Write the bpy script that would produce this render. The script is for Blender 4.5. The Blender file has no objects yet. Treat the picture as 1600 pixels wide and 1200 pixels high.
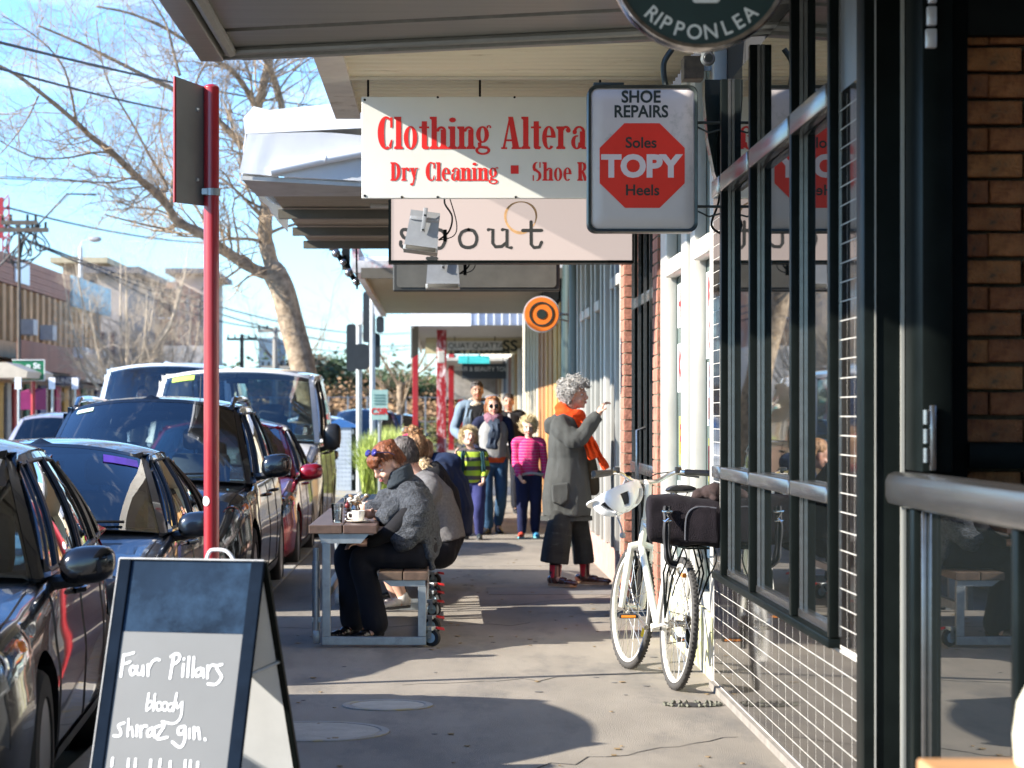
import bpy, bmesh, math, random
from mathutils import Vector, Matrix, Euler, noise
rnd = random.Random(7)
PI = math.pi
SC = bpy.context.scene
COL = SC.collection
F = 3778.0; VX, VY, HC = 693.0, 648.0, 1.41

# ---------------------------------------------------------------- camera
cd = bpy.data.cameras.new('camera'); cam = bpy.data.objects.new('camera', cd); COL.objects.link(cam)
cam.location = (0, 0, HC); cam.rotation_euler = (PI/2, 0, 0)
cd.sensor_width = 36; cd.lens = 36*F/1600
cd.shift_x = (800-VX)/1600; cd.shift_y = -(600-VY)/1600
cd.clip_start = .1; cd.clip_end = 3000
cd.dof.use_dof = True; cd.dof.focus_distance = 13.2; cd.dof.aperture_fstop = 5.0
SC.camera = cam
# ---------------------------------------------------------------- sky and sun
SUN = Vector((1, .30, -.525)).normalized()
w = bpy.data.worlds.new("World"); SC.world = w; w.use_nodes = True
nt = w.node_tree; nt.nodes.clear()
wo = nt.nodes.new('ShaderNodeOutputWorld'); bg = nt.nodes.new('ShaderNodeBackground')
sk = nt.nodes.new('ShaderNodeTexSky'); sk.sky_type = 'NISHITA'; sk.sun_disc = False
sk.sun_elevation = math.asin(-SUN.z); sk.sun_rotation = math.atan2(-SUN.x, -SUN.y)
sk.air_density = 1.0; sk.dust_density = .15; sk.ozone_density = 2.2
bg.inputs['Strength'].default_value = .108
# thin cloud
tc = nt.nodes.new('ShaderNodeTexCoord'); mp = nt.nodes.new('ShaderNodeMapping'); mp.inputs['Scale'].default_value = (3, 3, 14)
nz = nt.nodes.new('ShaderNodeTexNoise'); nz.inputs['Scale'].default_value = 2.2; nz.inputs['Detail'].default_value = 7; nz.inputs['Roughness'].default_value = .62
cr = nt.nodes.new('ShaderNodeValToRGB'); cr.color_ramp.elements[0].position = .58; cr.color_ramp.elements[1].position = .92
cr.color_ramp.elements[1].color = (.62, .62, .62, 1)
mx = nt.nodes.new('ShaderNodeMix'); mx.data_type = 'RGBA'; mx.inputs['B'].default_value = (7.2, 7.6, 8.0, 1)
L = nt.links.new
L(tc.outputs['Generated'], mp.inputs['Vector']); L(mp.outputs[0], nz.inputs['Vector']); L(nz.outputs['Fac'], cr.inputs['Fac'])
ti = nt.nodes.new('ShaderNodeMix'); ti.data_type = 'RGBA'; ti.blend_type = 'MULTIPLY'; ti.inputs['Factor'].default_value = 1; ti.inputs['B'].default_value = (.56, .80, 1.11, 1)
L(cr.outputs['Color'], mx.inputs['Factor']); L(sk.outputs[0], ti.inputs['A']); L(ti.outputs['Result'], mx.inputs['A']); L(mx.outputs['Result'], bg.inputs['Color']); L(bg.outputs[0], wo.inputs[0])
sd = bpy.data.lights.new('sun', 'SUN'); so = bpy.data.objects.new('sun', sd); COL.objects.link(so)
sd.energy = 4.5; sd.angle = math.radians(.55); sd.color = (1, .93, .83)
so.rotation_euler = SUN.to_track_quat('-Z', 'Y').to_euler(); so.location = (-20, -10, 20)
SC.view_settings.view_transform = 'Standard'; SC.view_settings.look = 'None'
SC.view_settings.exposure = 1.7; SC.view_settings.gamma = 1; SC.view_settings.use_curve_mapping = False
try:
    SC.cycles.max_bounces = 8; SC.cycles.transparent_max_bounces = 10; SC.cycles.use_denoising = True
    SC.cycles.sample_clamp_indirect = 6
except Exception: pass

def P(px, py, D):                      # a photo pixel at a distance D -> place in the world
    return Vector(((px-VX)/F*D, D, HC-(py-VY)/F*D))

# ---------------------------------------------------------------- materials
MATS = {}
def mat(name, col, rough=.6, metal=0, var=.12, scale=6, bump=0, bscale=60, coat=0, spec=.5, stretch=(1,1,1), dirt=None, dscale=2, dpos=.62, trans=0, ior=1.5, sheen=0, col2=None, detail=5):
    if name in MATS: return MATS[name]
    m = bpy.data.materials.new(name); m.use_nodes = True; n = m.node_tree; b = n.nodes['Principled BSDF']
    b.inputs['Roughness'].default_value = rough; b.inputs['Metallic'].default_value = metal
    b.inputs['IOR'].default_value = ior; b.inputs['Coat Weight'].default_value = coat; b.inputs['Coat Roughness'].default_value = .03
    b.inputs['Specular IOR Level'].default_value = spec; b.inputs['Sheen Weight'].default_value = sheen
    b.inputs['Transmission Weight'].default_value = trans
    t = n.nodes.new('ShaderNodeTexCoord'); mpn = n.nodes.new('ShaderNodeMapping'); mpn.inputs['Scale'].default_value = stretch
    n.links.new(t.outputs['Object'], mpn.inputs['Vector'])
    c4 = tuple(col)+(1,)
    src = None
    if var or col2:
        no = n.nodes.new('ShaderNodeTexNoise'); no.inputs['Scale'].default_value = scale; no.inputs['Detail'].default_value = detail; no.inputs['Roughness'].default_value = .6
        n.links.new(mpn.outputs[0], no.inputs['Vector'])
        r = n.nodes.new('ShaderNodeValToRGB'); r.color_ramp.elements[0].position = .3; r.color_ramp.elements[1].position = .7
        a = tuple(max(0, x*(1-var)) for x in col)+(1,); z = tuple(min(1, x*(1+var)) for x in (col2 or col))+(1,)
        r.color_ramp.elements[0].color = a; r.color_ramp.elements[1].color = z
        n.links.new(no.outputs['Fac'], r.inputs['Fac']); src = r.outputs['Color']
    if dirt:
        no = n.nodes.new('ShaderNodeTexNoise'); no.inputs['Scale'].default_value = dscale; no.inputs['Detail'].default_value = 8; no.inputs['Roughness'].default_value = .7
        n.links.new(mpn.outputs[0], no.inputs['Vector'])
        r = n.nodes.new('ShaderNodeValToRGB'); r.color_ramp.elements[0].position = dpos-.06; r.color_ramp.elements[1].position = dpos+.08
        n.links.new(no.outputs['Fac'], r.inputs['Fac'])
        mi = n.nodes.new('ShaderNodeMix'); mi.data_type = 'RGBA'; mi.inputs['B'].default_value = tuple(dirt)+(1,)
        if src: n.links.new(src, mi.inputs['A'])
        else: mi.inputs['A'].default_value = c4
        n.links.new(r.outputs['Color'], mi.inputs['Factor']); src = mi.outputs['Result']
    if src: n.links.new(src, b.inputs['Base Color'])
    else: b.inputs['Base Color'].default_value = c4
    if bump:
        no = n.nodes.new('ShaderNodeTexNoise'); no.inputs['Scale'].default_value = bscale; no.inputs['Detail'].default_value = 4
        n.links.new(mpn.outputs[0], no.inputs['Vector'])
        bu = n.nodes.new('ShaderNodeBump'); bu.inputs['Strength'].default_value = bump; bu.inputs['Distance'].default_value = .01
        n.links.new(no.outputs['Fac'], bu.inputs['Height']); n.links.new(bu.outputs[0], b.inputs['Normal'])
    MATS[name] = m
    return m
def objvar(m, amt=.25, hue=.02):       # colour that differs from one piece to the next
    n = m.node_tree; b = n.nodes['Principled BSDF']; bc = b.inputs['Base Color']
    h = n.nodes.new('ShaderNodeHueSaturation'); oi = n.nodes.new('ShaderNodeObjectInfo')
    mr = n.nodes.new('ShaderNodeMapRange'); mr.inputs['To Min'].default_value = 1-amt; mr.inputs['To Max'].default_value = 1+amt
    n.links.new(oi.outputs['Random'], mr.inputs['Value']); n.links.new(mr.outputs[0], h.inputs['Value'])
    ml = n.nodes.new('ShaderNodeMath'); ml.operation = 'MULTIPLY_ADD'; ml.inputs[1].default_value = hue*2; ml.inputs[2].default_value = .5-hue
    n.links.new(oi.outputs['Random'], ml.inputs[0]); n.links.new(ml.outputs[0], h.inputs['Hue'])
    if bc.links: n.links.new(bc.links[0].from_socket, h.inputs['Color'])
    else: h.inputs['Color'].default_value = bc.default_value
    n.links.new(h.outputs[0], bc)
    return m
def glass(name, tint=(.55,.62,.6), opacity=.25, rough=.01, ior=1.5):   # thin pane: part see-through, mirror at glancing angles
    if name in MATS: return MATS[name]
    m = bpy.data.materials.new(name); m.use_nodes = True; n = m.node_tree; n.nodes.clear()
    o = n.nodes.new('ShaderNodeOutputMaterial'); g = n.nodes.new('ShaderNodeBsdfGlossy'); g.inputs['Roughness'].default_value = rough
    t = n.nodes.new('ShaderNodeBsdfTransparent'); t.inputs[0].default_value = tuple(tint)+(1,)
    f = n.nodes.new('ShaderNodeFresnel'); f.inputs['IOR'].default_value = ior
    ml = n.nodes.new('ShaderNodeMath'); ml.operation = 'MULTIPLY_ADD'; ml.inputs[1].default_value = 2.0 if 'windscreen' not in name else 3.4; ml.inputs[2].default_value = .03; ml.use_clamp = True
    mi = n.nodes.new('ShaderNodeMixShader')
    n.links.new(f.outputs[0], ml.inputs[0]); n.links.new(ml.outputs[0], mi.inputs[0]); n.links.new(t.outputs[0], mi.inputs[1]); n.links.new(g.outputs[0], mi.inputs[2]); n.links.new(mi.outputs[0], o.inputs[0])
    MATS[name] = m
    return m
def emis(name, col, s):
    if name in MATS: return MATS[name]
    m = mat(name, col, .5, var=0); b = m.node_tree.nodes['Principled BSDF']
    b.inputs['Emission Color'].default_value = tuple(col)+(1,); b.inputs['Emission Strength'].default_value = s
    return m

# ---------------------------------------------------------------- geometry helpers
def B(): return bmesh.new()
def box(bm, lo, hi, rot=None, piv=None, bev=0):
    lo = Vector(lo); hi = Vector(hi); c = (lo+hi)/2; s = hi-lo
    r = bmesh.ops.create_cube(bm, size=1); vs = r['verts']
    for v in vs: v.co = Vector((v.co.x*s.x, v.co.y*s.y, v.co.z*s.z))+c
    if bev:
        es = list({e for v in vs for e in v.link_edges})
        rb = bmesh.ops.bevel(bm, geom=es, offset=bev, segments=2, affect='EDGES', profile=.5); vs = list({v for f in rb['faces'] for v in f.verts}|{v for v in vs if v.is_valid})
    if rot is not None:
        M = Euler(rot).to_matrix(); pv = Vector(piv) if piv is not None else c
        for v in vs: v.co = M @ (v.co-pv)+pv
    return vs
def frame_of(d):
    d = d.normalized(); a = Vector((0,0,1)) if abs(d.z) < .9 else Vector((1,0,0))
    u = d.cross(a).normalized(); return u, d.cross(u).normalized()
def tube(bm, pts, r, n=8, cap=True, closed=False):
    pts = [Vector(p) for p in pts]; rings = []
    rr = r if isinstance(r, (list, tuple)) else [r]*len(pts)
    N = len(pts); u = None
    for i, p in enumerate(pts):
        a = pts[i-1] if (i > 0 or closed) else p; b = pts[(i+1) % N] if (i < N-1 or closed) else p
        d = (b-a)
        if d.length < 1e-9: d = Vector((0,0,1))
        d.normalize()
        if u is None: u, v = frame_of(d)
        else:
            u = (u-d*u.dot(d))
            if u.length < 1e-6: u, v = frame_of(d)
            u.normalize(); v = d.cross(u).normalized()
        rings.append([bm.verts.new(p+u*math.cos(2*PI*k/n)*rr[i]+v*math.sin(2*PI*k/n)*rr[i]) for k in range(n)])
    for i in range(N if closed else N-1):
        A, Bq = rings[i], rings[(i+1) % N]
        for k in range(n):
            try: bm.faces.new((A[k], A[(k+1) % n], Bq[(k+1) % n], Bq[k]))
            except ValueError: pass
    if cap and not closed:
        bm.faces.new(rings[0][::-1]); bm.faces.new(rings[-1])
def cyl(bm, a, b, r, n=16, r2=None): tube(bm, [a, b], [r, r if r2 is None else r2], n)
def lathe(bm, prof, c=(0,0,0), axis='z', n=24, cap=True):   # prof: (radius, height)
    c = Vector(c); rings = []
    for r, h in prof:
        ring = []
        for k in range(n):
            a = 2*PI*k/n; x, y = r*math.cos(a), r*math.sin(a)
            p = {'z': (x, y, h), 'x': (h, x, y), 'y': (x, h, y)}[axis]
            ring.append(bm.verts.new(Vector(p)+c))
        rings.append(ring)
    for i in range(len(rings)-1):
        for k in range(n): bm.faces.new((rings[i][k], rings[i][(k+1) % n], rings[i+1][(k+1) % n], rings[i+1][k]))
    if cap and prof[0][0] > 1e-6: bm.faces.new(rings[0][::-1])
    if cap and prof[-1][0] > 1e-6: bm.faces.new(rings[-1])
def loft(bm, rings, cap=True, closed=True):
    R = [[bm.verts.new(Vector(p)) for p in r] for r in rings]; n = len(R[0])
    for i in range(len(R)-1):
        for k in range(n if closed else n-1):
            try: bm.faces.new((R[i][k], R[i][(k+1) % n], R[i+1][(k+1) % n], R[i+1][k]))
            except ValueError: pass
    if cap and closed:
        bm.faces.new(R[0][::-1]); bm.faces.new(R[-1])
    return R
def grid(bm, rows): return loft(bm, rows, cap=False, closed=False)
def prism(bm, poly, d):                # polygon of 3D points pushed along vector d
    d = Vector(d); poly = [Vector(p) for p in poly]
    a = [bm.verts.new(p) for p in poly]; b = [bm.verts.new(p+d) for p in poly]
    bm.faces.new(a); bm.faces.new(b[::-1])
    for k in range(len(a)): bm.faces.new((a[k], b[k], b[(k+1) % len(a)], a[(k+1) % len(a)]))
def ell(bm, c, r, rot=None, n=16, m=10):
    rr = bmesh.ops.create_uvsphere(bm, u_segments=n, v_segments=m, radius=1); c = Vector(c)
    R = Euler(rot).to_matrix() if rot is not None and not isinstance(rot, Matrix) else rot
    for v in rr['verts']:
        q = Vector((v.co.x*r[0], v.co.y*r[1], v.co.z*r[2]))
        v.co = (R @ q if R else q)+c
    return rr['verts']

def wloc(o):
    v = Vector((0,0,0))
    while o: v += o.location; o = o.parent
    return v
def obj(name, bm, m, parent=None, smooth=False, world=True, label=None, recalc=True, kind=None):
    if recalc and hasattr(bm, 'faces'): bmesh.ops.recalc_face_normals(bm, faces=bm.faces)
    me = bpy.data.meshes.new(name)
    if hasattr(bm, 'to_mesh'): bm.to_mesh(me); bm.free()
    else: me = bm
    o = bpy.data.objects.new(name, me); COL.objects.link(o)
    if m: me.materials.append(m)
    if smooth:
        me.shade_smooth()
        if smooth != 'all': me.set_sharp_from_angle(angle=math.radians(smooth if smooth is not True else 40))
    if parent:
        o.parent = parent
        if world: me.transform(Matrix.Translation(-wloc(parent)))
    if label: o['label'] = label
    if kind: o['kind'] = kind
    return o
def thing(name, label, cat, loc=(0,0,0), group=None, rz=0):
    o = bpy.data.objects.new(name, None); COL.objects.link(o); o.empty_display_size = .1
    o.location = loc; o.rotation_euler = (0,0,rz); o['label'] = label; o['category'] = cat
    if group: o['group'] = group
    return o
def tag(o, label, cat, group=None):
    o['label'] = label; o['category'] = cat
    if group: o['group'] = group
    return o
def struct(name, bm, m, smooth=False):
    o = obj(name, bm, m, None, smooth); o['kind'] = 'structure'; return o
def link_copy(o, parent, loc):
    c = o.copy(); COL.objects.link(c); c.parent = parent; c.location = loc; return c
def dup(root, loc, rz=0, label=None, group=None, s=None):
    r = root.copy(); COL.objects.link(r); r.location = loc; r.rotation_euler = (0,0,rz)
    if s: r.scale = (s,s,s)
    if label: r['label'] = label
    if group: r['group'] = group
    def rec(a, b):
        for ch in list(a.children):
            if ch is b: continue
            c = ch.copy(); COL.objects.link(c); c.parent = b; rec(ch, c)
    rec(root, r); return r

FONT = {}
def text_bm(s, size=1, sx=1, bold=0, depth=.003, space=1, align='CENTER'):
    cu = bpy.data.curves.new('t', 'FONT'); cu.body = s; cu.size = size; cu.align_x = align; cu.align_y = 'CENTER'
    cu.extrude = depth; cu.offset = bold; cu.space_character = space; cu.resolution_u = 4; cu.fill_mode = 'BOTH'
    o = bpy.data.objects.new('t', cu); COL.objects.link(o)
    dg = bpy.context.evaluated_depsgraph_get(); me = bpy.data.meshes.new_from_object(o.evaluated_get(dg))
    bpy.data.objects.remove(o); bpy.data.curves.remove(cu)
    bm = B(); bm.from_mesh(me); bpy.data.meshes.remove(me)
    for v in bm.verts: v.co.x *= sx
    return bm
def text(name, s, c, size, m, parent, sx=1, bold=0, depth=.002, space=1, M=None, align='CENTER'):   # faces the camera (-Y)
    bm = text_bm(s, size, sx, bold, depth, space, align)
    R = Matrix.Rotation(PI/2, 4, 'X')
    if M is not None: R = M @ R
    bm.transform(Matrix.Translation(Vector(c)) @ R)
    return obj(name, bm, m, parent, recalc=False)
def stroke(bm, pts, w, y, z=.002, cap=6):   # flat pen stroke in XZ plane at depth y, pts (x,z)
    pts = [Vector(p) for p in pts]; N = len(pts); Lf, Rt = [], []
    for i, p in enumerate(pts):
        d = (pts[min(i+1, N-1)]-pts[max(i-1, 0)]).normalized(); n = Vector((-d.y, d.x))
        Lf.append(p+n*w/2); Rt.append(p-n*w/2)
    d0 = (pts[1]-pts[0]).normalized(); d1 = (pts[-1]-pts[-2]).normalized()
    rows = []
    for a, b in zip(Lf, Rt): rows.append([Vector((a.x, y, a.y)), Vector((b.x, y, b.y))])
    grid(bm, rows)
    for p, d in ((pts[0], -d0), (pts[-1], d1)):
        n = Vector((-d.y, d.x)); arc = [p+n*w/2*math.cos(t)+d*w/2*math.sin(t) for t in [PI*k/cap for k in range(cap+1)]]
        bm.faces.new([bm.verts.new(Vector((q.x, y, q.y))) for q in arc])
def smoothpts(pts, k=6):
    out = []; n = len(pts)
    for i in range(n-1):
        p0, p1, p2, p3 = [Vector(pts[j]) for j in (max(i-1,0), i, i+1, min(i+2, n-1))]
        for j in range(k):
            t = j/k
            out.append(.5*((2*p1)+(-p0+p2)*t+(2*p0-5*p1+4*p2-p3)*t*t+(-p0+3*p1-3*p2+p3)*t**3))
    out.append(Vector(pts[-1])); return out
def lerp(a, b, t): return a+(b-a)*t
# ================================================================ ground
m_foot = mat('footpath_asphalt', (.235,.208,.170), .85, var=.17, scale=1.7, bump=.5, bscale=140, dirt=(.16,.145,.125), dscale=1.3, dpos=.56, stretch=(1.6,.5,1))
m_road = mat('road_asphalt', (.075,.075,.078), .85, var=.2, scale=2, bump=.6, bscale=120, dirt=(.05,.05,.05), dscale=.8)
m_kerb = mat('kerb_stone', (.30,.29,.26), .8, var=.15, scale=9, bump=.4, dirt=(.45,.33,.08), dscale=3, dpos=.58)
m_dirt = mat('bare_ground', (.12,.12,.09), .9, var=.2, scale=.3)
m_white = mat('road_paint', (.7,.7,.68), .7, var=.1, dirt=(.2,.2,.2), dscale=6)
m_conc = mat('concrete', (.33,.32,.30), .8, var=.14, scale=3, bump=.4, bscale=90)
b = B(); box(b, (-400,-60,-.6), (400,900,-.16)); struct('ground', b, m_dirt)
b = B(); box(b, (-12.2,-10,-.3), (-1.5,420,-.12)); box(b, (-1.5,43,-.3), (60,51.5,-.12)); struct('road', b, m_road)
b = B(); box(b, (-1.36,-6,-.3), (1.6,43,0)); struct('footpath', b, m_foot)
b = B(); box(b, (-.25,51.5,-.3), (8,260,0)); struct('far_footpath', b, m_foot)
b = B(); box(b, (-16,-6,-.3), (-12.35,300,.01)); struct('opposite_footpath', b, m_conc)
k = B(); box(k, (-1.5,-6,-.29), (-1.363,43,-.012)); kerb = struct('kerb', k, mat('kerb_joint', (.12,.12,.11), .9))
kb = B(); box(kb, (-.07,0,-.14), (.068,1.19,0), bev=.012); k0 = obj('kerb_stone', kb, m_kerb, kerb, world=False); k0.location = (-1.436, 4.8, .004)
for i in range(1, 31): link_copy(k0, kerb, (-1.436, 4.8+1.2*i, .004+rnd.uniform(-.002,.002)))
k = B(); box(k, (-12.35,-6,-.29), (-12.2,300,.012)); struct('opposite_kerb', k, m_kerb)
b = B()
for i in range(24): box(b, (-6.9, 6+i*9, -.118), (-6.8, 9+i*9, -.116))
for x in (-3.6,): box(b, (x, 2, -.118), (x+.08, 42, -.116))
for i in range(9): box(b, (-1.3+i*.0, 0, 0), (-1.3, 0, 0)) if False else None
m = struct('road_markings', b, m_white)
# round covers and a broken patch in the footpath
def cover(name, x, y, r, label):
    t = thing(name, label, 'manhole cover', (x,y,0))
    b = B(); lathe(b, [(r,.001),(r,.006),(r-.035,.006),(r-.035,.003)], (x,y,0), n=40); obj('rim', b, m_kerb, t)
    b = B(); lathe(b, [(r-.045,.001),(r-.045,.005),(.001,.005)], (x,y,0), n=40)
    obj('lid', b, mat('cover_concrete', (.42,.38,.31), .8, var=.15, scale=8, bump=.5), t)
cover('manhole_cover', -.58, 10.75, .34, 'larger pale round concrete cover in the nearest car shadow by the chalkboard')
cover('manhole_cover', -.27, 11.72, .22, 'small round cover in the footpath at the far edge of the car shadow')
t = thing('drain_hole', 'small broken dark hole in the footpath below the bicycle rear wheel', 'drain', (1.21,11.73,0))
b = B(); q = [(1.21+.12*math.cos(a)*(1+.25*math.sin(5*a)), 11.73+.07*math.sin(a)*(1+.3*math.cos(4*a)), .003) for a in [2*PI*i/20 for i in range(20)]]
prism(b, q, (0,0,.0015)); obj('pit', b, mat('pit_dark', (.02,.018,.015), .95, var=0), t)
b = B()
for i in range(26):
    a = 2*PI*i/26+rnd.uniform(-.1,.1); x = 1.21+.135*math.cos(a); y = 11.73+.08*math.sin(a)
    box(b, (x-.01,y-.008,.001), (x+.008,y+.01,.012), rot=(rnd.random(),rnd.random(),rnd.random()))
obj('crumbled_edge', b, m_dirt, t, kind='stuff')
# gum spots, hairline cracks and a patched trench
gb = B()
for i in range(60):
    x = rnd.uniform(-1.1,1.3); y = rnd.uniform(9,32); s = rnd.uniform(.01,.024); prism(gb, [(x+s*math.cos(q), y+s*1.1*math.sin(q), .0012) for q in [k*PI/4 for k in range(8)]], (0,0,.0012))
o = obj('gum_spots', gb, mat('gum', (.10,.095,.09), .8, var=.2)); o['kind'] = 'stuff'
cb_ = B()
for x0, y0, x1, y1, n in ((-.2,12.6,1.38,13.3,16),(-1.3,15.9,.6,16.3,14),(.2,9.4,1.3,10.6,14),(.1,17.5,1.38,18.9,12),(-1.3,22.4,1.38,22.6,14)):
    pts = [Vector((x0+(x1-x0)*i/n+rnd.gauss(0,.014), y0+(y1-y0)*i/n+rnd.gauss(0,.05), .0016)) for i in range(n+1)]
    for a, c in zip(pts, pts[1:]):
        d_ = (c-a).normalized(); q = Vector((-d_.y, d_.x, 0))*rnd.uniform(.0015,.004); prism(cb_, [a-q, a+q, c+q, c-q], (0,0,.0008))
o = obj('cracks', cb_, mat('crack', (.05,.047,.042), .9, var=0)); o['kind'] = 'stuff'
pb_ = B(); box(pb_, (.35,18.95,.0005), (1.39,19.7,.0034)); struct('footpath_patch', pb_, mat('patch_asphalt', (.17,.165,.155), .85, var=.12, scale=3, bump=.5, bscale=140))
# leaf litter / specks on the footpath
b = B()
for i in range(170):
    x = rnd.uniform(-1.2,1.35); y = rnd.uniform(9,40); s = rnd.uniform(.008,.02); a = rnd.random()*6
    prism(b, [(x+s*math.cos(a+q), y+s*1.3*math.sin(a+q), .004) for q in (0,1.7,3.1,4.6)], (0,0,.002))
o = obj('leaf_litter', b, mat('litter', (.22,.15,.07), .9, var=.5, scale=3)); o['kind'] = 'stuff'
# ================================================================ shopfronts on the right
m_blk = mat('black_frame', (.005,.007,.0065), .4, var=.3, spec=.07)
m_alu = mat('brushed_aluminium', (.28,.275,.27), .24, metal=.9, var=.12, scale=30, stretch=(1,.05,1), bump=.05)
m_glass = mat('shop_glass', (.008,.010,.010), .012, var=0, ior=2.7, spec=.6)
m_tile = objvar(mat('black_tile', (.018,.016,.015), .05, var=.2, scale=3, ior=1.75), .3)
m_grout = mat('tile_grout', (.46,.44,.40), .8, var=.25, scale=9)
m_brick = objvar(mat('red_brick', (.34,.115,.040), .85, var=.35, scale=24, bump=1.0, bscale=90, dirt=(.16,.09,.045), dscale=12, dpos=.60, col2=(.42,.165,.055)), .2, .005)
m_mortar = mat('mortar', (.17,.14,.095), .95, var=.25, scale=30, bump=.8, bscale=120)
m_cream = mat('cream_metal', (.60,.56,.44), .5, var=.06, scale=8, dirt=(.42,.36,.24), dscale=5, dpos=.66)
m_greyal = mat('grey_frame', (.36,.36,.33), .42, metal=.25, var=.08)
m_whfr = mat('pale_frame', (.52,.51,.47), .45, metal=.15, var=.06)
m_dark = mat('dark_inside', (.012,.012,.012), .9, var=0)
XW = 1.40
def slab(name, lo, hi, m, par, bev=0, **k):
    b = B(); box(b, lo, hi, bev=bev); return obj(name, b, m, par, smooth=bool(bev), **k)

# ---- the black-tiled cafe front
cafe = thing('cafe_shopfront', 'black tiled cafe shopfront with black framed windows beside the white bicycle', 'shopfront', (1.6,9,0))
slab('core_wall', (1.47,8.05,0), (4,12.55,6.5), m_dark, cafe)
slab('grout_bed', (1.3948,8.05,0), (1.466,12.5,.585), m_grout, cafe)
slab('end_pier', (1.3948,12.2,.59), (1.466,12.5,3.05), m_grout, cafe)
slab('pier', (1.3948,8.05,.59), (1.466,8.5,2.52), m_grout, cafe)
slab('pier_head', (1.396,8.05,2.53), (1.466,8.5,3.05), mat('grey_panel', (.12,.12,.125), .4, var=.1), cafe)
slab('skirting', (1.372,8.05,0), (1.40,12.5,.035), mat('cement_skirting', (.22,.20,.175), .8, var=.2, scale=8, bump=.4), cafe)
tb = B(); box(tb, (-.008,.001,.002), (0,.192,.0655)); tile0 = None
tb2 = B(); box(tb2, (-.008,.001,.002), (0,.143,.0655))
def lay(y, z, small=False):
    global tile0, tile1
    if not small:
        if tile0 is None: tile0 = obj('tile', tb, m_tile, cafe, world=False); o = tile0
        else: o = tile0.copy(); COL.objects.link(o); o.parent = cafe
    else:
        o = bpy.data.objects.new('tile', tile_small); COL.objects.link(o); o.parent = cafe
    o.location = Vector((1.402, y, z))-cafe.location
    o.rotation_euler = (0, rnd.gauss(0,.0007), rnd.gauss(0,.0007))
nr = 8
for r in range(nr):
    for c in range(22): lay(8.06+c*.2, .04+r*.067)
tile_small = bpy.data.meshes.new('tile'); tb2.to_mesh(tile_small); tb2.free(); tile_small.materials.append(m_tile)
for r in range(29):
    for c in range(3): lay(8.055+c*.149, .60+r*.067, True)
for r in range(36):
    for c in range(2): lay(12.205+c*.147, .60+r*.067, True)
slab('sill', (1.352,8.5,.588), (1.47,12.2,.622), m_blk, cafe, .004)
slab('glass_pane', (1.405,8.5,.62), (1.415,12.2,3.05), m_glass, cafe)
for i, y in enumerate((8.52, 9.46, 10.73, 11.83)):
    slab('mullion', (1.357,y-.02,.625), (1.404,y+.035,3.05), m_blk, cafe, .003)
    slab('bead', (1.389,y-.026,.63), (1.403,y-.021,3.05), m_alu, cafe)
for ya, yb in ((8.56,9.435),(9.5,10.705),(10.77,11.805),(11.87,12.19)):
    slab('transom', (1.35,ya,2.50), (1.404,yb,2.585), m_alu, cafe, .006)
    slab('rail', (1.35,ya,1.095), (1.404,yb,1.155), m_alu, cafe, .008)
    slab('bead', (1.384,ya,.625), (1.404,yb,.655), m_alu, cafe)
# black post and near window opening
slab('corner_post', (1.374,7.90,0), (1.64,8.047,3.05), m_blk, cafe, .003)
slab('bead', (1.408,7.892,.0), (1.412,7.899,3.05), m_greyal, cafe)
slab('bead', (1.492,7.885,.0), (1.503,7.899,3.05), m_greyal, cafe)
slab('counter_rail', (1.435,3.2,1.115), (1.56,7.884,1.225), m_alu, cafe, .03)
slab('glass_pane', (1.50,3.2,.12), (1.51,7.89,1.114), m_glass, cafe)
slab('sill', (1.46,3.2,0), (1.55,7.89,.118), m_blk, cafe, .006)
for y in (7.52, 6.16, 4.6):
    slab('mullion', (1.462,y,.12), (1.499,y+.07,1.114), m_blk, cafe, .004)
    slab('bead', (1.484,y-.014,.12), (1.499,y-.002,1.114), m_alu, cafe, .003)
slab('jamb', (1.505,7.60,1.23), (1.60,7.88,3.05), m_blk, cafe, .004)
slab('head_frame', (1.49,3.2,2.80), (1.62,7.88,3.05), m_blk, cafe, .004)
b = B()
for z in (1.26,1.32,1.38): cyl(b, (1.515,7.585,z), (1.515,7.585,z+.045), .011, 10)
box(b, (1.525,7.575,1.235), (1.545,7.595,1.44), bev=.004); obj('hinge', b, m_alu, cafe, smooth=True)
b = B()
for i,z in enumerate((2.56,2.63,2.70,2.77)): box(b, (1.512+.004*i,7.57,z), (1.545,7.597,z+.06), bev=.004)
obj('hinge', b, mat('white_hinge', (.6,.6,.62), .3, metal=.3), cafe, smooth=True)
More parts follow.
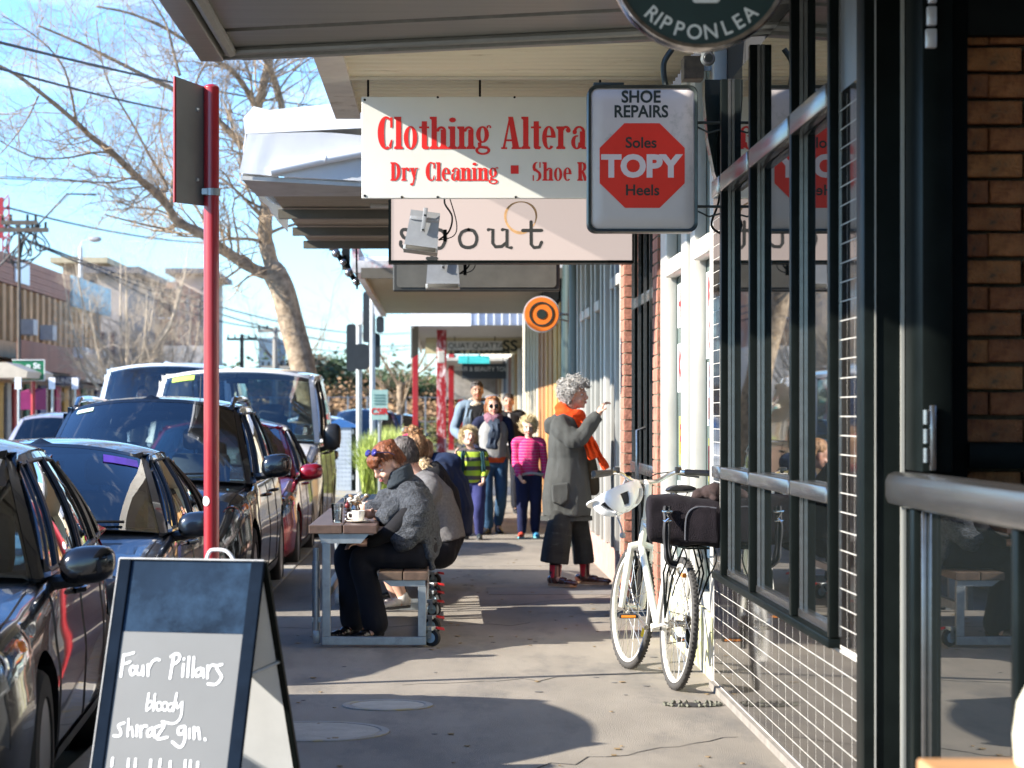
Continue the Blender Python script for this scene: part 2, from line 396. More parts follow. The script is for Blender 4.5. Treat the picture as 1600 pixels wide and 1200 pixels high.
# inside: black wall with a window of brickwork
room = thing('inner_brick_wall', 'black framed panel of orange bricks seen through the open cafe window', 'brick wall', (2.2,8.0,0))
slab('backing', (1.56,7.96,0), (3.6,8.04,3.05), m_mortar, room)
slab('panel', (1.56,7.84,0), (1.70,7.955,3.05), m_blk, room, .003)
slab('panel', (1.70,7.84,2.64), (3.6,7.955,3.05), m_blk, room, .003)
slab('panel', (1.70,7.82,1.235), (3.6,7.955,1.32), m_blk, room, .003)
slab('panel', (1.70,7.84,0), (3.6,7.955,1.155), m_blk, room, .003)
bb = B(); box(bb, (0,0,0), (.228,.06,.073), bev=.005)
for v in bb.verts: v.co += Vector((rnd.uniform(-.002,.002), rnd.uniform(-.003,.003), rnd.uniform(-.002,.002)))
br0 = None
for r in range(19):
    for c in range(-1, 5):
        x = 1.70+c*.242+(.121 if r % 2 else 0)-.04; z = 1.15+r*.0865
        if br0 is None: o = br0 = obj('brick', bb, m_brick, room, world=False, smooth=30)
        else: o = br0.copy(); COL.objects.link(o); o.parent = room
        o.location = Vector((x+rnd.uniform(-.004,.004), 7.888+rnd.uniform(-.004,.004), z+rnd.uniform(-.002,.002)))-room.location
        o.rotation_euler = (0, rnd.gauss(0,.006), 0)
        o.scale = (1,1,1)
        if x < 1.65: o.scale = (.49 if x > 1.5 else .02, 1, 1); o.location.x = 1.665-room.location.x
b = B(); box(b, (1.5,2.5,-.01), (6,7.8,.0)); box(b, (5.9,2.5,0), (6,7.8,3.05)); box(b, (1.5,2.4,0), (6,2.5,3.05)); struct('cafe_interior', b, mat('cafe_floor', (.18,.12,.08), .6))

# ---- the shoe repair shop with pale frames
rep = thing('repair_shopfront', 'pale framed shop window with red lettered posters behind the bicycle', 'shopfront', (1.6,14,0))
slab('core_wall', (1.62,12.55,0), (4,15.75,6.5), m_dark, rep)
slab('glass_pane', (1.47,12.55,.35), (1.48,15.7,3.4), mat('repair_glass', (.10,.14,.13), .03, var=.3, scale=1.5, ior=1.7), rep)
slab('plinth', (1.42,12.51,0), (1.60,15.7,.35), mat('plinth_paint', (.42,.42,.20), .6, var=.3, scale=9, dirt=(.62,.6,.55), dscale=5, dpos=.5), rep)
for y0, y1, m in ((12.52,12.72,m_whfr),(13.5,13.72,m_whfr),(13.95,14.25,m_whfr),(15.2,15.6,m_whfr)):
    slab('mullion', (1.40,y0,.35), (1.469,y1,3.4), m, rep, .006)
for ya, yb in ((12.73,13.49),(14.26,15.19)):
    slab('transom', (1.39,ya,2.27), (1.469,yb,2.37), m_whfr, rep, .008)
    slab('rail', (1.42,ya,.36), (1.469,yb,.44), m_whfr, rep, .006)
RY = Matrix.Rotation(-PI/2, 4, 'Z')
def poster(y0, y1, z0, z1, col, lines, par, tcol=(.65,.03,.03), lab=None, x=1.462):
    b = B(); box(b, (x,y0,z0), (x+.003,y1,z1)); p = obj('poster', b, mat('poster_%d%d%d' % tuple(int(q*9) for q in col), col, .6, var=.05), par, label=lab)
    h = (z1-z0)/len(lines)
    for i, s in enumerate(lines):
        bm = text_bm(s, min(h*.95, (y1-y0)*1.6/len(s)), 1, .004, .001)
        bm.transform(Matrix.Translation((x-.002,(y0+y1)/2,z1-h*(i+.5))) @ RY @ Matrix.Rotation(PI/2,4,'X'))
        obj('lettering', bm, mat('print_%d%d%d' % tuple(int(q*9) for q in tcol), tcol, .6, var=0), p, recalc=False)
W_, Y_ = (.72,.72,.70), (.66,.55,.08)
poster(12.76,13.46,1.72,2.2, W_, ['KEYS','CUT'], rep)
poster(12.76,13.40,1.35,1.70, W_, ['SHOE','REPAIR'], rep)
poster(12.80,13.35,1.02,1.28, Y_, ['BAGS'], rep)
poster(12.80,13.42,.62,.98, (.5,.62,.6), ['OPEN'], rep, (.1,.25,.2))
poster(14.30,15.1,1.95,2.22, W_, ['HEELS'], rep)
poster(14.30,15.1,1.55,1.85, W_, ['KEYS'], rep)
poster(14.35,15.0,1.1,1.4, Y_, ['PLUS'], rep)
poster(14.30,15.1,.7,1.0, W_, ['DRY','CLEAN'], rep)

def mini_bricks(par, x, y0, y1, z0, z1):         # brick pier face toward the footpath, bricks too small to pick apart
    slab('pier', (x,y0,z0), (x+.2,y1,z1), m_mortar, par)
    b = B(); z = z0; r = 0
    while z < z1-.08:
        y = y0+(0 if r % 2 else -.12)
        while y < y1:
            a, c = max(y, y0), min(y+.23, y1)
            if c-a > .03: box(b, (x-.006,a,z), (x-.001,c,z+.074))
            y += .24
        xx = x
        while xx < x+.19:
            box(b, (xx+.002,y0-.007,z), (min(xx+.11,x+.2),y0-.001,z+.074)); xx += .118
        z += .086; r += 1
    obj('brickwork', b, mat('pier_brick', (.36,.15,.10), .85, var=.35, scale=11, bump=.5), par, kind='stuff')
mini_bricks(rep, 1.40, 15.76, 16.12, 0, 3.4)
# ---- black doors
dor = thing('black_entrance', 'recessed black double doors between two brick piers past the repair shop', 'doorway', (1.6,17.3,0))
slab('core_wall', (1.72,16.13,0), (4,18.65,6.5), m_dark, dor)
slab('door', (1.52,16.2,.02), (1.57,17.3,2.2), m_blk, dor, .004)
slab('door', (1.48,17.36,.02), (1.53,18.5,2.2), m_blk, dor, .004)
slab('fanlight', (1.5,16.2,2.3), (1.52,18.5,3.3), m_glass, dor)
slab('transom', (1.44,16.15,2.21), (1.56,18.55,2.29), m_alu, dor, .004)
for y in (16.3,16.72,17.2,17.7,18.3):
    slab('stile', (1.43,y,.02), (1.47,y+.09,3.3), m_blk, dor, .003)
    slab('bead', (1.424,y-.008,.02), (1.446,y-.002,3.3), m_alu, dor)
slab('push_rail', (1.42,16.3,.98), (1.445,18.4,1.06), m_alu, dor, .006)
b = B(); tube(b, [(1.42,17.0,.9),(1.36,17.0,.92),(1.36,17.0,1.3),(1.42,17.0,1.32)], .014, 8); obj('handle', b, m_alu, dor, smooth=True)
mini_bricks(dor, 1.40, 18.66, 19.05, 0, 3.2)
# ---- grey framed front
gry = thing('grey_shopfront', 'grey aluminium framed shopfront behind the woman in the orange scarf', 'shopfront', (1.6,22,0))
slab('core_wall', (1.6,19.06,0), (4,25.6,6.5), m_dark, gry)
slab('glass_pane', (1.49,19.1,.3), (1.5,25.6,3.6), m_glass, gry)
slab('plinth', (1.43,19.06,0), (1.58,25.6,.30), mat('pink_plinth', (.42,.27,.22), .8, var=.2, scale=10), gry)
for y in (19.1,19.7,20.2,21.0,21.5,22.3,22.9,23.8,24.6,25.3):
    slab('mullion', (1.40,y,.3), (1.488,y+.16,3.6), m_greyal if int(y*10) % 3 else m_whfr, gry, .006)
for ya, yb, z in ((19.27,19.68,2.45),(19.87,20.18,2.45),(21.67,22.28,2.35),(23.07,23.78,2.35),(23.98,24.58,2.35)):
    slab('transom', (1.385,ya,z), (1.488,yb,z+.09), m_whfr, gry, .006)
# ---- dark pipes, timber hoarding and pale pillars further on
pip = thing('black_shopfront', 'black painted shopfront with downpipes beyond the grey frames', 'shopfront', (1.6,27,0))
slab('core_wall', (1.55,25.62,0), (4,29.0,6.5), m_dark, pip)
for i, y in enumerate((25.9,26.6,27.3,28.2)):
    b = B(); cyl(b, (1.44,y,0), (1.44,y,3.1), .07 if i % 2 else .1, 14); obj('downpipe', b, mat('pipe_green', (.02,.035,.03), .35, var=.1), pip, smooth=True)
hrd = thing('timber_hoarding', 'golden timber boarded shopfront behind the woman in grey', 'timber wall', (1.6,32,0))
slab('core_wall', (1.55,29.02,0), (4,36.0,6.5), m_dark, hrd)
m_timb = objvar(mat('hoarding_timber', (.42,.24,.08), .6, var=.25, scale=3, stretch=(4,4,.5), bump=.3), .25)
pb = B(); box(pb, (0,.01,0), (.05,.42,2.75), bev=.006); p0 = None
for i in range(15):
    if p0 is None: p0 = obj('plank', pb, m_timb, hrd, world=False); o = p0
    else: o = link_copy(p0, hrd, (0,0,0))
    o.location = Vector((1.40+(.05 if i % 3 == 1 else 0), 29.1+i*.45, .02))-hrd.location
slab('fascia', (1.38,29.05,2.8), (1.55,35.9,3.1), m_dark, hrd)
crm = thing('cream_shopfront', 'cream painted shopfront with narrow pillars beyond the timber boards', 'shopfront', (1.6,39,0))
m_wall_c = mat('cream_wall', (.55,.50,.38), .7, var=.12, scale=2, dirt=(.35,.3,.2), dscale=2)
slab('core_wall', (1.58,36.02,0), (5,42.9,5.5), m_wall_c, crm)
for y in (36.1,37.4,38.6,40.0,41.4,42.4):
    slab('pillar', (1.40,y,0), (1.575,y+.35,3.2), m_wall_c, crm, .01)
for y0,y1 in ((36.5,37.35),(37.8,38.55),(39.0,39.9),(40.4,41.3),(41.8,42.35)):
    slab('window', (1.5,y0,.6), (1.56,y1,2.7), m_glass, crm)
# upper storeys above the awnings
b = B(); box(b, (1.6,2,3.6), (4,11.8,7)); box(b, (1.55,2,3.06), (4,8.05,3.6)); struct('upper_wall', b, mat('upper_render', (.4,.38,.34), .8, var=.15))

# ================================================================ awnings
m_aw1 = mat('grey_soffit', (.30,.29,.25), .38, metal=.35, var=.16, scale=3, stretch=(.25,14,1), dirt=(.1,.095,.08), dscale=30, dpos=.74)
m_aw1b = mat('awning_trim', (.30,.30,.26), .4, metal=.4, var=.12)
m_corr = mat('corrugated_cream', (.72,.66,.48), .42, var=.05, scale=5, stretch=(.3,4,1), dirt=(.40,.32,.18), dscale=6, dpos=.67)
m_whm = mat('white_metal', (.82,.84,.86), .35, var=.03, scale=3, dirt=(.6,.6,.58), dscale=4, dpos=.7)
def near_edge(x): return 11.5-(x+1.13)*.31
a1 = thing('near_awning', 'dark grey metal street awning overhead, nearest to the camera', 'awning', (0,6,3.1))
b = B(); prism(b, [(-1.13,0,3.17),(1.55,0,3.17),(1.55,near_edge(1.55)-.02,3.17),(-1.13,near_edge(-1.13)-.02,3.17)], (0,0,.16)); obj('roof', b, m_aw1, a1)
for i in range(12):                                   # soffit sheets with open joints
    y0 = i*.98-.17; y1 = y0+.885
    if y1 > 10.0: y0 = max(y0, 0); 
    def yy(x, y): return y-(x+1.13)*.31
    b = B(); prism(b, [(-.98,yy(-.98,y0+.33),3.135),(1.5,yy(1.5,y0+.33),3.135),(1.5,yy(1.5,y1+.33),3.135),(-.98,yy(-.98,y1+.33),3.135)], (0,0,.03)); obj('soffit_panel', b, m_aw1, a1)
b = B(); box(b, (-1.15,0,3.08), (-1.04,11.44,3.40), bev=.006); obj('side_fascia', b, m_aw1, a1)
b = B(); tube(b, [(-1.00,0,3.115),(-1.00,11.35,3.115)], .028, 8); obj('edge_pipe', b, m_aw1b, a1, smooth=True)
b = B(); prism(b, [(-1.15,11.46,3.09),(1.5,10.65,3.09),(1.5,10.69,3.09),(-1.15,11.5,3.09)], (0,0,.30)); obj('end_fascia', b, m_aw1, a1)
b = B(); tube(b, [(-1.03,11.38,3.118),(1.5,10.59,3.118)], .02, 8); obj('edge_pipe', b, m_aw1b, a1, smooth=True)

a2 = thing('corrugated_awning', 'cream corrugated awning above the clothing alterations sign', 'awning', (0,14,3.6))
b = B(); rows = []; y = 11.6; i = 0
while y < 17.4:
    rows.append([(-.60,y,3.62+.048*math.sin(i*PI/4)), (1.5,y,3.62+.048*math.sin(i*PI/4))]); y += .0205; i += 1
grid(b, rows); obj('corrugated_sheet', b, m_corr, a2, smooth='all')
b = B(); rows = []; 
box(b, (-.62,11.6,3.69), (1.5,17.4,3.74)); obj('roof', b, m_whm, a2)
b = B(); box(b, (-.78,11.57,3.55), (-.60,17.5,3.95)); box(b, (-.78,10.7,3.30), (-.62,11.565,3.93)); obj('side_fascia', b, mat('fascia_old', (.62,.57,.48), .5, var=.12, scale=4, dirt=(.35,.28,.18), dscale=5), a2)  # second box is an unseen extension added to shade the shoe repairs sign
for y in (15.5,):
    b = B(); tube(b, [(-.60,y,3.575),(1.4,y,3.575)], .018, 8); tube(b, [(-.60,y+.07,3.575),(1.4,y+.07,3.575)], .012, 8); obj('batten', b, m_cream, a2, smooth=True)
# hanging sign: clothing alterations
D2 = 15.5; PX = F/D2
def Q(px, py, D=D2): p = P(px, py, D); return (p.x, p.z)
cs = thing('clothing_sign', 'long white hanging sign with red clothing alterations lettering', 'shop sign', (.2,D2,2.8))
x0, z1 = Q(565,151); x1, z0 = Q(1032,310)
m_sgn = mat('sign_white', (.62,.62,.57), .5, var=.03, scale=3, dirt=(.45,.44,.38), dscale=14, dpos=.74)
b = B(); box(b, (x0,D2,z0), (x1,D2+.05,z1), bev=.004); obj('board', b, m_sgn, cs)
b = B()
for px in (575,750,938): p = Q(px,0)[0]; box(b, (p-.007,D2+.02,z1), (p+.007,D2+.03,3.60)); box(b, (p-.03,D2+.01,3.57), (p+.03,D2+.04,3.60))
obj('hanger', b, m_blk, cs, kind='stuff')
b = B()
for px, py in ((570,156),(628,308),(684,152),(684,308),(804,152),(806,308),(930,308),(570,306)):
    p = Q(px,py); cyl(b, (p[0],D2-.004,p[1]), (p[0],D2+.01,p[1]), .008, 8)
obj('rivet', b, m_blk, cs, kind='stuff')
m_red = mat('sign_red', (.62,.014,.012), .45, var=.05)
# condensed slab-serif lettering drawn from stems, bowls and serifs; unit = photo pixels
class Pen:
    def __init__(s, D, ox, oy, kx=1): s.bm = B(); s.D = D; s.ox, s.oy = ox, oy; s.k = 0; s.kx = kx
    def y(s): s.k += 1; return s.D-.0025-.00012*(s.k % 12)
    def poly(s, pts, flip=False):
        yv = s.y(); s.bm.faces.new([s.bm.verts.new((Q(s.ox+x*s.kx, s.oy-z, s.D)[0], yv, Q(s.ox+x*s.kx, s.oy-z, s.D)[1])) for x, z in pts])
    def stem(s, x, w, z0, z1, sb=1, st=1, e=3, t=2.2):
        s.poly([(x,z0),(x+w,z0),(x+w,z1),(x,z1)])
        if sb: s.poly([(x-e,z0),(x+w+e,z0),(x+w+e,z0+t),(x+w,z0+t*1.8),(x,z0+t*1.8),(x-e,z0+t)])
        if st: s.poly([(x-e,z1),(x+w,z1),(x+w,z1-t*1.8),(x,z1-t*1.8),(x-e,z1-t)])
    def ring(s, cx, cz, rx, rz, tw, th, a0=0, a1=360, n=30):
        yv = s.y(); rows = []
        for i in range(n+1):
            a = math.radians(a0+(a1-a0)*i/n); c, q = math.cos(a), math.sin(a)
            rows.append([tuple((Q(s.ox+(cx+rx*c)*s.kx, s.oy-cz-rz*q, s.D)[0], yv, Q(s.ox+(cx+rx*c)*s.kx, s.oy-cz-rz*q, s.D)[1])), tuple((Q(s.ox+(cx+(rx-tw)*c)*s.kx, s.oy-cz-(rz-th)*q, s.D)[0], yv, Q(s.ox, s.oy-cz-(rz-th)*q, s.D)[1]))])
        grid(s.bm, rows)
def glyphs(s, ox, oy, H, D, parent, m, sc=1.0):
    X = ox; xh = .70*H; T = .155*H; t = .055*H; e = .055*H
    adv = {}
    for i, ch in enumerate(s):
        g = Pen(D, X, oy, sc); a = 0
        if ch == ' ': X += .36*H; continue
        if ch == 'C':
            g.ring(.25*H,.5*H,.25*H,.515*H,.19*H,.06*H, 62, 298); g.stem(.37*H,.07*H,.66*H,.98*H,0,0); g.poly([(.30*H,.96*H),(.37*H,.86*H),(.44*H,.98*H)]); g.poly([(.33*H,.10*H),(.40*H,.0*H),(.44*H,.30*H),(.39*H,.28*H)]); a = .50
        elif ch == 'l': g.stem(.04*H,T,0,H,1,1,e,t); a = .27
        elif ch == 'i': g.stem(.04*H,T,0,xh,1,1,e,t); g.ring(.12*H,.90*H,.10*H,.075*H,.099*H,.074*H); a = .27
        elif ch == 'o': g.ring(.20*H,.35*H,.20*H,.365*H,.135*H,.05*H); a = .45
        elif ch == 't': g.stem(.08*H,T,.06*H,.86*H,0,0); g.poly([(0,xh),(.30*H,xh),(.30*H,xh-.06*H),(0,xh-.06*H)]); g.poly([(.08*H,.06*H),(.12*H,0),(.26*H,-.01*H),(.31*H,.07*H),(.20*H,.10*H)]); a = .33
        elif ch == 'h' or ch == 'n' :
            g.stem(.04*H,T,0,(H if ch == 'h' else xh),1,1,e,t); g.stem(.31*H,T,0,.60*H,1,0,e,t); g.ring(.325*H,.55*H,.142*H,.155*H,.08*H,.07*H,-5,185); a = .54
        elif ch == 'g':
            g.ring(.19*H,.45*H,.19*H,.26*H,.13*H,.05*H); g.ring(.20*H,-.04*H,.22*H,.14*H,.085*H,.06*H); g.poly([(.05*H,.20*H),(.16*H,.22*H),(.16*H,.10*H),(.36*H,.08*H),(.30*H,-.0*H),(.06*H,.04*H)]); g.ring(.38*H,.68*H,.07*H,.06*H,.05*H,.03*H,-40,220); a = .47
        elif ch == 'A':
            g.poly([(.0*H,0),(.07*H,0),(.25*H,H),(.20*H,H)]); g.poly([(.17*H,H),(.31*H,H),(.50*H,0),(.31*H,0)]); g.poly([(.08*H,.24*H),(.38*H,.24*H),(.38*H,.30*H),(.08*H,.30*H)]); g.poly([(-.04*H,0),(.14*H,0),(.14*H,t),(-.04*H,t)]); g.poly([(.27*H,0),(.55*H,0),(.55*H,t),(.27*H,t)]); a = .57
        elif ch == 'e': g.ring(.20*H,.35*H,.20*H,.365*H,.135*H,.05*H,0,312); g.poly([(.10*H,.36*H),(.39*H,.36*H),(.39*H,.42*H),(.10*H,.42*H)]); a = .43
        elif ch == 'r': g.stem(.04*H,T,0,xh,1,1,e,t); g.ring(.27*H,.58*H,.13*H,.14*H,.08*H,.07*H,20,180); g.ring(.34*H,.58*H,.07*H,.075*H,.069*H,.074*H); a = .42
        elif ch == 'a': g.stem(.26*H,T,.04*H,.55*H,0,0); g.ring(.24*H,.52*H,.175*H,.195*H,.09*H,.06*H,0,180); g.ring(.11*H,.53*H,.065*H,.075*H,.064*H,.074*H); g.ring(.17*H,.21*H,.165*H,.22*H,.12*H,.05*H,70,360); g.poly([(.36*H,.09*H),(.46*H,.05*H),(.46*H,0),(.30*H,0)]); a = .47
        elif ch == 'D': g.stem(.05*H,.17*H,0,H,1,1,e,t); g.ring(.20*H,.5*H,.31*H,.5*H,.17*H,.06*H,-90,90); a = .57
        elif ch == 'y': g.poly([(.02*H,xh),(.20*H,xh),(.30*H,.12*H),(.22*H,0)]); g.poly([(.30*H,xh),(.37*H,xh),(.20*H,-.22*H),(.12*H,-.22*H)]); g.ring(.10*H,-.19*H,.08*H,.07*H,.079*H,.069*H); g.poly([(-.02*H,xh),(.24*H,xh),(.24*H,xh-t),(-.02*H,xh-t)]); g.poly([(.27*H,xh),(.43*H,xh),(.43*H,xh-t),(.27*H,xh-t)]); a = .44
        elif ch == 'S': g.ring(.20*H,.73*H,.20*H,.28*H,.14*H,.06*H,75,235); g.ring(.22*H,.27*H,.21*H,.28*H,.15*H,.06*H,-105,60); g.poly([(.03*H,.66*H),(.14*H,.50*H),(.40*H,.30*H),(.36*H,.48*H),(.15*H,.68*H)]); g.stem(.33*H,.06*H,.70*H,H,0,0); g.stem(.01*H,.06*H,0,.30*H,0,0); a = .49
        elif ch == 'R': g.stem(.05*H,.17*H,0,H,1,1,e,t); g.ring(.22*H,.75*H,.22*H,.25*H,.15*H,.055*H,-90,90); g.poly([(.20*H,.52*H),(.32*H,.50*H),(.52*H,0),(.33*H,0)]); a = .55
        elif ch == 'p': g.stem(.04*H,T,-.28*H,xh,1,1,e,t); g.ring(.26*H,.35*H,.18*H,.36*H,.13*H,.05*H,-110,110); a = .48
        elif ch == 's': g.ring(.17*H,.52*H,.15*H,.19*H,.10*H,.05*H,60,240); g.ring(.17*H,.18*H,.15*H,.19*H,.10*H,.05*H,-120,60); a = .36
        elif ch == 'q': g.poly([(0,.18*H),(.30*H,.18*H),(.30*H,.5*H),(0,.5*H)]); a = .5
        obj('letter', g.bm, m, parent, recalc=False)
        X += a*H*sc
    return X
glyphs('Clothing', 590, 233, 50.5, D2, cs, m_red, 1.05)
glyphs('Alterations', 785, 233, 50.5, D2, cs, m_red, 1.05)
glyphs('Dry', 610, 282.5, 29, D2, cs, m_red, 1.05)
glyphs('Cleaning', 665, 282.5, 29, D2, cs, m_red, 1.13)
glyphs('q', 798, 279, 41, D2, cs, m_red)
glyphs('Shoe', 832, 282.5, 29, D2, cs, m_red, 1.12)
glyphs('Repairs', 902, 282.5, 29, D2, cs, m_red, 1.12)

# ---- TOPY lightbox
DT = 11.9
ts = thing('shoe_repairs_sign', 'rounded grey shoe repairs box sign with a red octagon', 'shop sign', (.98,DT,2.3))
def TQ(px, py): p = P(px, py, DT); return p.x, p.z
x0, z0 = TQ(918,363); x1, z1 = TQ(1090,133)
def rrect(x0, z0, x1, z1, r, y, n=6):
    out = []
    for cx, cz, a in ((x1-r,z1-r,0),(x0+r,z1-r,90),(x0+r,z0+r,180),(x1-r,z0+r,270)):
        for i in range(n+1): t = math.radians(a+90*i/n); out.append((cx+r*math.cos(t), y, cz+r*math.sin(t)))
    return out
b = B(); loft(b, [rrect(x0,z0,x1,z1,.045,DT+.10), rrect(x0,z0,x1,z1,.045,DT-.012), rrect(x0+.004,z0+.004,x1-.004,z1-.004,.043,DT-.02), rrect(x0+.016,z0+.016,x1-.016,z1-.016,.036,DT-.014), rrect(x0+.017,z0+.017,x1-.017,z1-.017,.035,DT)], cap=False)
obj('frame', b, mat('sign_frame', (.035,.045,.042), .35, metal=.3, var=.4, scale=10), ts, smooth=50)
mpn = mat('sign_perspex', (.66,.59,.55), .35, var=.06, scale=3, dirt=(.27,.27,.22), dscale=2.2, dpos=.6)
b = B(); r0 = [rrect(x0+.016,z0+.016,x1-.016,z1-.016,.035,DT-.004), rrect(x0+.05,z0+.05,x1-.05,z1-.05,.03,DT-.022), rrect(x0+.08,z0+.08,x1-.08,z1-.08,.03,DT-.024)]
loft(b, r0); obj('face', b, mpn, ts, smooth=60)
b = B(); box(b, (x0+.02,DT+.02,z0+.02), (x1-.02,DT+.09,z1-.02)); obj('box', b, m_blk, ts)
b = B(); cx, cz = TQ(1003,259); rx = 66/F*DT
o8 = [(937,221),(973,194),(1032,194),(1069,221),(1069,287),(1032,325),(973,325),(937,287)]
o8 = [(936.5,232),(975,193.5),(1030,193.5),(1069,232),(1069,287),(1030,325.5),(976,325.5),(936.5,287)]
prism(b, [(TQ(a,c)[0], DT-.0255, TQ(a,c)[1]) for a, c in o8], (0,.0012,0)); obj('octagon', b, mat('octagon_red', (.85,.035,.018), .4, var=.06, dirt=(.65,.12,.02), dscale=16, dpos=.78), ts)
m_prb = mat('print_black', (.02,.03,.025), .5, var=.2, scale=20)
m_prw = mat('print_pinkwhite', (.80,.68,.66), .5, var=.04)
yt = DT-.0262
def tt(s, px, py, h, m, sx=1, bold=0, sp=1, y=None, par=None):
    p = P(px, py, DT); return text('lettering', s, (p.x, yt if y is None else y, p.z), h, m, par or ts, sx, bold, .0003, sp)
tt('SHOE', 1001, 153, .083, m_prb, .93, .0022, y=DT-.0248)
tt('REPAIRS', 1001, 176, .083, m_prb, .90, .0022, y=DT-.0248)
tt('Soles', 1001, 224.5, .074, m_prb, 1.0, .0015)
tt('TOPY', 1001, 262, .148, m_prw, 1.02, .007, 1.0)
tt('Heels', 1003, 298.5, .074, m_prb, 1.0, .0015)
b = B()
p = P(1042,135,DT); tube(b, smoothpts([(p.x,DT+.04,p.z),(p.x-.012,DT+.04,p.z+.07),(p.x-.008,DT+.04,p.z+.13),(p.x+.03,DT+.04,p.z+.19)]), .014, 8)
box(b, (x0+.03,DT,z1-.003), (x0+.18,DT+.06,z1+.014), bev=.004)
for z in (z1-.18,z0+.13): tube(b, [(x1,DT+.04,z),(1.42,DT+.04,z)], .008, 6); tube(b, [(x1,DT+.04,z-.02),(x1+.06,DT+.04,z-.05),(1.42,DT+.04,z-.02)], .005, 6)
obj('bracket', b, mat('bracket_iron', (.05,.06,.055), .5, metal=.5, var=.3), ts, smooth=True, kind='stuff')
b = B(); p = P(1115,235,DT); pts = smoothpts([(1.40,DT+.2,3.0),(1.37,DT+.2,2.75),(1.38,DT+.2,2.5),(1.33,DT+.1,2.35),(1.40,DT+.1,2.3)]); tube(b, pts, .006, 6)
tag(obj('loose_cable', b, m_blk, smooth=True), 'thin black cable hanging on the wall beside the shoe repairs sign', 'cable')

# ---- round black sign at the top edge
DR = 7.2
rs = thing('round_sign', 'round black sign with white lettering under the near awning', 'shop sign', (.76,DR,2.7))
c = P(1094,-62,DR); R = 142/F*DR
b = B(); lathe(b, [(R-.012,.045),(R,.04),(R,-.02),(R-.006,-.026),(R-.018,-.02),(R-.018,-.01)], (c.x,DR,c.z), 'y', 64); obj('rim', b, mat('chrome_rim', (.55,.52,.50), .16, metal=1, var=.4, scale=25), rs, smooth=50)
b = B(); lathe(b, [(R-.017,.03),(R-.017,-.014),(.001,-.014)], (c.x,DR,c.z), 'y', 64); obj('face', b, mat('sign_green_black', (.012,.030,.028), .35, var=.15), rs)
m_wp = mat('print_white', (.72,.72,.68), .5, var=.03)
word = 'RIPPONLEA'; hh = .054; tot = math.radians(84)
for i, ch in enumerate(word):
    ws = [0,.55,1.12,2.05,3.08,4.15,5.2,6.08,6.98]; a = -PI/2+(-.5+(ws[i])/6.98)*tot*1.0
    rr = R-.052; pos = Vector((c.x+rr*math.cos(a), DR-.0165, c.z+rr*math.sin(a)))
    bm = text_bm(ch, hh*1.15, .95, .0007, .0008)
    bm.transform(Matrix.Translation(pos) @ Matrix.Rotation(-(a+PI/2), 4, 'Y') @ Matrix.Rotation(PI/2, 4, 'X'))
    obj('letter', bm, m_wp, rs, recalc=False)
b = B(); p0 = P(1081,-6,DR); p1 = P(1124,6,DR); loft(b, [rrect(p0.x,p1.z,p1.x,p1.z+.10,.012,DR-.015), rrect(p0.x,p1.z,p1.x,p1.z+.10,.012,DR-.0175)]); obj('emblem', b, m_wp, rs)
b = B(); tube(b, [(c.x,DR,c.z+R-.01),(c.x,DR,3.14)], .012, 8); box(b, (c.x-.06,DR-.03,3.11),(c.x+.06,DR+.03,3.13)); obj('hanger', b, m_blk, rs)

# ---- dark wall panel, security camera and box above the tiles
wp = thing('side_sign', 'black curved side-on sign panel fixed to the wall above the tiled pier', 'shop sign', (1.38,12.1,2.5))
b = B(); pts = [(1.40,12.12,2.52),(1.36,12.12,2.62),(1.325,12.12,2.80),(1.31,12.12,3.0),(1.31,12.12,3.09),(1.40,12.12,3.09)]
prism(b, pts, (0,.12,0)); obj('panel', b, mat('panel_green', (.010,.02,.018), .25, var=.3, coat=.4), wp)
sc_ = thing('security_camera', 'small round security camera under the round black sign', 'camera', (1.29,11.8,3.1))
p = P(1106,92,11.7)
b = B(); ell(b, p, (.036,.036,.036)); cyl(b, p, p+Vector((0,.05,.04)), .03, 14); cyl(b, p+Vector((0,.03,0)), (p.x,p.y+.03,3.6), .012, 8); obj('body', b, mat('cam_grey', (.10,.11,.11), .3, var=.1), sc_, smooth=True)
b = B(); cyl(b, p+Vector((0,-.034,0)), p+Vector((0,-.040,0)), .02, 18); obj('lens', b, m_glass, sc_)
b = B(); lathe(b, [(.021,-.036),(.027,-.036),(.027,-.032),(.021,-.032)], p, 'y', 20, cap=False); obj('lens_ring', b, m_alu, sc_)
jb = thing('junction_box', 'rusty metal junction box on the wall behind the security camera', 'junction box', (1.2,12.9,3.0))
p = P(1082,105,12.6); b = B(); box(b, p+Vector((-.045,0,-.06)), p+Vector((.06,.15,.06)), bev=.004); obj('casing', b, mat('box_brown', (.13,.09,.055), .6, var=.4, scale=20), jb)
b = B(); box(b, p+Vector((.06,.05,-.01)), (1.6,p.y+.08,p.z+.02)); obj('arm', b, m_alu, jb)

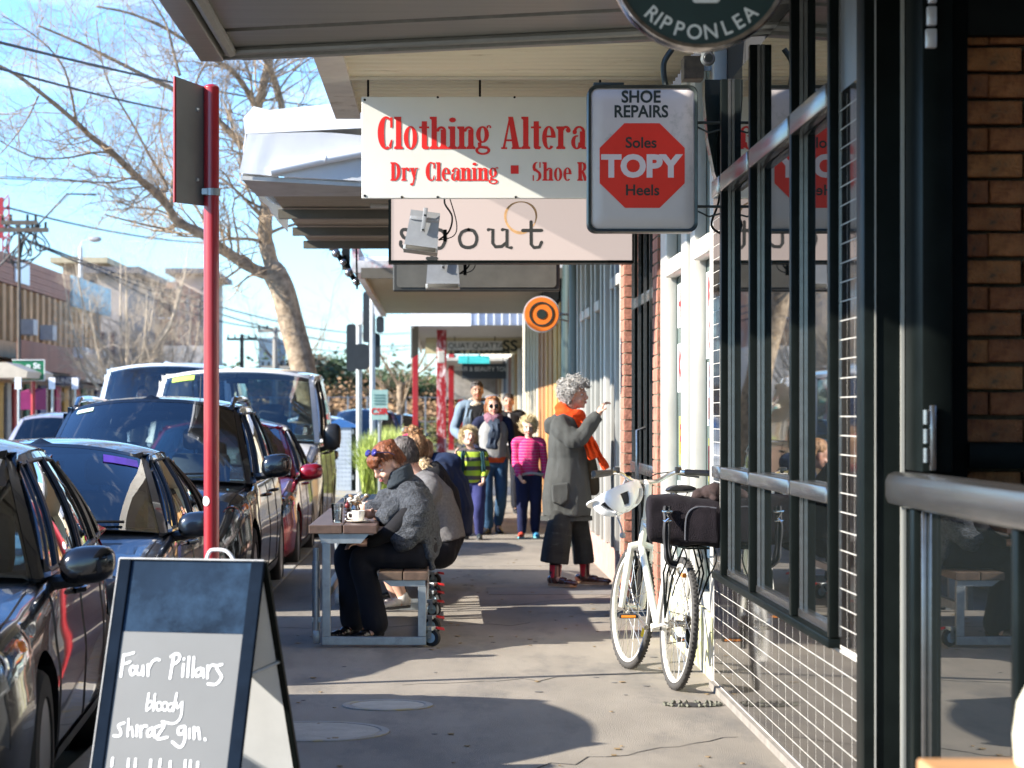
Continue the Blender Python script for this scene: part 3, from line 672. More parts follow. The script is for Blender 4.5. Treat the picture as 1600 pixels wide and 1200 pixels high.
# ---- the light pink "spout" box sign
DS = 17.5
def SQ(px, py, d=0): p = P(px, py, DS); return p.x, p.z
sp = thing('spout_sign', 'wide pale pink box sign with spout in typewriter letters and a coffee ring', 'shop sign', (.4,DS,2.5))
x0, z0 = SQ(607,411); x1, z1 = SQ(990,308)
b = B(); box(b, (x0,DS,z0), (x1,DS+.2,z1+.02)); obj('box', b, m_blk, sp)
b = B()
for lo, hi in (((x0,DS-.012,z0),(x1,DS-.001,z0+.02)),((x0,DS-.012,z0+.02),(x0+.02,DS-.001,z1)),((x1-.012,DS-.012,z0+.02),(x1,DS-.001,z1))): box(b, lo, hi)
obj('trim', b, m_blk, sp)
b = B(); box(b, (x0+.02,DS-.006,z0+.02), (x1-.012,DS-.001,z1)); obj('face', b, emis('spout_face', (.78,.64,.58), .25), sp); MATS['spout_face'].node_tree.nodes['Principled BSDF'].inputs['Base Color'].default_value = (.16,.13,.12,1)  # added glow over a darkened base evens out the shadow edge
m_tw = mat('typewriter_ink', (.03,.03,.028), .6, var=.3)
def sstroke(b, pts, w, k, sm=True):
    q = [SQ(a, c) for a, c in pts]; q = smoothpts(q) if sm else q
    for v in q: pass
    stroke(b, [(v[0]+rnd.uniform(-.0012,.0012), v[1]+rnd.uniform(-.0012,.0012)) for v in q], w, DS-.008-.0003*k)
W2 = 5.4/F*DS
for nm, ss in (('s', [[(641,368),(637,360),(630,359),(627,364),(631,371),(640,375),(642,383),(635,388),(627,384),(626,378)]]),
               ('p', [[(668,361),(675,361),(675,404)],[(675,366),(684,359),(693,363),(696,374),(691,386),(682,388),(675,383)],[(668,404),(682,404)]]),
               ('o', [[(732,359),(722,363),(718,373),(722,384),(732,387),(742,383),(745,373),(741,362),(732,359)]]),
               ('u', [[(763,359),(770,359),(770,380),(774,386),(784,385),(792,379)],[(785,359),(792,359),(792,386),(799,387)]]),
               ('t', [[(830,347),(830,382),(834,387),(843,386),(846,379)],[(817,360),(846,360)]])):
    b = B()
    for k, s_ in enumerate(ss): sstroke(b, s_, W2, k, nm in 'spo')
    obj('letter', b, m_tw, sp, recalc=False)
b = B(); cx, cz = SQ(814,339); rr = 23.5/F*DS; rows = []
for i in range(61):
    a = 2*PI*i/60; w_ = .008+.008*max(0, math.sin(a*1.0+3.9))+.004*math.sin(3*a); rows.append([(cx+(rr+w_)*math.cos(a),DS-.0075,cz+(rr+w_)*math.sin(a)), (cx+(rr-.004)*math.cos(a),DS-.0075,cz+(rr-.004)*math.sin(a))])
grid(b, rows); obj('coffee_ring', b, mat('coffee_stain', (.62,.36,.16), .6, var=.25, scale=20), sp, recalc=False)

# ---- floodlights
def flood(px, py, D, label, yaw, tilt):
    c = P(px, py, D); t = thing('floodlight', label, 'floodlight', c, 'grey floodlights under the signs')
    M = Matrix.Translation(c) @ Euler((tilt,yaw,0)).to_matrix().to_4x4()
    s = D/F
    def bx_(lo, hi, nm, m, bev=.004):
        b = B(); box(b, lo, hi, bev=bev); b.transform(M); return obj(nm, b, m, t, smooth=True)
    m_g = mat('flood_grey', (.30,.31,.32), .5, metal=.3, var=.1, scale=12)
    b = B(); w0, w1 = 23*s, 26*s
    loft(b, [[(-w0,-.07,30*s),(w0,-.07,30*s),(w0,.07,30*s),(-w0,.07,30*s)],[(-w0,-.09,14*s),(w0,-.09,14*s),(w0,.07,14*s),(-w0,.07,14*s)],[(-w1,-.10,-26*s),(w1,-.10,-26*s),(w1,.07,-26*s),(-w1,.07,-26*s)]]); b.transform(M); obj('body', b, m_g, t)
    bx_((-w0+.002,-.10,14*s), (w0-.002,-.088,20*s), 'lip', m_g)
    bx_((-w1-.004,-.115,-34*s), (w1+.004,.08,-26.5*s), 'bezel', mat('flood_rim', (.5,.48,.44), .4, metal=.5))
    bx_((-w1+.012,-.119,-33*s), (w1-.012,-.116,-27*s), 'grille', mat('flood_grille', (.10,.09,.07), .6))
    bx_((-.014,-.122,-4*s), (.014,-.108,34*s), 'arm', m_g, .002)
    b = B()
    for z in (-1*s, 22*s): cyl(b, M @ Vector((0,-.128,z)), M @ Vector((0,-.12,z)), .007, 8)
    obj('bolt', b, m_blk, t, kind='stuff')
    b = B(); q = M @ Vector((w1,0,-10*s)); tube(b, smoothpts([q, q+Vector((.07,0,.06)), q+Vector((.09,0,.16)), q+Vector((.04,0,.25)), q+Vector((.05,0,.33))]), .007, 6); tube(b, smoothpts([q, q+Vector((.10,.02,.03)), q+Vector((.12,.02,.12)), q+Vector((.06,.02,.33))]), .004, 6); box(b, q+Vector((.03,-.02,-.01)), q+Vector((.055,.02,.07)))
    obj('cable', b, m_blk, t)
flood(661,362,16.3,'grey floodlight hanging in front of the spout sign letters', .13, -.06)
flood(692,418,18.6,'second floodlight half hidden below the spout sign', .0, .0)

# dark box sign under spout
DD = 19.2
ds = thing('dark_sign', 'dark unlit box sign hanging just below the spout sign', 'shop sign', (.2,DD,2.4))
p0 = P(614,455,DD); p1 = P(875,395,DD)
b = B(); box(b, (p0.x,DD,p0.z), (p1.x,DD+.12,p1.z), bev=.01); obj('box', b, mat('dark_box', (.035,.035,.03), .5, var=.2), ds)
b = B(); loft(b, [rrect(p0.x+.03,p0.z+.03,p1.x-.03,p1.z,.03,DD-.002), rrect(p0.x+.03,p0.z+.03,p1.x-.03,p1.z,.03,DD-.008)]); obj('face', b, mat('dark_face', (.10,.095,.08), .4, var=.15), ds)

# ---- white crumpled awning
D3 = 19.0
a3 = thing('white_awning', 'white dented metal awning reaching over the kerb behind the signs', 'awning', (-.5,22,3.3))
def A(px, py, D=D3): return P(px, py, D)
def sheet(name, quad, m, nx=14, nz=6, amp=.02, th=.03, par=a3, seed=0):
    a, b_, c, d = [Vector(q) for q in quad]; rows = []
    n = (b_-a).cross(d-a).normalized()
    for j in range(nz+1):
        row = []
        for i in range(nx+1):
            u, v = i/nx, j/nz; p = (a*(1-u)+b_*u)*(1-v)+(d*(1-u)+c*u)*v
            k = noise.noise(Vector((u*4+seed, v*2.2, seed*3.1)))+.6*noise.noise(Vector((u*9, v*5+seed, 1)))
            row.append(p+n*amp*k)
        rows.append(row)
    bm = B(); grid(bm, rows); bmesh.ops.recalc_face_normals(bm, faces=bm.faces)
    bmesh.ops.solidify(bm, geom=list(bm.faces), thickness=th)
    return obj(name, bm, m, par, smooth=35)
pw = .0
b = B(); q = [(380,185),(396,166),(420,172),(620,152),(620,197),(383,209)]
prism(b, [A(*v) for v in q], (0,.04,0)); obj('top_strip', b, m_whm, a3)
for v in a3.children[-1].data.vertices: pass
def face_sheet(name, top, bot, m, amp=.02, seed=1, D=D3, nz=5):
    rows = []
    n = len(top)
    tp, bt = smoothpts([(a, c) for a, c in top], 4) if n > 2 else [Vector(x) for x in top], smoothpts([(a, c) for a, c in bot], 4) if n > 2 else [Vector(x) for x in bot]
    for j in range(nz+1):
        rows.append([P(*(tp[i]*(1-j/nz)+bt[i]*(j/nz)), D)+Vector((0, .03*(1-j/nz)+amp*(noise.noise(Vector((i*.35+seed, j*.7, seed)))+(0.0)), 0)) for i in range(len(tp))])
    bm = B(); grid(bm, rows); bmesh.ops.solidify(bm, geom=list(bm.faces), thickness=.01)
    return obj(name, bm, m, a3, smooth=35)
face_sheet('end_panel', [(386,209),(410,208),(440,207),(500,206),(565,211),(640,222)], [(374,270),(395,272),(430,275),(500,279),(565,283),(640,290)], m_whm, .010, 2, D3-.03, 3)
b = B(); tube(b, [A(423,266,D3-.06), A(505,248,D3-.06), A(620,226,D3-.06)], .045, 14); obj('loose_pipe', b, m_whm, a3, smooth=True)
b = B(); p = A(507,247,D3-.06); tube(b, [p+Vector((-.012,0,.003)), p+Vector((.012,0,-.003))], .049, 14); obj('pipe_clip', b, m_whm, a3)
sheet('side_sheet', [A(374,270)+Vector((0,.14,0)), (-1.62,25,3.30), (-1.62,25,3.72), A(381,186)+Vector((0,.14,0))], m_whm, 20, 6, .022, .01, seed=5)
b = B(); prism(b, [A(381,186)+Vector((0,0.05,0)), A(640,160)+Vector((0,.05,0)), (1.5,26,3.85), (-1.6,26,3.8)], (0,0,.03)); obj('roof', b, m_whm, a3)
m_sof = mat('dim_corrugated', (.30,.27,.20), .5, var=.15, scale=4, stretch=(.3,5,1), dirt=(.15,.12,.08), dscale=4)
b = B(); prism(b, [A(378,275), A(640,290), (1.5,19.3,3.19), (-1.5,19.5,3.2)], (0,0,-.03)); obj('under_lip', b, mat('lip_grey', (.4,.4,.38), .5), a3)
rows = []; y = 19.3; i = 0; b = B()
while y < 26:
    rows.append([(-1.42,y,3.24+.014*math.sin(i*PI/3)),(1.5,y,3.24+.014*math.sin(i*PI/3))]); y += .028; i += 1
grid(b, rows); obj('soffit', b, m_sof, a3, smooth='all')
b = B()
for y in (21.2,23.2,25.0): box(b, (-1.45,y,3.13), (1.5,y+.08,3.21))
obj('beam', b, mat('beam_dark', (.10,.09,.07), .6), a3, kind='stuff')
b = B(); tube(b, [(-.62,20.5,3.18),(-.2,20.5,3.18)], .02, 8); obj('fluorescent_tube', b, m_whfr, a3)
# hanging crumpled flap under its kerb edge
rows = []; b = B()
for j in range(7):
    v = j/6; row = []
    for i in range(15):
        u = i/14; t = P(390+115*u, 281+52*u, 19.3+5.5*u); d = P(396+70*min(1,u*1.6)+ (500-466)*max(0,u-.62)*2.5, 285+60*min(1,u*1.5)-6*max(0,u-.6), 19.3+5.5*u)
        row.append(t.lerp(d, v)+Vector((.06*math.sin(v*5+u*3), 0, .02*math.sin(u*14))))
    rows.append(row)
grid(b, rows); bmesh.ops.solidify(b, geom=list(b.faces), thickness=.008); obj('torn_flap', b, m_whm, a3, smooth=60)
# hanging brackets below it
for n_, (px, pa, pb) in enumerate(((520,346,410),(540,344,440))):
    hb = thing('awning_bracket', ('shorter' if n_ == 0 else 'longer')+' of the brown brackets hanging from the white awning edge', 'bracket', P(px,pa,27), 'brackets under the white awning')
    b = B(); a = P(px-5,pa,27); c_ = P(px+7,pb-18,27); box(b, (a.x,26.9,c_.z), (c_.x,27.0,a.z)); obj('plate', b, mat('bracket_brown', (.10,.08,.06), .5, metal=.4, var=.2), hb)
    b = B(); tube(b, [P(px-3,pb-40,26.85), P(px+8,pb-12,26.85), P(px+20,pb+6,26.85)], .03, 8); obj('arm', b, m_blk, hb, smooth=True)
    b = B(); q = P(px+5,pb-14,26.8); ell(b, q, (.05,.05,.05)); ell(b, q+Vector((.08,0,-.1)), (.04,.04,.04)); obj('clamp', b, m_alu, hb, smooth=True)
b = B(); tube(b, [P(556,344,26), P(558,452,26)], .012, 6); tag(obj('hanging_rod', b, m_blk), 'thin black rod hanging straight down past the brackets', 'rod')
# ---- further awnings
def awning(name, label, x0, y0, y1, z, m, fas, mf, edge=.22, cx=1.5):
    t = thing(name, label, 'awning', (0,(y0+y1)/2,z))
    b = B(); rows = []; y = y0; i = 0; st = max(.03, (y1-y0)/260)
    while y < y1: rows.append([(x0,y,z+.012*math.sin(i*PI/3)),(cx,y,z+.012*math.sin(i*PI/3))]); y += st; i += 1
    grid(b, rows); obj('soffit', b, m, t, smooth='all')
    b = B(); box(b, (x0,y0,z+.03), (cx,y1,z+.09)); obj('roof', b, m_whm, t)
    b = B(); box(b, (x0-.08,y0-.02,z-.06), (x0,y1,z+edge)); obj('side_fascia', b, mf, t)
    b = B(); box(b, (x0-.08,y0-.09,z-fas[0]), (cx,y0-.03,z+fas[1])); obj('end_fascia', b, mf, t)
    return t
m_graf = mat('graffiti_fascia', (.50,.50,.50), .6, var=.4, scale=6, dirt=(.45,.10,.12), dscale=5, dpos=.58)
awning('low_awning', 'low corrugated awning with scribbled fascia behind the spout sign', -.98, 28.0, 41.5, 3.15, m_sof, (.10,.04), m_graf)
b = B(); box(b, (-.95,27.8,2.98), (1.4,27.88,3.10)); 
tag(obj('awning_beam', b, mat('beam_dark', (.10,.09,.07), .6)), 'dark cross beam at the front of the low awning', 'beam')

# ---- round orange sign
os_ = thing('target_sign', 'round orange sign with black rings on a wall bracket', 'shop sign', (1.1,27.2,2.5))
c = P(846,491,27.0)
for r0, r1, m, yv in ((0,.205,mat('sign_edge', (.5,.5,.52), .4),0),(0,.19,mat('sign_orange', (.85,.20,.02), .5, var=.04),-.024),):
    b = B(); lathe(b, [(r1,.0),(r1,-.022),(.001,-.022)], (c.x,27+yv*.2,c.z), 'y', 40); obj('disc', b, m, os_)
b = B(); lathe(b, [(.138,0),(.138,-.004),(.117,-.004),(.117,0)], (c.x,26.971,c.z), 'y', 40, cap=False); obj('ring', b, m_prb, os_)
b = B(); lathe(b, [(.056,0),(.056,-.004),(.001,-.004)], (c.x,26.971,c.z), 'y', 30); obj('centre', b, m_prb, os_)
b = B(); tube(b, [(c.x+.19,27,c.z),(1.5,27,c.z)], .015, 8); tube(b, [(c.x+.19,27,c.z-.05),(1.5,27,c.z-.11)], .01, 8); obj('bracket', b, m_alu, os_)
# ================================================================ cars
m_rub = mat('tyre_rubber', (.014,.014,.014), .8, var=.2, scale=20, bump=.3)
m_rim = mat('alloy_rim', (.38,.38,.38), .3, metal=.85, var=.1)
m_chr = mat('chrome', (.7,.7,.7), .08, metal=1, var=0)
m_plas = mat('black_plastic', (.014,.014,.015), .38, var=.2)
m_int = mat('car_interior', (.10,.105,.11), .8, var=.2)
m_wind = glass('windscreen_glass', (.62,.72,.72), ior=1.45)
m_side = glass('side_glass', (.06,.07,.07), ior=1.5)
m_lens = glass('lamp_glass', (.75,.78,.80), ior=1.5)
m_lampin = mat('lamp_reflector', (.45,.45,.46), .18, metal=.9, var=.5, scale=30)
m_amber = mat('amber_lens', (.65,.16,.02), .2, var=.1)
m_tail = mat('tail_lens', (.30,.008,.01), .2, var=.1)
def paint(name, col, metal=.35, rough=.32): return mat(name, col, rough, metal=metal, var=.06, scale=40, coat=1.0, dirt=tuple(min(1,c*1.6+.03) for c in col), dscale=3, dpos=.66)

def interp(tab, y):
    if y <= tab[0][0]: return tab[0][1:]
    for a, b in zip(tab, tab[1:]):
        if y <= b[0]:
            t = (y-a[0])/(b[0]-a[0]); t = t*t*(3-2*t)*.45+t*.55
            return tuple(p+(q-p)*t for p, q in zip(a[1:], b[1:]))
    return tab[-1][1:]

def make_car(label, X, Y, pnt, S, group='cars parked along the kerb', cat='car', rot=0, name='parked_car', far=False, rails=False, extra=None, mirror_mat=None):
    """front of the car at y=0 looking toward the camera; x lateral, z up from the road"""
    L_, W, H = S['L'], S['W'], S['H']; hw = W/2; road = -.12
    root = thing(name, label, cat, (0,0,0), group)
    # ---- lower body: y, half width, underside, shoulder height, crown
    st = S['body']
    NP = 15
    def sect(y, v):
        w_, zb, zs, cr = interp(st, y); h = zs-zb
        pts = [(0,zb),(w_*.80,zb),(w_*.93,zb+.02),(w_*.975,zb+.10*h+.02),(w_*.99,zb+.3*h),(w_*1.0,zb+.52*h),(w_*.985,zb+.68*h),(w_*.975,zb+.80*h),(w_*.955,zs-.055),(w_*.915,zs-.015),(w_*.82,zs+cr*.22),(w_*.6,zs+cr*.6),(w_*.3,zs+cr*.92),(0,zs+cr)]
        f = v*(len(pts)-1); i = min(int(f), len(pts)-2); t = f-i
        p0, p1, p2, p3 = pts[max(i-1,0)], pts[i], pts[i+1], pts[min(i+2,len(pts)-1)]
        return tuple(.5*((2*b_)+(-a_+c_)*t+(2*a_-5*b_+4*c_-d_)*t*t+(-a_+3*b_-3*c_+d_)*t**3) for a_, b_, c_, d_ in zip(p0,p1,p2,p3))
    ys = sorted(set([0,.015,.04,.08,.14,.22,.32,.45]+[.45+i*.14 for i in range(int((L_-.9)/.14)+1)]+[L_-.45,L_-.3,L_-.18,L_-.1,L_-.05,L_-.02,L_]))
    VN = 34 if not far else 18
    bm = B(); rings = []
    for y in ys:
        half = [sect(y, i/VN) for i in range(VN+1)]
        ring = [(x, y, z) for x, z in half]+[(-x, y, z) for x, z in half[-2:0:-1]]
        rings.append(ring)
    loft(bm, rings); bmesh.ops.recalc_face_normals(bm, faces=bm.faces)
    body = obj('body', bm, pnt, root, recalc=False)
    # wheel arches cut through
    wx = S['wheels']; wr = S.get('wr', .31)
    if not far:
        cb = B()
        for y in wx:
            for s in (-1,1): cyl(cb, (s*(hw-.26),y,wr+.01), (s*(hw+.2),y,wr+.01), wr+.055, 40)
        cme = bpy.data.meshes.new('cut'); bmesh.ops.recalc_face_normals(cb, faces=cb.faces); cb.to_mesh(cme); cb.free(); co = bpy.data.objects.new('cut', cme); COL.objects.link(co)
        md = body.modifiers.new('b', 'BOOLEAN'); md.operation = 'DIFFERENCE'; md.object = co; md.solver = 'EXACT'
        dg = bpy.context.evaluated_depsgraph_get(); nm = bpy.data.meshes.new_from_object(body.evaluated_get(dg)); body.modifiers.clear(); body.data = nm; bpy.data.objects.remove(co)
        nm.materials.clear(); nm.materials.append(pnt)
        nm.shade_smooth(); nm.set_sharp_from_angle(angle=math.radians(38))
    else: body.data.shade_smooth()
    def patch(nm, m, y0, y1, v0, v1, sides=(1,-1), off=.006, ny=10, nv=8, th=0, par=root, fn=None):
        for s in sides:
            b = B(); rows = []
            for j in range(nv+1):
                row = []
                for i in range(ny+1):
                    y = y0+(y1-y0)*i/ny; v = v0+(v1-v0)*j/nv
                    if fn: y, v = fn(i/ny, j/nv)
                    x, z = sect(y, v); dy = sect(y+.02, v)[0]-sect(y-.0, v)[0]
                    n = Vector((1, -max(-.0, dy/.02)*1.0, 0)).normalized() if v < .62 else Vector((.3,-.3,1)).normalized()
                    row.append(Vector((s*(x+n.x*off), y+n.y*off, z+n.z*off)))
                rows.append(row)
            grid(b, rows); obj(nm, b, m, par, smooth=True)
    # ---- cabin : perimeter points (belt xyz, roof xyz)
    G = S['cabin']
    bw, rw = G['bw'], G['rw']; zb_ = G['zb']; zr = G['zr']
    ws0, wsC, rf0, rfC = G['ws_center'], G['ws_corner'], G['roof_center'], G['roof_corner']   # y values of windscreen base and roof front, centre and corner
    cr = G.get('crown', .05)
    def wsB(u): a = abs(u)**2.3; return Vector((u*bw, ws0+(wsC-ws0)*a, zb_+G.get('cowl', 0)*(1-a)))
    def wsR(u): a = abs(u)**2.6; return Vector((u*rw, rf0+(rfC-rf0)*a, zr-.035*abs(u)**3+cr*(1-u*u)))
    rb, rt = G['rear_base'], G['rear_top']
    def rgB(u): a = abs(u)**2.3; return Vector((u*bw*.97, rb-(.10)*a, G.get('zrb', zb_)))
    def rgR(u): a = abs(u)**2.6; return Vector((u*rw*.94, rt-(.06)*a, G.get('zrr', zr)-.03*abs(u)**3+cr*(1-u*u)))
    def sideB(t): y = wsC+(rb-.10-wsC)*t; bulge = .035*math.sin(PI*t); return Vector((bw*(1-.03*t)+bulge, y, zb_+(G.get('zrb', zb_)-zb_)*t))
    def sideR(t): y = rfC+(rt-.06-rfC)*t; bulge = .03*math.sin(PI*t); return Vector((rw*(1-.06*t)+bulge, y, zr-.035+(G.get('zrr', zr)-zr)*t+.03*math.sin(PI*t)))
    def mixh(a, b_, h, out):
        p = a.lerp(b_, h); k = math.sin(PI*h)*.028; return p+out*k
    NW = 16
    def wscreen(u, h): return mixh(wsB(u), wsR(u), h, Vector((0,-.8,.5)))
    def rscreen(u, h): return mixh(rgB(u), rgR(u), h, Vector((0,.8,.5)))
    def side(t, h, s): 
        p = mixh(sideB(t), sideR(t), h, Vector((1,0,0))); return Vector((p.x*s, p.y, p.z))
    cb = B()
    # windscreen surround
    def strip(fn, u0, u1, h0, h1, n=6, m=4):
        grid(cb, [[fn(u0+(u1-u0)*i/n, h0+(h1-h0)*j/m) for i in range(n+1)] for j in range(m+1)])
    for s in (-1, 1):
        strip(lambda u, h: wscreen(s*u, h), .945, 1, 0, 1, 2, 10)
        strip(lambda u, h: rscreen(s*u, h), .88, 1, 0, 1, 2, 8)
        pil = G['pillars']       # list of (t0,t1) painted strips at belt, glass between
        strip(lambda t, h: side(t, h, s), 0, 1, .93, 1.0, 24, 2)
        strip(lambda t, h: side(t, h, s), 0, 1, 0, .05, 24, 1)
        for t0, t1 in pil: strip(lambda t, h: side(t, h, s), t0, t1, .05, .93, 3, 8)
    strip(wscreen, -.945, .945, .955, 1, 16, 1); strip(rscreen, -.88, .88, .92, 1, 12, 1); strip(rscreen, -.88, .88, 0, .06, 12, 1)
    # roof
    rows = []
    for j in range(17):
        v = j/16; row = []
        for i in range(21):
            u = -1+2*i/20; a = wsR(u); c = rgR(u)
            sr = sideR(v); wv = sr.x; p = a.lerp(c, v)
            x = u*wv; z = sr.z+(.035)*(1-abs(u)**3)+cr*(1-u*u)+.012*math.sin(PI*v)
            row.append(Vector((x, p.y, z)))
        rows.append(row)
    grid(cb, rows)
    bmesh.ops.remove_doubles(cb, verts=cb.verts, dist=.002); bmesh.ops.recalc_face_normals(cb, faces=cb.faces)
    bmesh.ops.solidify(cb, geom=list(cb.faces), thickness=.025)
    obj('roof', cb, pnt, root, smooth=42)
    def pane(nm, fn, m, u0, u1, h0, h1, n=14, mm=8, inset=.008):
        b = B(); grid(b, [[fn(u0+(u1-u0)*i/n, h0+(h1-h0)*j/mm) for i in range(n+1)] for j in range(mm+1)])
        return obj(nm, b, m, root, smooth=True)
    pane('windscreen', wscreen, m_wind, -.94, .94, .0, .95)
    pane('rear_window', rscreen, m_side if far else m_wind, -.875, .875, .06, .915)
    for s in (-1,1):
        prev = None
        edges = [0]+[q for t in G['pillars'] for q in t]+[1]
        for i in range(0, len(G['pillars'])-1):
            t0, t1 = G['pillars'][i][1], G['pillars'][i+1][0]
            pane('side_window', lambda t, h: side(t, h, s)-Vector((s*.006,0,0)), m_side, t0-.002, t1+.002, .05, .93, 8, 6)
            # dark rubber surround
            b = B()
            for ta in (t0, t1): tube(b, [side(ta, h/8*.88+.05, s) for h in range(9)], .009, 5)
            tube(b, [side(t0+(t1-t0)*k/8, .05, s)+Vector((s*.002,0,0)) for k in range(9)], .010, 5); tube(b, [side(t0+(t1-t0)*k/8, .93, s) for k in range(9)], .009, 5)
            obj('window_seal', b, m_plas, root, smooth=True)
    # interior
    b = B()
    pr = [sideB(t) for t in [i/10 for i in range(11)]]
    fl = [(p.x*.93, p.y, p.z-.01) for p in pr]; fr = [(-p.x*.93, p.y, p.z-.01) for p in pr[::-1]]
    prism(b, [wsB(u)*1.0+Vector((0,.04,-.005)) for u in (-.9,-.5,0,.5,.9)]+fl+fr, (0,0,.012)); obj('dashboard', b, m_int, root)
    if not far:
        sy = wsC+.62
        for s in (-1,1):
            b = B(); box(b, (s*.36-.23,sy,zb_-.25), (s*.36+.23,sy+.14,zb_+.22), bev=.05); box(b, (s*.36-.14,sy+.02,zb_+.25), (s*.36+.14,sy+.13,zb_+.42), bev=.045); 
            for q in (-.05,.05): cyl(b, (s*.36+q,sy+.07,zb_+.2), (s*.36+q,sy+.07,zb_+.28), .008, 6)
            obj('front_seat', b, m_int, root, smooth=True)
            b = B(); box(b, (s*.36-.12,sy+.95,zb_+.12), (s*.36+.12,sy+1.05,zb_+.30), bev=.04); obj('headrest', b, m_int, root, smooth=True)
        b = B(); c0 = Vector((-.36, wsC+.28, zb_+.0)); tube(b, [c0+Vector((.18*math.cos(a), -.09*math.sin(a)*-.6, .17*math.sin(a)+.0)) for a in [2*PI*i/28 for i in range(28)]], .014, 8, closed=True)
        tube(b, [c0+Vector((-.17,0,0)), c0, c0+Vector((.17,0,0))], .016, 6); obj('steering_wheel', b, mat('wheel_rim_grey', (.10,.10,.11), .5), root, smooth=True)
        b = B(); c = wsR(0)+Vector((0,.10,-.13)); box(b, c+Vector((-.12,-.012,-.032)), c+Vector((.12,.012,.032)), bev=.012); cyl(b, c, c+Vector((0,-.03,.10)), .01, 6); obj('rear_view_mirror', b, m_plas, root, smooth=True)
        # wipers
        b = B()
        for u0, u1 in ((-.55,.05),(.12,.72)):
            tube(b, [wscreen(u0+(u1-u0)*k/6, .018+.05*k/6)+Vector((0,-.018,.012)) for k in range(7)], .008, 5)
        obj('wiper', b, m_plas, root, label=None, kind='stuff')
    # ---- wheels
    nsp = S.get('spokes', 5)
    for y in wx:
        for s in (-1,1):
            xo = s*(hw-.015); w_ = thing_part('wheel', root, (xo, y, wr))
            b = B(); tw = .20; lathe(b, [(wr*.66,-tw),(wr*.93,-tw),(wr-.008,-tw+.015),(wr,-tw+.04),(wr,-.04),(wr-.008,-.015),(wr*.93,.0),(wr*.68,.004),(wr*.655,-.015),(wr*.655,-tw)], (0,0,0), 'x', 40)
            if s < 0: b.transform(Matrix.Scale(-1, 4, (1,0,0)))
            o = obj('tyre', b, m_rub, w_, smooth=30, world=False)
            b = B(); R_ = wr*.66
            lathe(b, [(R_,-.004),(R_*.94,-.006),(R_*.93,-.05),(R_*.93,-.12),(R_*.2,-.13),(.001,-.13)], (0,0,0), 'x', 40)
            lathe(b, [(.001,-.012),(.035,-.014),(.055,-.02),(.06,-.05)], (0,0,0), 'x', 20)
            for k in range(nsp):
                a = 2*PI*k/nsp+.3
                for d in (-.10,.10):
                    p0 = Vector((-.03, .05*math.cos(a+d*3), .05*math.sin(a+d*3))); p1 = Vector((-.012, R_*.95*math.cos(a+d*1.6), R_*.95*math.sin(a+d*1.6)))
                    n_ = (p1-p0).cross(Vector((1,0,0))).normalized()*.016
                    prism(b, [p0-n_*1.3, p0+n_*1.3, p1+n_, p1-n_], (-.03,0,0))
            if s < 0: b.transform(Matrix.Scale(-1, 4, (1,0,0)))
            obj('rim', b, m_rim, w_, smooth=35, world=False)
            if not far:
                b = B(); lathe(b, [(.0011,-.16),(wr+.05,-.16),(wr+.05,-.20),(.001,-.20)], (s*.0,0,0), 'x', 24)
                if s < 0: b.transform(Matrix.Scale(-1, 4, (1,0,0)))
                obj('well_lining', b, m_plas, w_, world=False)
    # ---- front
    fz = S['front']; mf = mirror_mat or pnt
    lampv = S.get('lamp', (.60,.74)); ly = S.get('lampy', (.10,.62))
    def lampfn(u, v):
        # wraps round the corner; taller at the nose, pointed toward the door
        y = ly[0]+(ly[1]-ly[0])*u; mid = lampv[0]+(lampv[1]-lampv[0])*(.5+.35*u); half = (lampv[1]-lampv[0])*.5*(1-.75*u**1.6); return y, mid+(v*2-1)*half
    patch('headlight', m_lampin, 0,0,0,0, off=.003, ny=12, nv=6, fn=lampfn)
    for s in (1,-1):
        yy, vv = lampfn(.22,.45); x, z = sect(yy, vv)
        b = B(); lathe(b, [(.001,.0),(.045,-.004),(.06,-.02),(.066,-.02),(.07,.0)], (0,0,0), 'y', 20); b.transform(Matrix.Translation((s*(x*.93),yy-.02,z))); obj('lamp_bowl', b, m_chr, root, smooth=True)
        yy, vv = lampfn(.5,.35); x, z = sect(yy, vv)
        b = B(); ell(b, (s*(x-.01),yy,z), (.03,.05,.03)); obj('indicator', b, m_amber, root, smooth=True)
    patch('headlight_lens', m_lens, 0,0,0,0, off=.014, ny=12, nv=6, fn=lampfn)
    gw = fz.get('gw', .42); 
    b = B(); z0, z1 = fz['grille']
    box(b, (-gw,-.022,z0), (gw,.03,z1), bev=.02); obj('grille_frame', b, m_plas, root, smooth=True)
    b = B()
    for i in range(3): z = z0+(z1-z0)*(i+.6)/3.2; box(b, (-gw+.03,-.032,z), (gw-.03,-.0225,z+.012), bev=.003)
    obj('grille_bar', b, m_chr, root, kind='stuff')
    b = B(); z0, z1 = fz['intake']; box(b, (-gw*1.25,-.018,z0), (gw*1.25,.04,z1), bev=.03); obj('air_intake', b, m_plas, root, smooth=True)
    b = B(); lathe(b, [(.05,-.045),(.055,-.035),(.001,-.034)], (0,0,0), 'y', 20); b.transform(Matrix.Translation((0,0,(fz['grille'][0]+fz['grille'][1])/2))); obj('badge', b, m_chr, root, smooth=True)
    b = B(); box(b, (-.186,-.04,fz['plate']), (.186,-.032,fz['plate']+.11), bev=.003); obj('number_plate', b, m_white, root)
    for s in (1,-1):
        b = B(); x, z = sect(.10,.40); lathe(b, [(.001,-.03),(.045,-.028),(.06,-.012),(.06,.02)], (s*(hw*.72),.06,fz['intake'][0]+.08), 'y', 20); obj('fog_lamp', b, m_chr, root, smooth=True)
    # bonnet shut lines
    b = B()
    for s in (1,-1): tube(b, [Vector((s*sect(y,.735)[0], y, sect(y,.735)[1]+.0)) for y in [.16+i*(ws0+.10-.16)/14 for i in range(15)]], .005, 4)
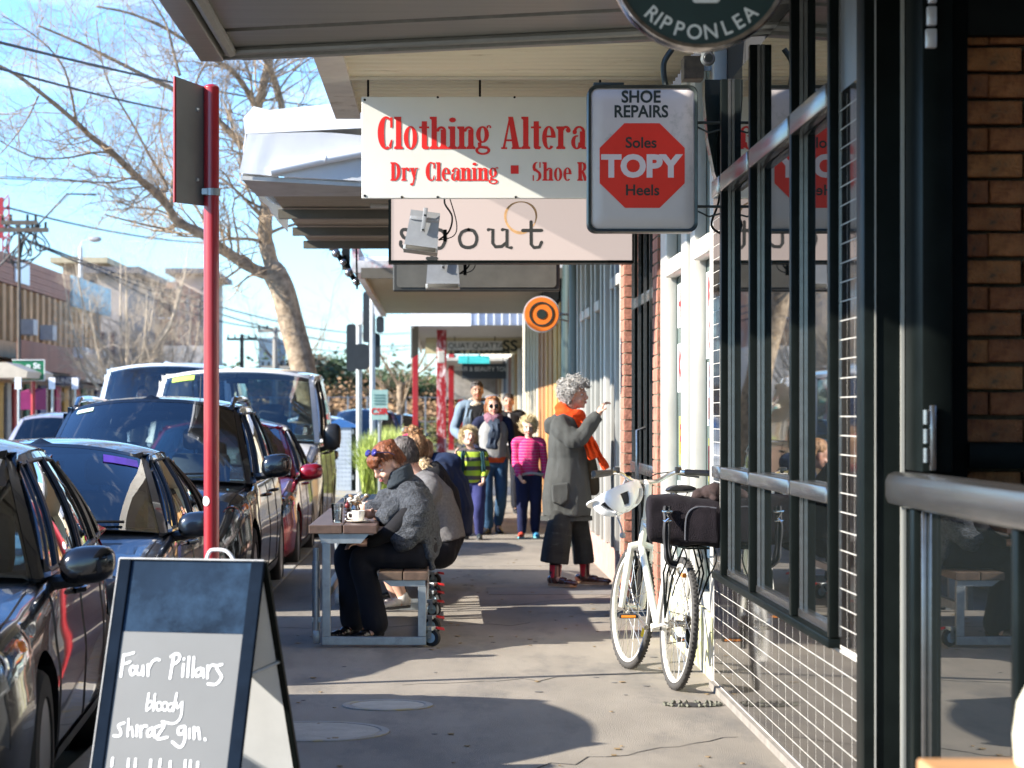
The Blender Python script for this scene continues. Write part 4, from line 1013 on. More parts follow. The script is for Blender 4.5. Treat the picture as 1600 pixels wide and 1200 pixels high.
    tube(b, [Vector((sect(.13,v)[0]*s, .13, sect(.13,v)[1])) for s, v in [(1,.72+i*.28/6) for i in range(7)]+[(-1,1-i*.28/6) for i in range(1,7)]], .005, 4)
    obj('bonnet_gap', b, m_plas, root, kind='stuff')
    # doors: shut lines, handles, sills
    d0, d1, d2 = S['doors']
    b = B()
    for y in (d0,d1,d2):
        for s in (1,-1): tube(b, [Vector((s*(sect(y,v)[0]+.000), y+.03*math.sin(v*9), sect(y,v)[1])) for v in [.24+i*.40/10 for i in range(11)]], .0045, 4)
    obj('door_gap', b, m_plas, root, kind='stuff')
    for y in (d1-.14, d2-.18):
        for s in (1,-1):
            x, z = sect(y, .56); b = B(); tube(b, [(s*(x+.0),y-.10,z),(s*(x+.035),y-.07,z+.005),(s*(x+.035),y+.07,z+.005),(s*(x+.0),y+.1,z)], .013, 8); obj('door_handle', b, mf if S.get('hand') != 'chrome' else m_chr, root, smooth=True)
    patch('sill', m_plas, wx[0]+wr+.09, wx[1]-wr-.09, .17, .235, off=.008, nv=4)
    # mirrors
    mx, my, mz, mw, mh = S['mirror']
    for s in (1,-1):
        b = B(); c = Vector((s*(mx+mw/2), my, mz))
        rings = []
        for k, (dy, sc1) in enumerate(((-.075,.35),(-.068,.7),(-.045,.93),(-.01,1.0),(.045,.98),(.055,.93))):
            rings.append([(c.x+s*(mw/2*sc1*math.copysign(abs(math.cos(a))**.7, math.cos(a))), c.y+dy, c.z+(mh/2*sc1*math.copysign(abs(math.sin(a))**.75, math.sin(a)))+.012*s*math.cos(a)) for a in [2*PI*i/24 for i in range(24)]])
        loft(b, rings); mr = obj('mirror', b, mf, root, smooth=50)
        b = B(); box(b, (c.x-mw*.43,c.y+.0555,c.z-mh*.40), (c.x+mw*.43,c.y+.058,c.z+mh*.40), bev=.001); obj('mirror_glass', b, m_chr, mr)
        b = B(); tube(b, [(s*(mx-.10),my+.03,mz-mh*.55),(s*(mx+.02),my,mz-mh*.42),(c.x,my,mz-mh*.3)], [.03,.028,.03], 8); obj('mirror_arm', b, m_plas, mr, smooth=True)
    # rear lamps
    tl = S.get('tail')
    if tl: patch('tail_light', m_tail, L_-.30, L_-.06, tl[0], tl[1], off=.008)
    if rails:
        for s in (1,-1):
            b = B(); pts = [sideR(t)+Vector((-.05,0,.075 if 0 < t < 1 else .02)) for t in [i/12 for i in range(13)]]
            pts = [Vector((s*p.x,p.y,p.z)) for p in pts]; pts[0].z -= .0; tube(b, pts, [.018]+[.024]*11+[.018], 8)
            obj('roof_rail', b, mf, root, smooth=True)
    b = B(); c = wsR(.55); tube(b, [c+Vector((0,.12,.0)), c+Vector((0,.22,.20))], .004, 5); 
    if S.get('aerial'): obj('aerial', b, m_plas, root)
    else: b.free()
    if extra: extra(root, dict(wscreen=wscreen, side=side, sect=sect, wsR=wsR))
    root.location = (X, Y, road); root.rotation_euler = (0,0,rot)
    return root
def thing_part(name, parent, loc):
    o = bpy.data.objects.new(name, None); COL.objects.link(o); o.parent = parent; o.location = loc; return o
def sticker(root, fn, u0, u1, h0, h1, m, nm='sticker', lab=None):
    b = B(); grid(b, [[fn(u0+(u1-u0)*i/3, h0+(h1-h0)*j/2)+Vector((0,-.006,.003)) for i in range(4)] for j in range(3)]); return obj(nm, b, m, root, label=lab)

def hatch(L_=4.0, W=1.70, H=1.46, zb=.93, hood=.80, wr=.31):
    hw = W/2
    return dict(L=L_, W=W, H=H, wr=wr, wheels=(.80, .80+L_*.635),
        body=[(0,hw*.62,.26,.56,.03),(.03,hw*.76,.22,.63,.04),(.09,hw*.86,.20,.68,.05),(.2,hw*.94,.19,hood-.05,.06),(.45,hw*.985,.18,hood+.01,.07),(1.0,hw*1.0,.18,zb-.05,.06),(1.35,hw,.18,zb,.03),(L_*.6,hw,.18,zb+.02,.02),(L_-.8,hw*.995,.18,zb+.05,.02),(L_-.3,hw*.95,.2,zb+.03,.01),(L_-.08,hw*.88,.24,zb-.03,0),(L_,hw*.75,.30,zb-.2,0)],
        cabin=dict(bw=hw*.93, rw=hw*.70, zb=zb-.015, zr=H-.055, ws_center=.88, ws_corner=1.18, roof_center=1.62, roof_corner=1.80, cowl=.05, crown=.05, rear_base=L_-.12, rear_top=L_-.55, zrb=zb+.03, zrr=H-.09, pillars=[(0,.035),(.12,.14),(.41,.45),(.72,.76),(.90,1)]),
        front=dict(grille=(.50,.61), intake=(.24,.40), plate=.42, gw=.36), doors=(1.18,2.15,3.0), mirror=(hw-.02,1.32,zb+.03,.21,.145), lamp=(.50,.68), lampy=(.07,.72), tail=(.5,.7))
m_p1 = paint('black_paint', (.010,.010,.011), .3, .25)
m_p2 = paint('midnight_paint', (.016,.022,.032), .5, .28)
m_p3 = paint('deep_black_paint', (.006,.007,.009), .2, .22)
m_p4 = paint('red_paint', (.24,.006,.018), .35, .25)
m_p5 = paint('silver_paint', (.74,.73,.69), .1, .35)
m_p6 = paint('graphite_paint', (.03,.033,.036), .5, .3)
S1 = hatch(4.0, 1.70, 1.45)
def ex1(r, f):
    sticker(r, f['wscreen'], .45, .82, .12, .26, mat('red_sticker', (.6,.03,.03), .4), 'sticker')
    b = B(); grid(b, [[f['wscreen'](.50+.27*i/3, .15+.06*j/2)+Vector((0,-.010,.006)) for i in range(4)] for j in range(3)]); obj('sticker_print', b, m_white, r)
make_car('black hatchback nearest the camera behind the chalkboard', -2.22, 7.82, m_p1, S1, extra=ex1, mirror_mat=mat('mirror_black', (.006,.006,.007), .18, var=.1, coat=.5), rot=.05)
S2 = hatch(4.25, 1.70, 1.37, zb=.88, hood=.74); S2['aerial'] = False; S2['spokes'] = 7
S2['cabin']['rear_base'] = 3.9; S2['cabin']['rear_top'] = 3.2
def ex2(r, f): sticker(r, f['wscreen'], .60, .90, .80, .90, mat('purple_sticker', (.12,.05,.42), .4), 'sticker')
make_car('dark blue-grey low sedan second in the row with a purple windscreen sticker', -2.33, 12.35, m_p2, S2, extra=ex2)
S3 = hatch(4.55, 1.78, 1.66, zb=1.02, hood=.94, wr=.35); S3['front'] = dict(grille=(.60,.80), intake=(.28,.44), plate=.48, gw=.44); S3['mirror'] = (.88,1.32,1.14,.23,.18); S3['lamp'] = (.50,.66); S3['aerial'] = True; S3['cabin']['rw'] = .66
S3['body'] = [(y, w_, zb_+.04, zs, c) for y, w_, zb_, zs, c in S3['body']]
def ex3(r, f): sticker(r, f['wscreen'], -.86, -.66, .88, .93, mat('tag_green', (.5,.7,.62), .4), 'sticker')
make_car('glossy black estate car with roof rails third in the row', -2.27, 17.15, m_p3, S3, rails=True, extra=ex3)
S4 = hatch(4.0, 1.68, 1.48, zb=.95); S4['mirror'] = (.80,1.32,.97,.23,.16)
make_car('red hatchback parked between the black estate and the silver van', -2.22, 22.5, m_p4, S4)
# silver van
hw = .96
SV = dict(L=4.9, W=1.92, H=1.97, wr=.33, wheels=(.92,3.95),
    body=[(0,hw*.66,.28,.70,.05),(.04,hw*.80,.24,.80,.06),(.12,hw*.90,.22,.88,.08),(.3,hw*.97,.21,.98,.09),(.7,hw,.2,1.10,.06),(1.1,hw,.2,1.16,.02),(4.5,hw,.2,1.16,.0),(4.84,hw*.98,.24,1.12,0),(4.9,hw*.95,.3,1.0,0)],
    cabin=dict(bw=hw*.965, rw=hw*.86, zb=1.14, zr=1.90, ws_center=.62, ws_corner=.92, roof_center=1.30, roof_corner=1.48, cowl=.03, crown=.05, rear_base=4.92, rear_top=4.88, pillars=[(0,.03),(.10,.12),(.30,1.0)]),
    front=dict(grille=(.62,.78), intake=(.28,.46), plate=.48, gw=.5), doors=(1.05,2.15,3.3), mirror=(.95,1.12,1.20,.20,.30), lamp=(.48,.64), lampy=(.08,.5), tail=(.4,.8), spokes=6)
van_ = make_car('tall silver van parked behind the red hatchback', -2.42, 27.0, m_p5, SV, cat='van', name='parked_van', mirror_mat=m_plas, extra=lambda r, f: sticker(r, f['wscreen'], -.85, -.55, .86, .93, mat('tag_lime', (.45,.65,.10), .4), 'sticker'))
make_car('dark graphite hatchback mostly hidden behind the silver van', -2.52, 32.6, m_p6, hatch(4.1,1.72,1.45))
# blue-white tray van driving up the road, silver cars on the far side
m_pw = paint('pale_blue_white_paint', (.50,.58,.66), .0, .3)
def far_car(label, X, Y, rot, pnt, S, group='cars on the far side of the road', name='distant_car', cat='car', **k):
    return make_car(label, X, Y, pnt, S, group=group, cat=cat, rot=rot, name=name, far=True, **k)
SV2 = dict(SV); SV2['cabin'] = dict(SV['cabin'])
van_.scale = (1.07,1,1.06)
pv_ = far_car('pale blue van with a roof rack in the road behind the silver van', -4.05, 34.0, 0, m_pw, SV2, group='vehicles in the road', name='rack_van', cat='van', mirror_mat=m_plas)
pv_.scale = (1.06,1,1.17)
far_car('silver hatchback seen from behind, first on the far side', -7.55, 50.0, PI, paint('silver_far', (.42,.42,.48), .5), hatch(4.1,1.75,1.56))
far_car('grey car ahead of the silver hatchback with a dark window', -8.5, 63.0, PI, paint('grey_far', (.20,.22,.27), .5), hatch(4.2,1.75,1.5))
far_car('pale grey car on the far side nearest the left picture edge', -8.0, 40.0, PI, paint('pale_far', (.5,.52,.55), .4), hatch(4.2,1.75,1.46))
far_car('small silver sedan furthest along the far side', -9.4, 70.0, 0, paint('white_far', (.45,.47,.50), .3), hatch(4.2,1.75,1.46))
far_car('dark blue wagon parked past the traffic lights', -1.9, 57.0, 0, paint('blue_far', (.03,.06,.14), .4), S3, group='cars past the traffic lights')
far_car('white hatchback parked past the traffic lights beside the grass', -2.9, 53.0, 0, paint('white_far2', (.62,.62,.60), .0), hatch(4.1,1.72,1.5), group='cars past the traffic lights')
far_car('dark car parked next to the red post past the crossing', -1.4, 66.0, 0, m_p6, hatch(4.2,1.75,1.55), group='cars past the traffic lights')
# ================================================================ people
def V(*a): return Vector(a)
def remesh(bm, vox, smooth=3, disp=None):
    me = bpy.data.meshes.new('r'); bmesh.ops.recalc_face_normals(bm, faces=bm.faces); bm.to_mesh(me); bm.free()
    o = bpy.data.objects.new('r', me); COL.objects.link(o)
    md = o.modifiers.new('r', 'REMESH'); md.mode = 'VOXEL'; md.voxel_size = vox; md.use_smooth_shade = True
    dg = bpy.context.evaluated_depsgraph_get(); nm = bpy.data.meshes.new_from_object(o.evaluated_get(dg))
    bpy.data.objects.remove(o); bpy.data.meshes.remove(me)
    b = B(); b.from_mesh(nm); bpy.data.meshes.remove(nm)
    for _ in range(smooth): bmesh.ops.smooth_vert(b, verts=b.verts, factor=.5, use_axis_x=True, use_axis_y=True, use_axis_z=True)
    if disp:
        b.normal_update()
        for v in b.verts: v.co += v.normal*disp(v.co)
    return b
def chain(bm, pts, rad, n=14, k=5):      # smooth limb with round ends; rad = number or (rx, ry) pairs
    pts = [Vector(p) for p in pts]; m = len(pts); out, rr = [], []
    for i in range(m-1):
        p0, p1, p2, p3 = pts[max(i-1,0)], pts[i], pts[i+1], pts[min(i+2,m-1)]
        for j in range(k):
            t = j/k; out.append(.5*((2*p1)+(-p0+p2)*t+(2*p0-5*p1+4*p2-p3)*t*t+(-p0+3*p1-3*p2+p3)*t**3)); rr.append(rad[i]+(rad[i+1]-rad[i])*(t*t*(3-2*t)))
    out.append(pts[-1]); rr.append(rad[-1])
    tube(bm, out, rr, n); ell(bm, out[0], (rr[0],)*3, n=12, m=8); ell(bm, out[-1], (rr[-1],)*3, n=12, m=8)
def trunk(bm, secs, xd, n=22):           # secs: (center, half width along xd, half depth)
    secs = [(Vector(c), a, d) for c, a, d in secs]; m = len(secs); R = []
    xd = Vector(xd).normalized()
    for i, (c, a, d) in enumerate(secs):
        ax = (secs[min(i+1,m-1)][0]-secs[max(i-1,0)][0]).normalized(); yd = ax.cross(xd).normalized(); x_ = yd.cross(ax).normalized()
        R.append([c+x_*a*math.copysign(abs(math.cos(t))**.85, math.cos(t))+yd*d*math.sin(t) for t in [2*PI*i_/n for i_ in range(n)]])
    loft(bm, R)
def hand(bm, wr, d, nrm, s=1.0, curl=.5, spread=.12, thumb=1):
    d = Vector(d).normalized(); nrm = Vector(nrm); nrm = (nrm-d*nrm.dot(d)).normalized(); side = d.cross(nrm).normalized()*thumb
    wr = Vector(wr); c = wr+d*.05*s
    M = Matrix((side, d, nrm)).transposed()
    ell(bm, c, (.040*s,.052*s,.016*s), rot=M, n=14, m=10); chain(bm, [wr-d*.01, c], [.025*s,.026*s], 10, 2)
    for k, (off, ln) in enumerate(((.028,.070),(.010,.078),(-.009,.072),(-.027,.056))):
        a = wr+d*.086*s+side*off*s; dd = (d+side*off*spread*10).normalized()
        p1 = a+(dd*math.cos(curl*.6)+nrm*math.sin(curl*.6))*ln*.45*s; p2 = p1+(dd*math.cos(curl*1.6)+nrm*math.sin(curl*1.6))*ln*.35*s; p3 = p2+(dd*math.cos(curl*2.5)+nrm*math.sin(curl*2.5))*ln*.25*s
        tube(bm, [a-dd*.02*s, a, p1, p2, p3], [.0088*s,.0088*s,.0082*s,.0076*s,.0066*s], 8)
    a = wr+d*.03*s+side*.028*s; p1 = a+(side*.8+d*.5+nrm*.35).normalized()*.035*s; p2 = p1+(side*.25+d*.8+nrm*.5).normalized()*.03*s
    tube(bm, [a-side*.01, a, p1, p2], [.012*s,.012*s,.0098*s,.008*s], 8)
def axes(f, up=(0,0,1), roll=0):
    f = Vector(f).normalized(); r = f.cross(Vector(up)).normalized(); u = r.cross(f).normalized()   # r = the person's right
    if roll: q = Matrix.Rotation(roll, 3, f); r = q @ r; u = q @ u
    return f, r, u
def H3(c, A_, x, y, z): f, r, u = A_; return c+r*x+f*y+u*z
def head(bm, c, A_, s=1.0):
    f, r, u = A_; M = Matrix((r, f, u)).transposed()
    def e(x, y, z, rx, ry, rz): ell(bm, H3(c, A_, x*s, y*s, z*s), (rx*s,ry*s,rz*s), rot=M, n=18, m=12)
    e(0,-.012,.035,.076,.094,.082); e(0,.012,-.030,.062,.070,.070); e(0,.035,-.062,.040,.044,.038); e(0,.062,-.085,.020,.018,.016)
    e(0,.094,-.014,.0125,.020,.020); e(0,.086,.006,.010,.014,.028); e(.012,.086,-.022,.008,.012,.007); e(-.012,.086,-.022,.008,.012,.007)
    e(.034,.062,-.030,.024,.022,.022); e(-.034,.062,-.030,.024,.022,.022); e(0,.075,-.052,.024,.014,.009); e(0,.073,-.062,.020,.014,.008)
    e(.030,.070,.032,.024,.014,.010); e(-.030,.070,.032,.024,.014,.010)
    for q in (-1,1): e(q*.074,-.008,-.006,.009,.018,.032)
m_eye = mat('eye_white', (.6,.58,.55), .2, var=0); m_iris = mat('iris_dark', (.03,.02,.015), .15, var=0)
def face_bits(root, c, A_, s, lips, brow, eyes=True):
    f, r, u = A_; M = Matrix((r, f, u)).transposed()
    def part(nm, lst, m):
        b = B()
        for x, y, z, rx, ry, rz in lst: ell(b, H3(c, A_, x*s, y*s, z*s), (rx*s,ry*s,rz*s), rot=M, n=12, m=8)
        return obj(nm, b, m, root, smooth=True)
    if eyes:
        for q in (-1,1):
            e_ = part('eye', [(q*.031,.066,.010,.014,.012,.0075)], m_eye); part('iris', [(q*.031,.0765,.010,.0058,.003,.0058)], m_iris).parent
    for q in (-1,1): part('eyebrow', [(q*.033,.082,.034,.019,.005,.0035)], brow)
    part('lips', [(0,.090,-.050,.020,.007,.0048),(0,.088,-.058,.017,.008,.0055)], lips)
def knit(co, a=.004, k=7): return a*noise.noise(co*k)+a*.5*noise.noise(co*k*2.6)
def folds(a=.007, k=(9,9,3.2), s=0):
    def f(co): q = Vector((co.x*k[0]+s, co.y*k[1], co.z*k[2])); return a*noise.noise(q)+a*.5*noise.noise(q*2.3)
    return f
def skinmat(name, col):
    m = mat(name, col, .5, var=.08, scale=14, dirt=tuple(c*q for c, q in zip(col, (1.0,.72,.65))), dscale=9, dpos=.62)
    m.node_tree.nodes['Principled BSDF'].inputs['Subsurface Weight'].default_value = .08; m.node_tree.nodes['Principled BSDF'].inputs['Subsurface Radius'].default_value = (.02,.008,.005)
    return m
sk_fair = skinmat('skin_fair', (.56,.33,.24)); sk_warm = skinmat('skin_warm', (.47,.26,.18)); sk_pale = skinmat('skin_pale', (.60,.38,.29)); sk_tan = skinmat('skin_tan', (.36,.20,.13))
m_lip = mat('lips', (.40,.09,.08), .4, var=0)
def fabric(name, col, bump=.5, bs=300, var=.12, scale=8, **k): return mat(name, col, .85, var=var, scale=scale, bump=bump, bscale=bs, sheen=.03, **dict(dict(spec=.15), **k))
def J(loc, yaw, h, lean=0):              # standing joints, yaw 0 faces the camera
    s = h/1.70; R = Matrix.Rotation(yaw, 3, 'Z'); L0 = Vector(loc)
    def w(x, y, z): return L0+R @ Vector((x*s,y*s,z*s))
    d = dict(pel=w(0,.01,.92), wa=w(0,0,1.08), ch=w(0,0,1.27), nk=w(0,.015,1.44), hd=w(0,-.015,1.575), s=s)
    for n_, q in (('R',-1),('L',1)):      # R = person's right = image left when facing the camera
        d['hip'+n_] = w(q*.095,.01,.90); d['kn'+n_] = w(q*.10,-.02,.48); d['an'+n_] = w(q*.10,.03,.09)
        d['sh'+n_] = w(q*.175,.015,1.385); d['el'+n_] = w(q*.225,.03,1.11); d['wr'+n_] = w(q*.225,-.05,.88); d['toe'+n_] = w(q*.115,-.13,.03)
    d['f'] = R @ Vector((0,-1,0)); d['x'] = R @ Vector((1,0,0)); return d
def body_mesh(root, d, skin, vox=.0075, hdir=None, roll=0, hands=None, hs=1.0, lips=m_lip, brow=None, eyes=True, name='body', girth=1.0):
    s = d['s']; b = B(); A_ = axes(hdir or d['f'], roll=roll)
    g = girth
    trunk(b, [(d['pel']-(d['wa']-d['pel'])*.5,.10*s*g,.08*s*g),(d['pel'],.155*s*g,.10*s*g),(d['wa'],.13*s*g,.088*s*g),(d['ch'],.155*s*g,.10*s*g),(d['ch'].lerp(d['nk'],.62),.15*s*g,.085*s*g),(d['nk'],.06*s,.055*s)], d['x'])
    chain(b, [d['nk']-(d['hd']-d['nk'])*.15, d['nk'].lerp(H3(d['hd'],A_,0,-.03*hs,-.06*hs),.5), H3(d['hd'],A_,0,-.02*hs,-.03*hs)], [.058*s,.053*s,.052*hs])
    head(b, d['hd'], A_, hs)
    for n_ in 'RL':
        chain(b, [d['sh'+n_], d['sh'+n_].lerp(d['el'+n_],.4), d['el'+n_], d['el'+n_].lerp(d['wr'+n_],.35), d['wr'+n_]], [.052*s*g,.046*s*g,.037*s,.036*s,.025*s])
        chain(b, [d['hip'+n_], d['hip'+n_].lerp(d['kn'+n_],.45), d['kn'+n_], d['kn'+n_].lerp(d['an'+n_],.35), d['an'+n_]], [.085*s*g,.075*s*g,.052*s,.054*s,.034*s])
        chain(b, [d['an'+n_]-Vector((0,0,.025)), (d['an'+n_]-Vector((0,0,.035))).lerp(d['toe'+n_],.45)], [.027*s,.020*s])
        hd_ = (hands or {}).get(n_, None)
        dirn = (d['wr'+n_]-d['el'+n_]).normalized()
        if hd_: hand(b, d['wr'+n_], hd_[0], hd_[1], s*(hd_[3] if len(hd_) > 3 else 1), hd_[2], thumb=hd_[4] if len(hd_) > 4 else 1)
        else: hand(b, d['wr'+n_], dirn, d['x']*(-1 if n_ == 'L' else 1), s, .6, thumb=(1 if n_ == 'L' else -1))
    bm = remesh(b, vox, 2)
    o = obj(name, bm, skin, root, smooth='all', recalc=False)
    face_bits(root, d['hd'], A_, hs, lips, brow or m_iris, eyes)
    return A_
def trousers(root, d, m, r=(.098,.088,.072,.07,.062), low=.93, name='trousers', girth=1.0, fold=.009, seat=True):
    s = d['s']; b = B()
    if seat: trunk(b, [(d['pel']-(d['wa']-d['pel']).normalized()*.10*s,.10*s,.09*s),(d['pel'],.17*s*girth,.115*s*girth),(d['pel'].lerp(d['wa'],.7),.155*s*girth,.105*s*girth)], d['x'])
    for n_ in 'RL':
        e = d['kn'+n_].lerp(d['an'+n_], low)
        chain(b, [d['hip'+n_], d['hip'+n_].lerp(d['kn'+n_],.45), d['kn'+n_], d['kn'+n_].lerp(d['an'+n_],.45), e], [q*s for q in r])
    return obj(name, remesh(b, .010, 3, folds(fold)), m, root, smooth='all', recalc=False)
def top(root, d, m, name='jumper', hem=None, rs=(.068,.062,.052,.050,.042), tw=(.165,.15,.172,.158,.085), td=(.115,.11,.118,.10,.08), sleeves='RL', sl=.97, fold=.008, vox=.010, extra=None, hemsec=None, mats=None):
    s = d['s']; b = B(); hem = hem if hem is not None else d['pel']
    secs = [(hem,tw[0]*s,td[0]*s),(d['wa'],tw[1]*s,td[1]*s),(d['ch'],tw[2]*s,td[2]*s),(d['ch'].lerp(d['nk'],.66),tw[3]*s,td[3]*s),(d['nk'],tw[4]*s,td[4]*s)]
    if hemsec: secs = hemsec+secs[1:]
    trunk(b, secs, d['x'])
    if mats is None:
        for n_ in sleeves: chain(b, [d['ch'].lerp(d['nk'],.6).lerp(d['sh'+n_],.4), d['sh'+n_], d['sh'+n_].lerp(d['el'+n_],.45), d['el'+n_], d['el'+n_].lerp(d['wr'+n_],.5), d['el'+n_].lerp(d['wr'+n_],sl)], [q*s for q in (rs[0],)+tuple(rs)])
    if mats == 1: mats = m
    if extra: extra(b)
    o = obj(name, remesh(b, vox, 3, folds(fold)), m, root, smooth='all', recalc=False)
    if mats is not None:
        for n_ in sleeves:
            b = B(); chain(b, [d['ch'].lerp(d['nk'],.75).lerp(d['sh'+n_],.35), d['sh'+n_], d['sh'+n_].lerp(d['el'+n_],.45), d['el'+n_], d['el'+n_].lerp(d['wr'+n_],.5), d['el'+n_].lerp(d['wr'+n_],sl)], [q*s*1.06 for q in (rs[0],)+tuple(rs)])
            obj('sleeve', remesh(b, vox, 3, folds(fold)), mats, root, smooth='all', recalc=False)
    return o
def shoe(root, an, toe, m, sole, s=1.0, boot=0, name='shoe', lab=None):
    an, toe = Vector(an), Vector(toe); d = Vector((toe.x-an.x, toe.y-an.y, 0)).normalized(); zg = min(toe.z, an.z)-.035*s
    heel = Vector((an.x, an.y, zg))-d*.045*s; sd_ = d.cross(Vector((0,0,1)))
    Lf = .255*s; b = B()
    for t, wv, hv in ((.03,.030,.042),(.2,.034,.046),(.5,.036,.036),(.75,.043,.028),(.92,.034,.024)): ell(b, heel+d*Lf*t+Vector((0,0,hv*s+.008)), (.05*s,wv*s,hv*s), rot=Matrix((d,-sd_,Vector((0,0,1)))).transposed(), n=14, m=10)
    chain(b, [heel+d*.05*s+Vector((0,0,.05*s)), Vector((an.x,an.y,zg+(.09+boot)*s))], [.042*s,.043*s])
    o = obj(name, remesh(b, .006, 2), m, root, smooth='all', recalc=False, label=lab)
    b = B(); prof = [(-.01,.028),(.05,.034),(.12,.030),(.19,.044),(.235,.040),(.258,.018)]
    loft(b, [[heel+d*x*s+sd_*w_*s*q+Vector((0,0,z)) for x, w_, q in [(x,w_,1) for x, w_ in prof]+[(x,w_,-1) for x, w_ in prof[::-1]]] for z in (.001,.022*s)]); obj('sole', b, sole, o)
    return o
def strands(b, c, A_, s, n, L_, r=.002, wave=.01, region=None, down=.6, base=.098, seed=1, k=5):
    R = random.Random(seed); n = int(n*2.2); r *= .5; wave *= .8
    for _ in range(n):
        for _t in range(20):
            v = Vector((R.gauss(0,1),R.gauss(0,1),R.gauss(0,1))).normalized()
            if region is None or region(v.x, v.y, v.z): break
        else: continue
        p = H3(c, A_, v.x*.083*s, (v.y*.100-.012)*s, (v.z*.092+.035)*s); nd = (p-H3(c, A_, 0,-.012*s,.03*s)).normalized(); u = A_[2]
        pts = [p]; dr = (nd*(1-down)+(-u)*down).normalized(); ph = R.random()*6; sd = nd.cross(dr)
        if sd.length < .1: sd = A_[1]
        sd.normalize(); tot = L_*R.uniform(.6,1.2)
        for j in range(1, k+1): pts.append(p+dr*tot*j/k+nd*.012*math.sin(j/k*PI)*s+sd*wave*math.sin(ph+j*1.5)+nd*wave*.6*math.cos(ph+j*1.5))
        tube(b, pts, [r]+[r*1.1]*(k-1)+[r*.3], 4, cap=False)
def curls(b, c, A_, s, n, R0=.012, seed=1, region=None, out=1.0, r=.0032):
    R = random.Random(seed); n = int(n*1.9); r *= .52
    for _ in range(n):
        for _t in range(30):
            v = Vector((R.gauss(0,1),R.gauss(0,1),R.gauss(0,1))).normalized()
            if region is None or region(v.x, v.y, v.z): break
        else: continue
        k = R.uniform(.97,1.22)*out; p = H3(c, A_, v.x*.082*s*k, (v.y*.10*k-.012)*s, (v.z*.092*k+.035)*s)
        a, q = frame_of(Vector((R.gauss(0,1),R.gauss(0,1),R.gauss(0,1)))); rr = R0*R.uniform(.6,1.4); hel = a.cross(q)*R.uniform(.3,.9)*rr
        tube(b, [p+(a*math.cos(t)+q*math.sin(t))*rr+hel*t*.5 for t in [j*.9 for j in range(8)]], [r*.6]+[r]*6+[r*.4], 4, cap=False)
def cap_hair(root, c, A_, s, m, lumps, vox=.007, disp=None, extra=None, name='hair', sm=2):
    b = B(); f, r, u = A_; M = Matrix((r, f, u)).transposed()
    for x, y, z, rx, ry, rz in lumps: ell(b, H3(c, A_, x*s, y*s, z*s), (rx*s,ry*s,rz*s), rot=M, n=16, m=12)
    bm = remesh(b, vox, sm, disp)
    if extra: extra(bm)
    return obj(name, bm, m, root, smooth='all', recalc=False)
def hairmat(name, a, c2): return mat(name, a, .45, var=.35, col2=c2, scale=45, bump=.8, bscale=160, stretch=(1,1,.35), spec=.4)
hfold = folds(.006, (50,50,12))
def ribbon(name, root, pts, w_, m, th=.012, lab=None, tw=None):
    b = B(); pts = smoothpts([Vector(p) for p in pts], 6); n = len(pts); rings = []
    for i, p in enumerate(pts):
        d = (pts[min(i+1,n-1)]-pts[max(i-1,0)]).normalized(); q = d.cross(tw or Vector((0,1,0))).normalized(); nn = q.cross(d).normalized()
        wv = w_/2*(1+.12*math.sin(i*.9)); off = nn*(.010*math.sin(i*.7))
        rings.append([p+off+q*wv*a+nn*(th*c_+.006*math.cos(a*6)) for a, c_ in ((-1,0),(-.5,.6),(0,.4),(.5,.6),(1,0),(.5,-.6),(0,-.4),(-.5,-.6))])
    loft(b, rings); return obj(name, b, m, root, smooth=60, label=lab)
def wrap(name, root, c, rx, ry, r, m, turns=3, tilt=(0,0), h=.05):
    b = B()
    for k in range(turns):
        z = -h/2+h*k/max(1,turns-1); ph = k*1.3
        pts = [Vector(c)+Vector((rx*(1+.08*math.sin(ph+a*2))*math.cos(a), ry*math.sin(a), z+tilt[0]*math.cos(a)+tilt[1]*math.sin(a)+.010*math.sin(a*3+ph))) for a in [2*PI*i/26 for i in range(26)]]
        tube(b, pts, [r*(1+.2*math.sin(i*.8+ph)) for i in range(26)], 10, closed=True)
    return obj(name, remesh(b, .008, 1, folds(.004,(30,30,30))), m, root, smooth='all', recalc=False)

# ---------- woman in a long grey cardigan and orange scarf
DL = 19.9
def PL(px, py, dy=0): p = P(px, py, DL+dy); return P(px, py, DL+dy)
g_ = thing('person', 'standing woman in long grey cardigan and bright orange scarf raising one hand', 'person', (1.03,DL,0))
d = dict(s=1.0, f=V(.97,-.22,.02), x=V(-.2,-.97,0), pel=PL(885,752), wa=PL(886,722), ch=PL(885,690), nk=PL(886,652), hd=PL(899,619),
    hipR=PL(882,755,-.09), knR=PL(872,842,-.12), anR=PL(866,896,-.14), toeR=PL(884,911,-.24), hipL=PL(892,755,.09), knL=PL(908,838,.08), anL=PL(914,893,.10), toeL=PL(938,908,.05),
    shR=PL(874,667,-.15), elR=PL(903,687,-.26), wrR=PL(935,648,-.16), shL=PL(893,665,.15), elL=PL(903,705,.22), wrL=PL(915,745,.20))
A_ = body_mesh(g_, d, sk_warm, .006, hdir=V(.93,-.35,.03), hands={'R': (V(.40,.1,.9), V(.9,.15,-.3), .75, 1.0, -1)}, hs=1.0, brow=mat('grey_brow', (.3,.28,.26), .7))
m_card = fabric('grey_cardigan', (.075,.078,.073), 1.0, 220, dirt=(.055,.056,.054), dscale=3)
b = B()
trunk(b, [(PL(886,806),.205,.20),(PL(886,780),.215,.205),(PL(886,745),.205,.185),(PL(886,715),.175,.155),(PL(885,690),.19,.15),(PL(884,668),.185,.125),(PL(885,652),.09,.08)], d['x'])
chain(b, [PL(882,668,-.08), d['shR'], PL(888,680,-.21), d['elR'], PL(918,669,-.21), PL(931,653,-.17)], [.10,.092,.085,.075,.060,.05])
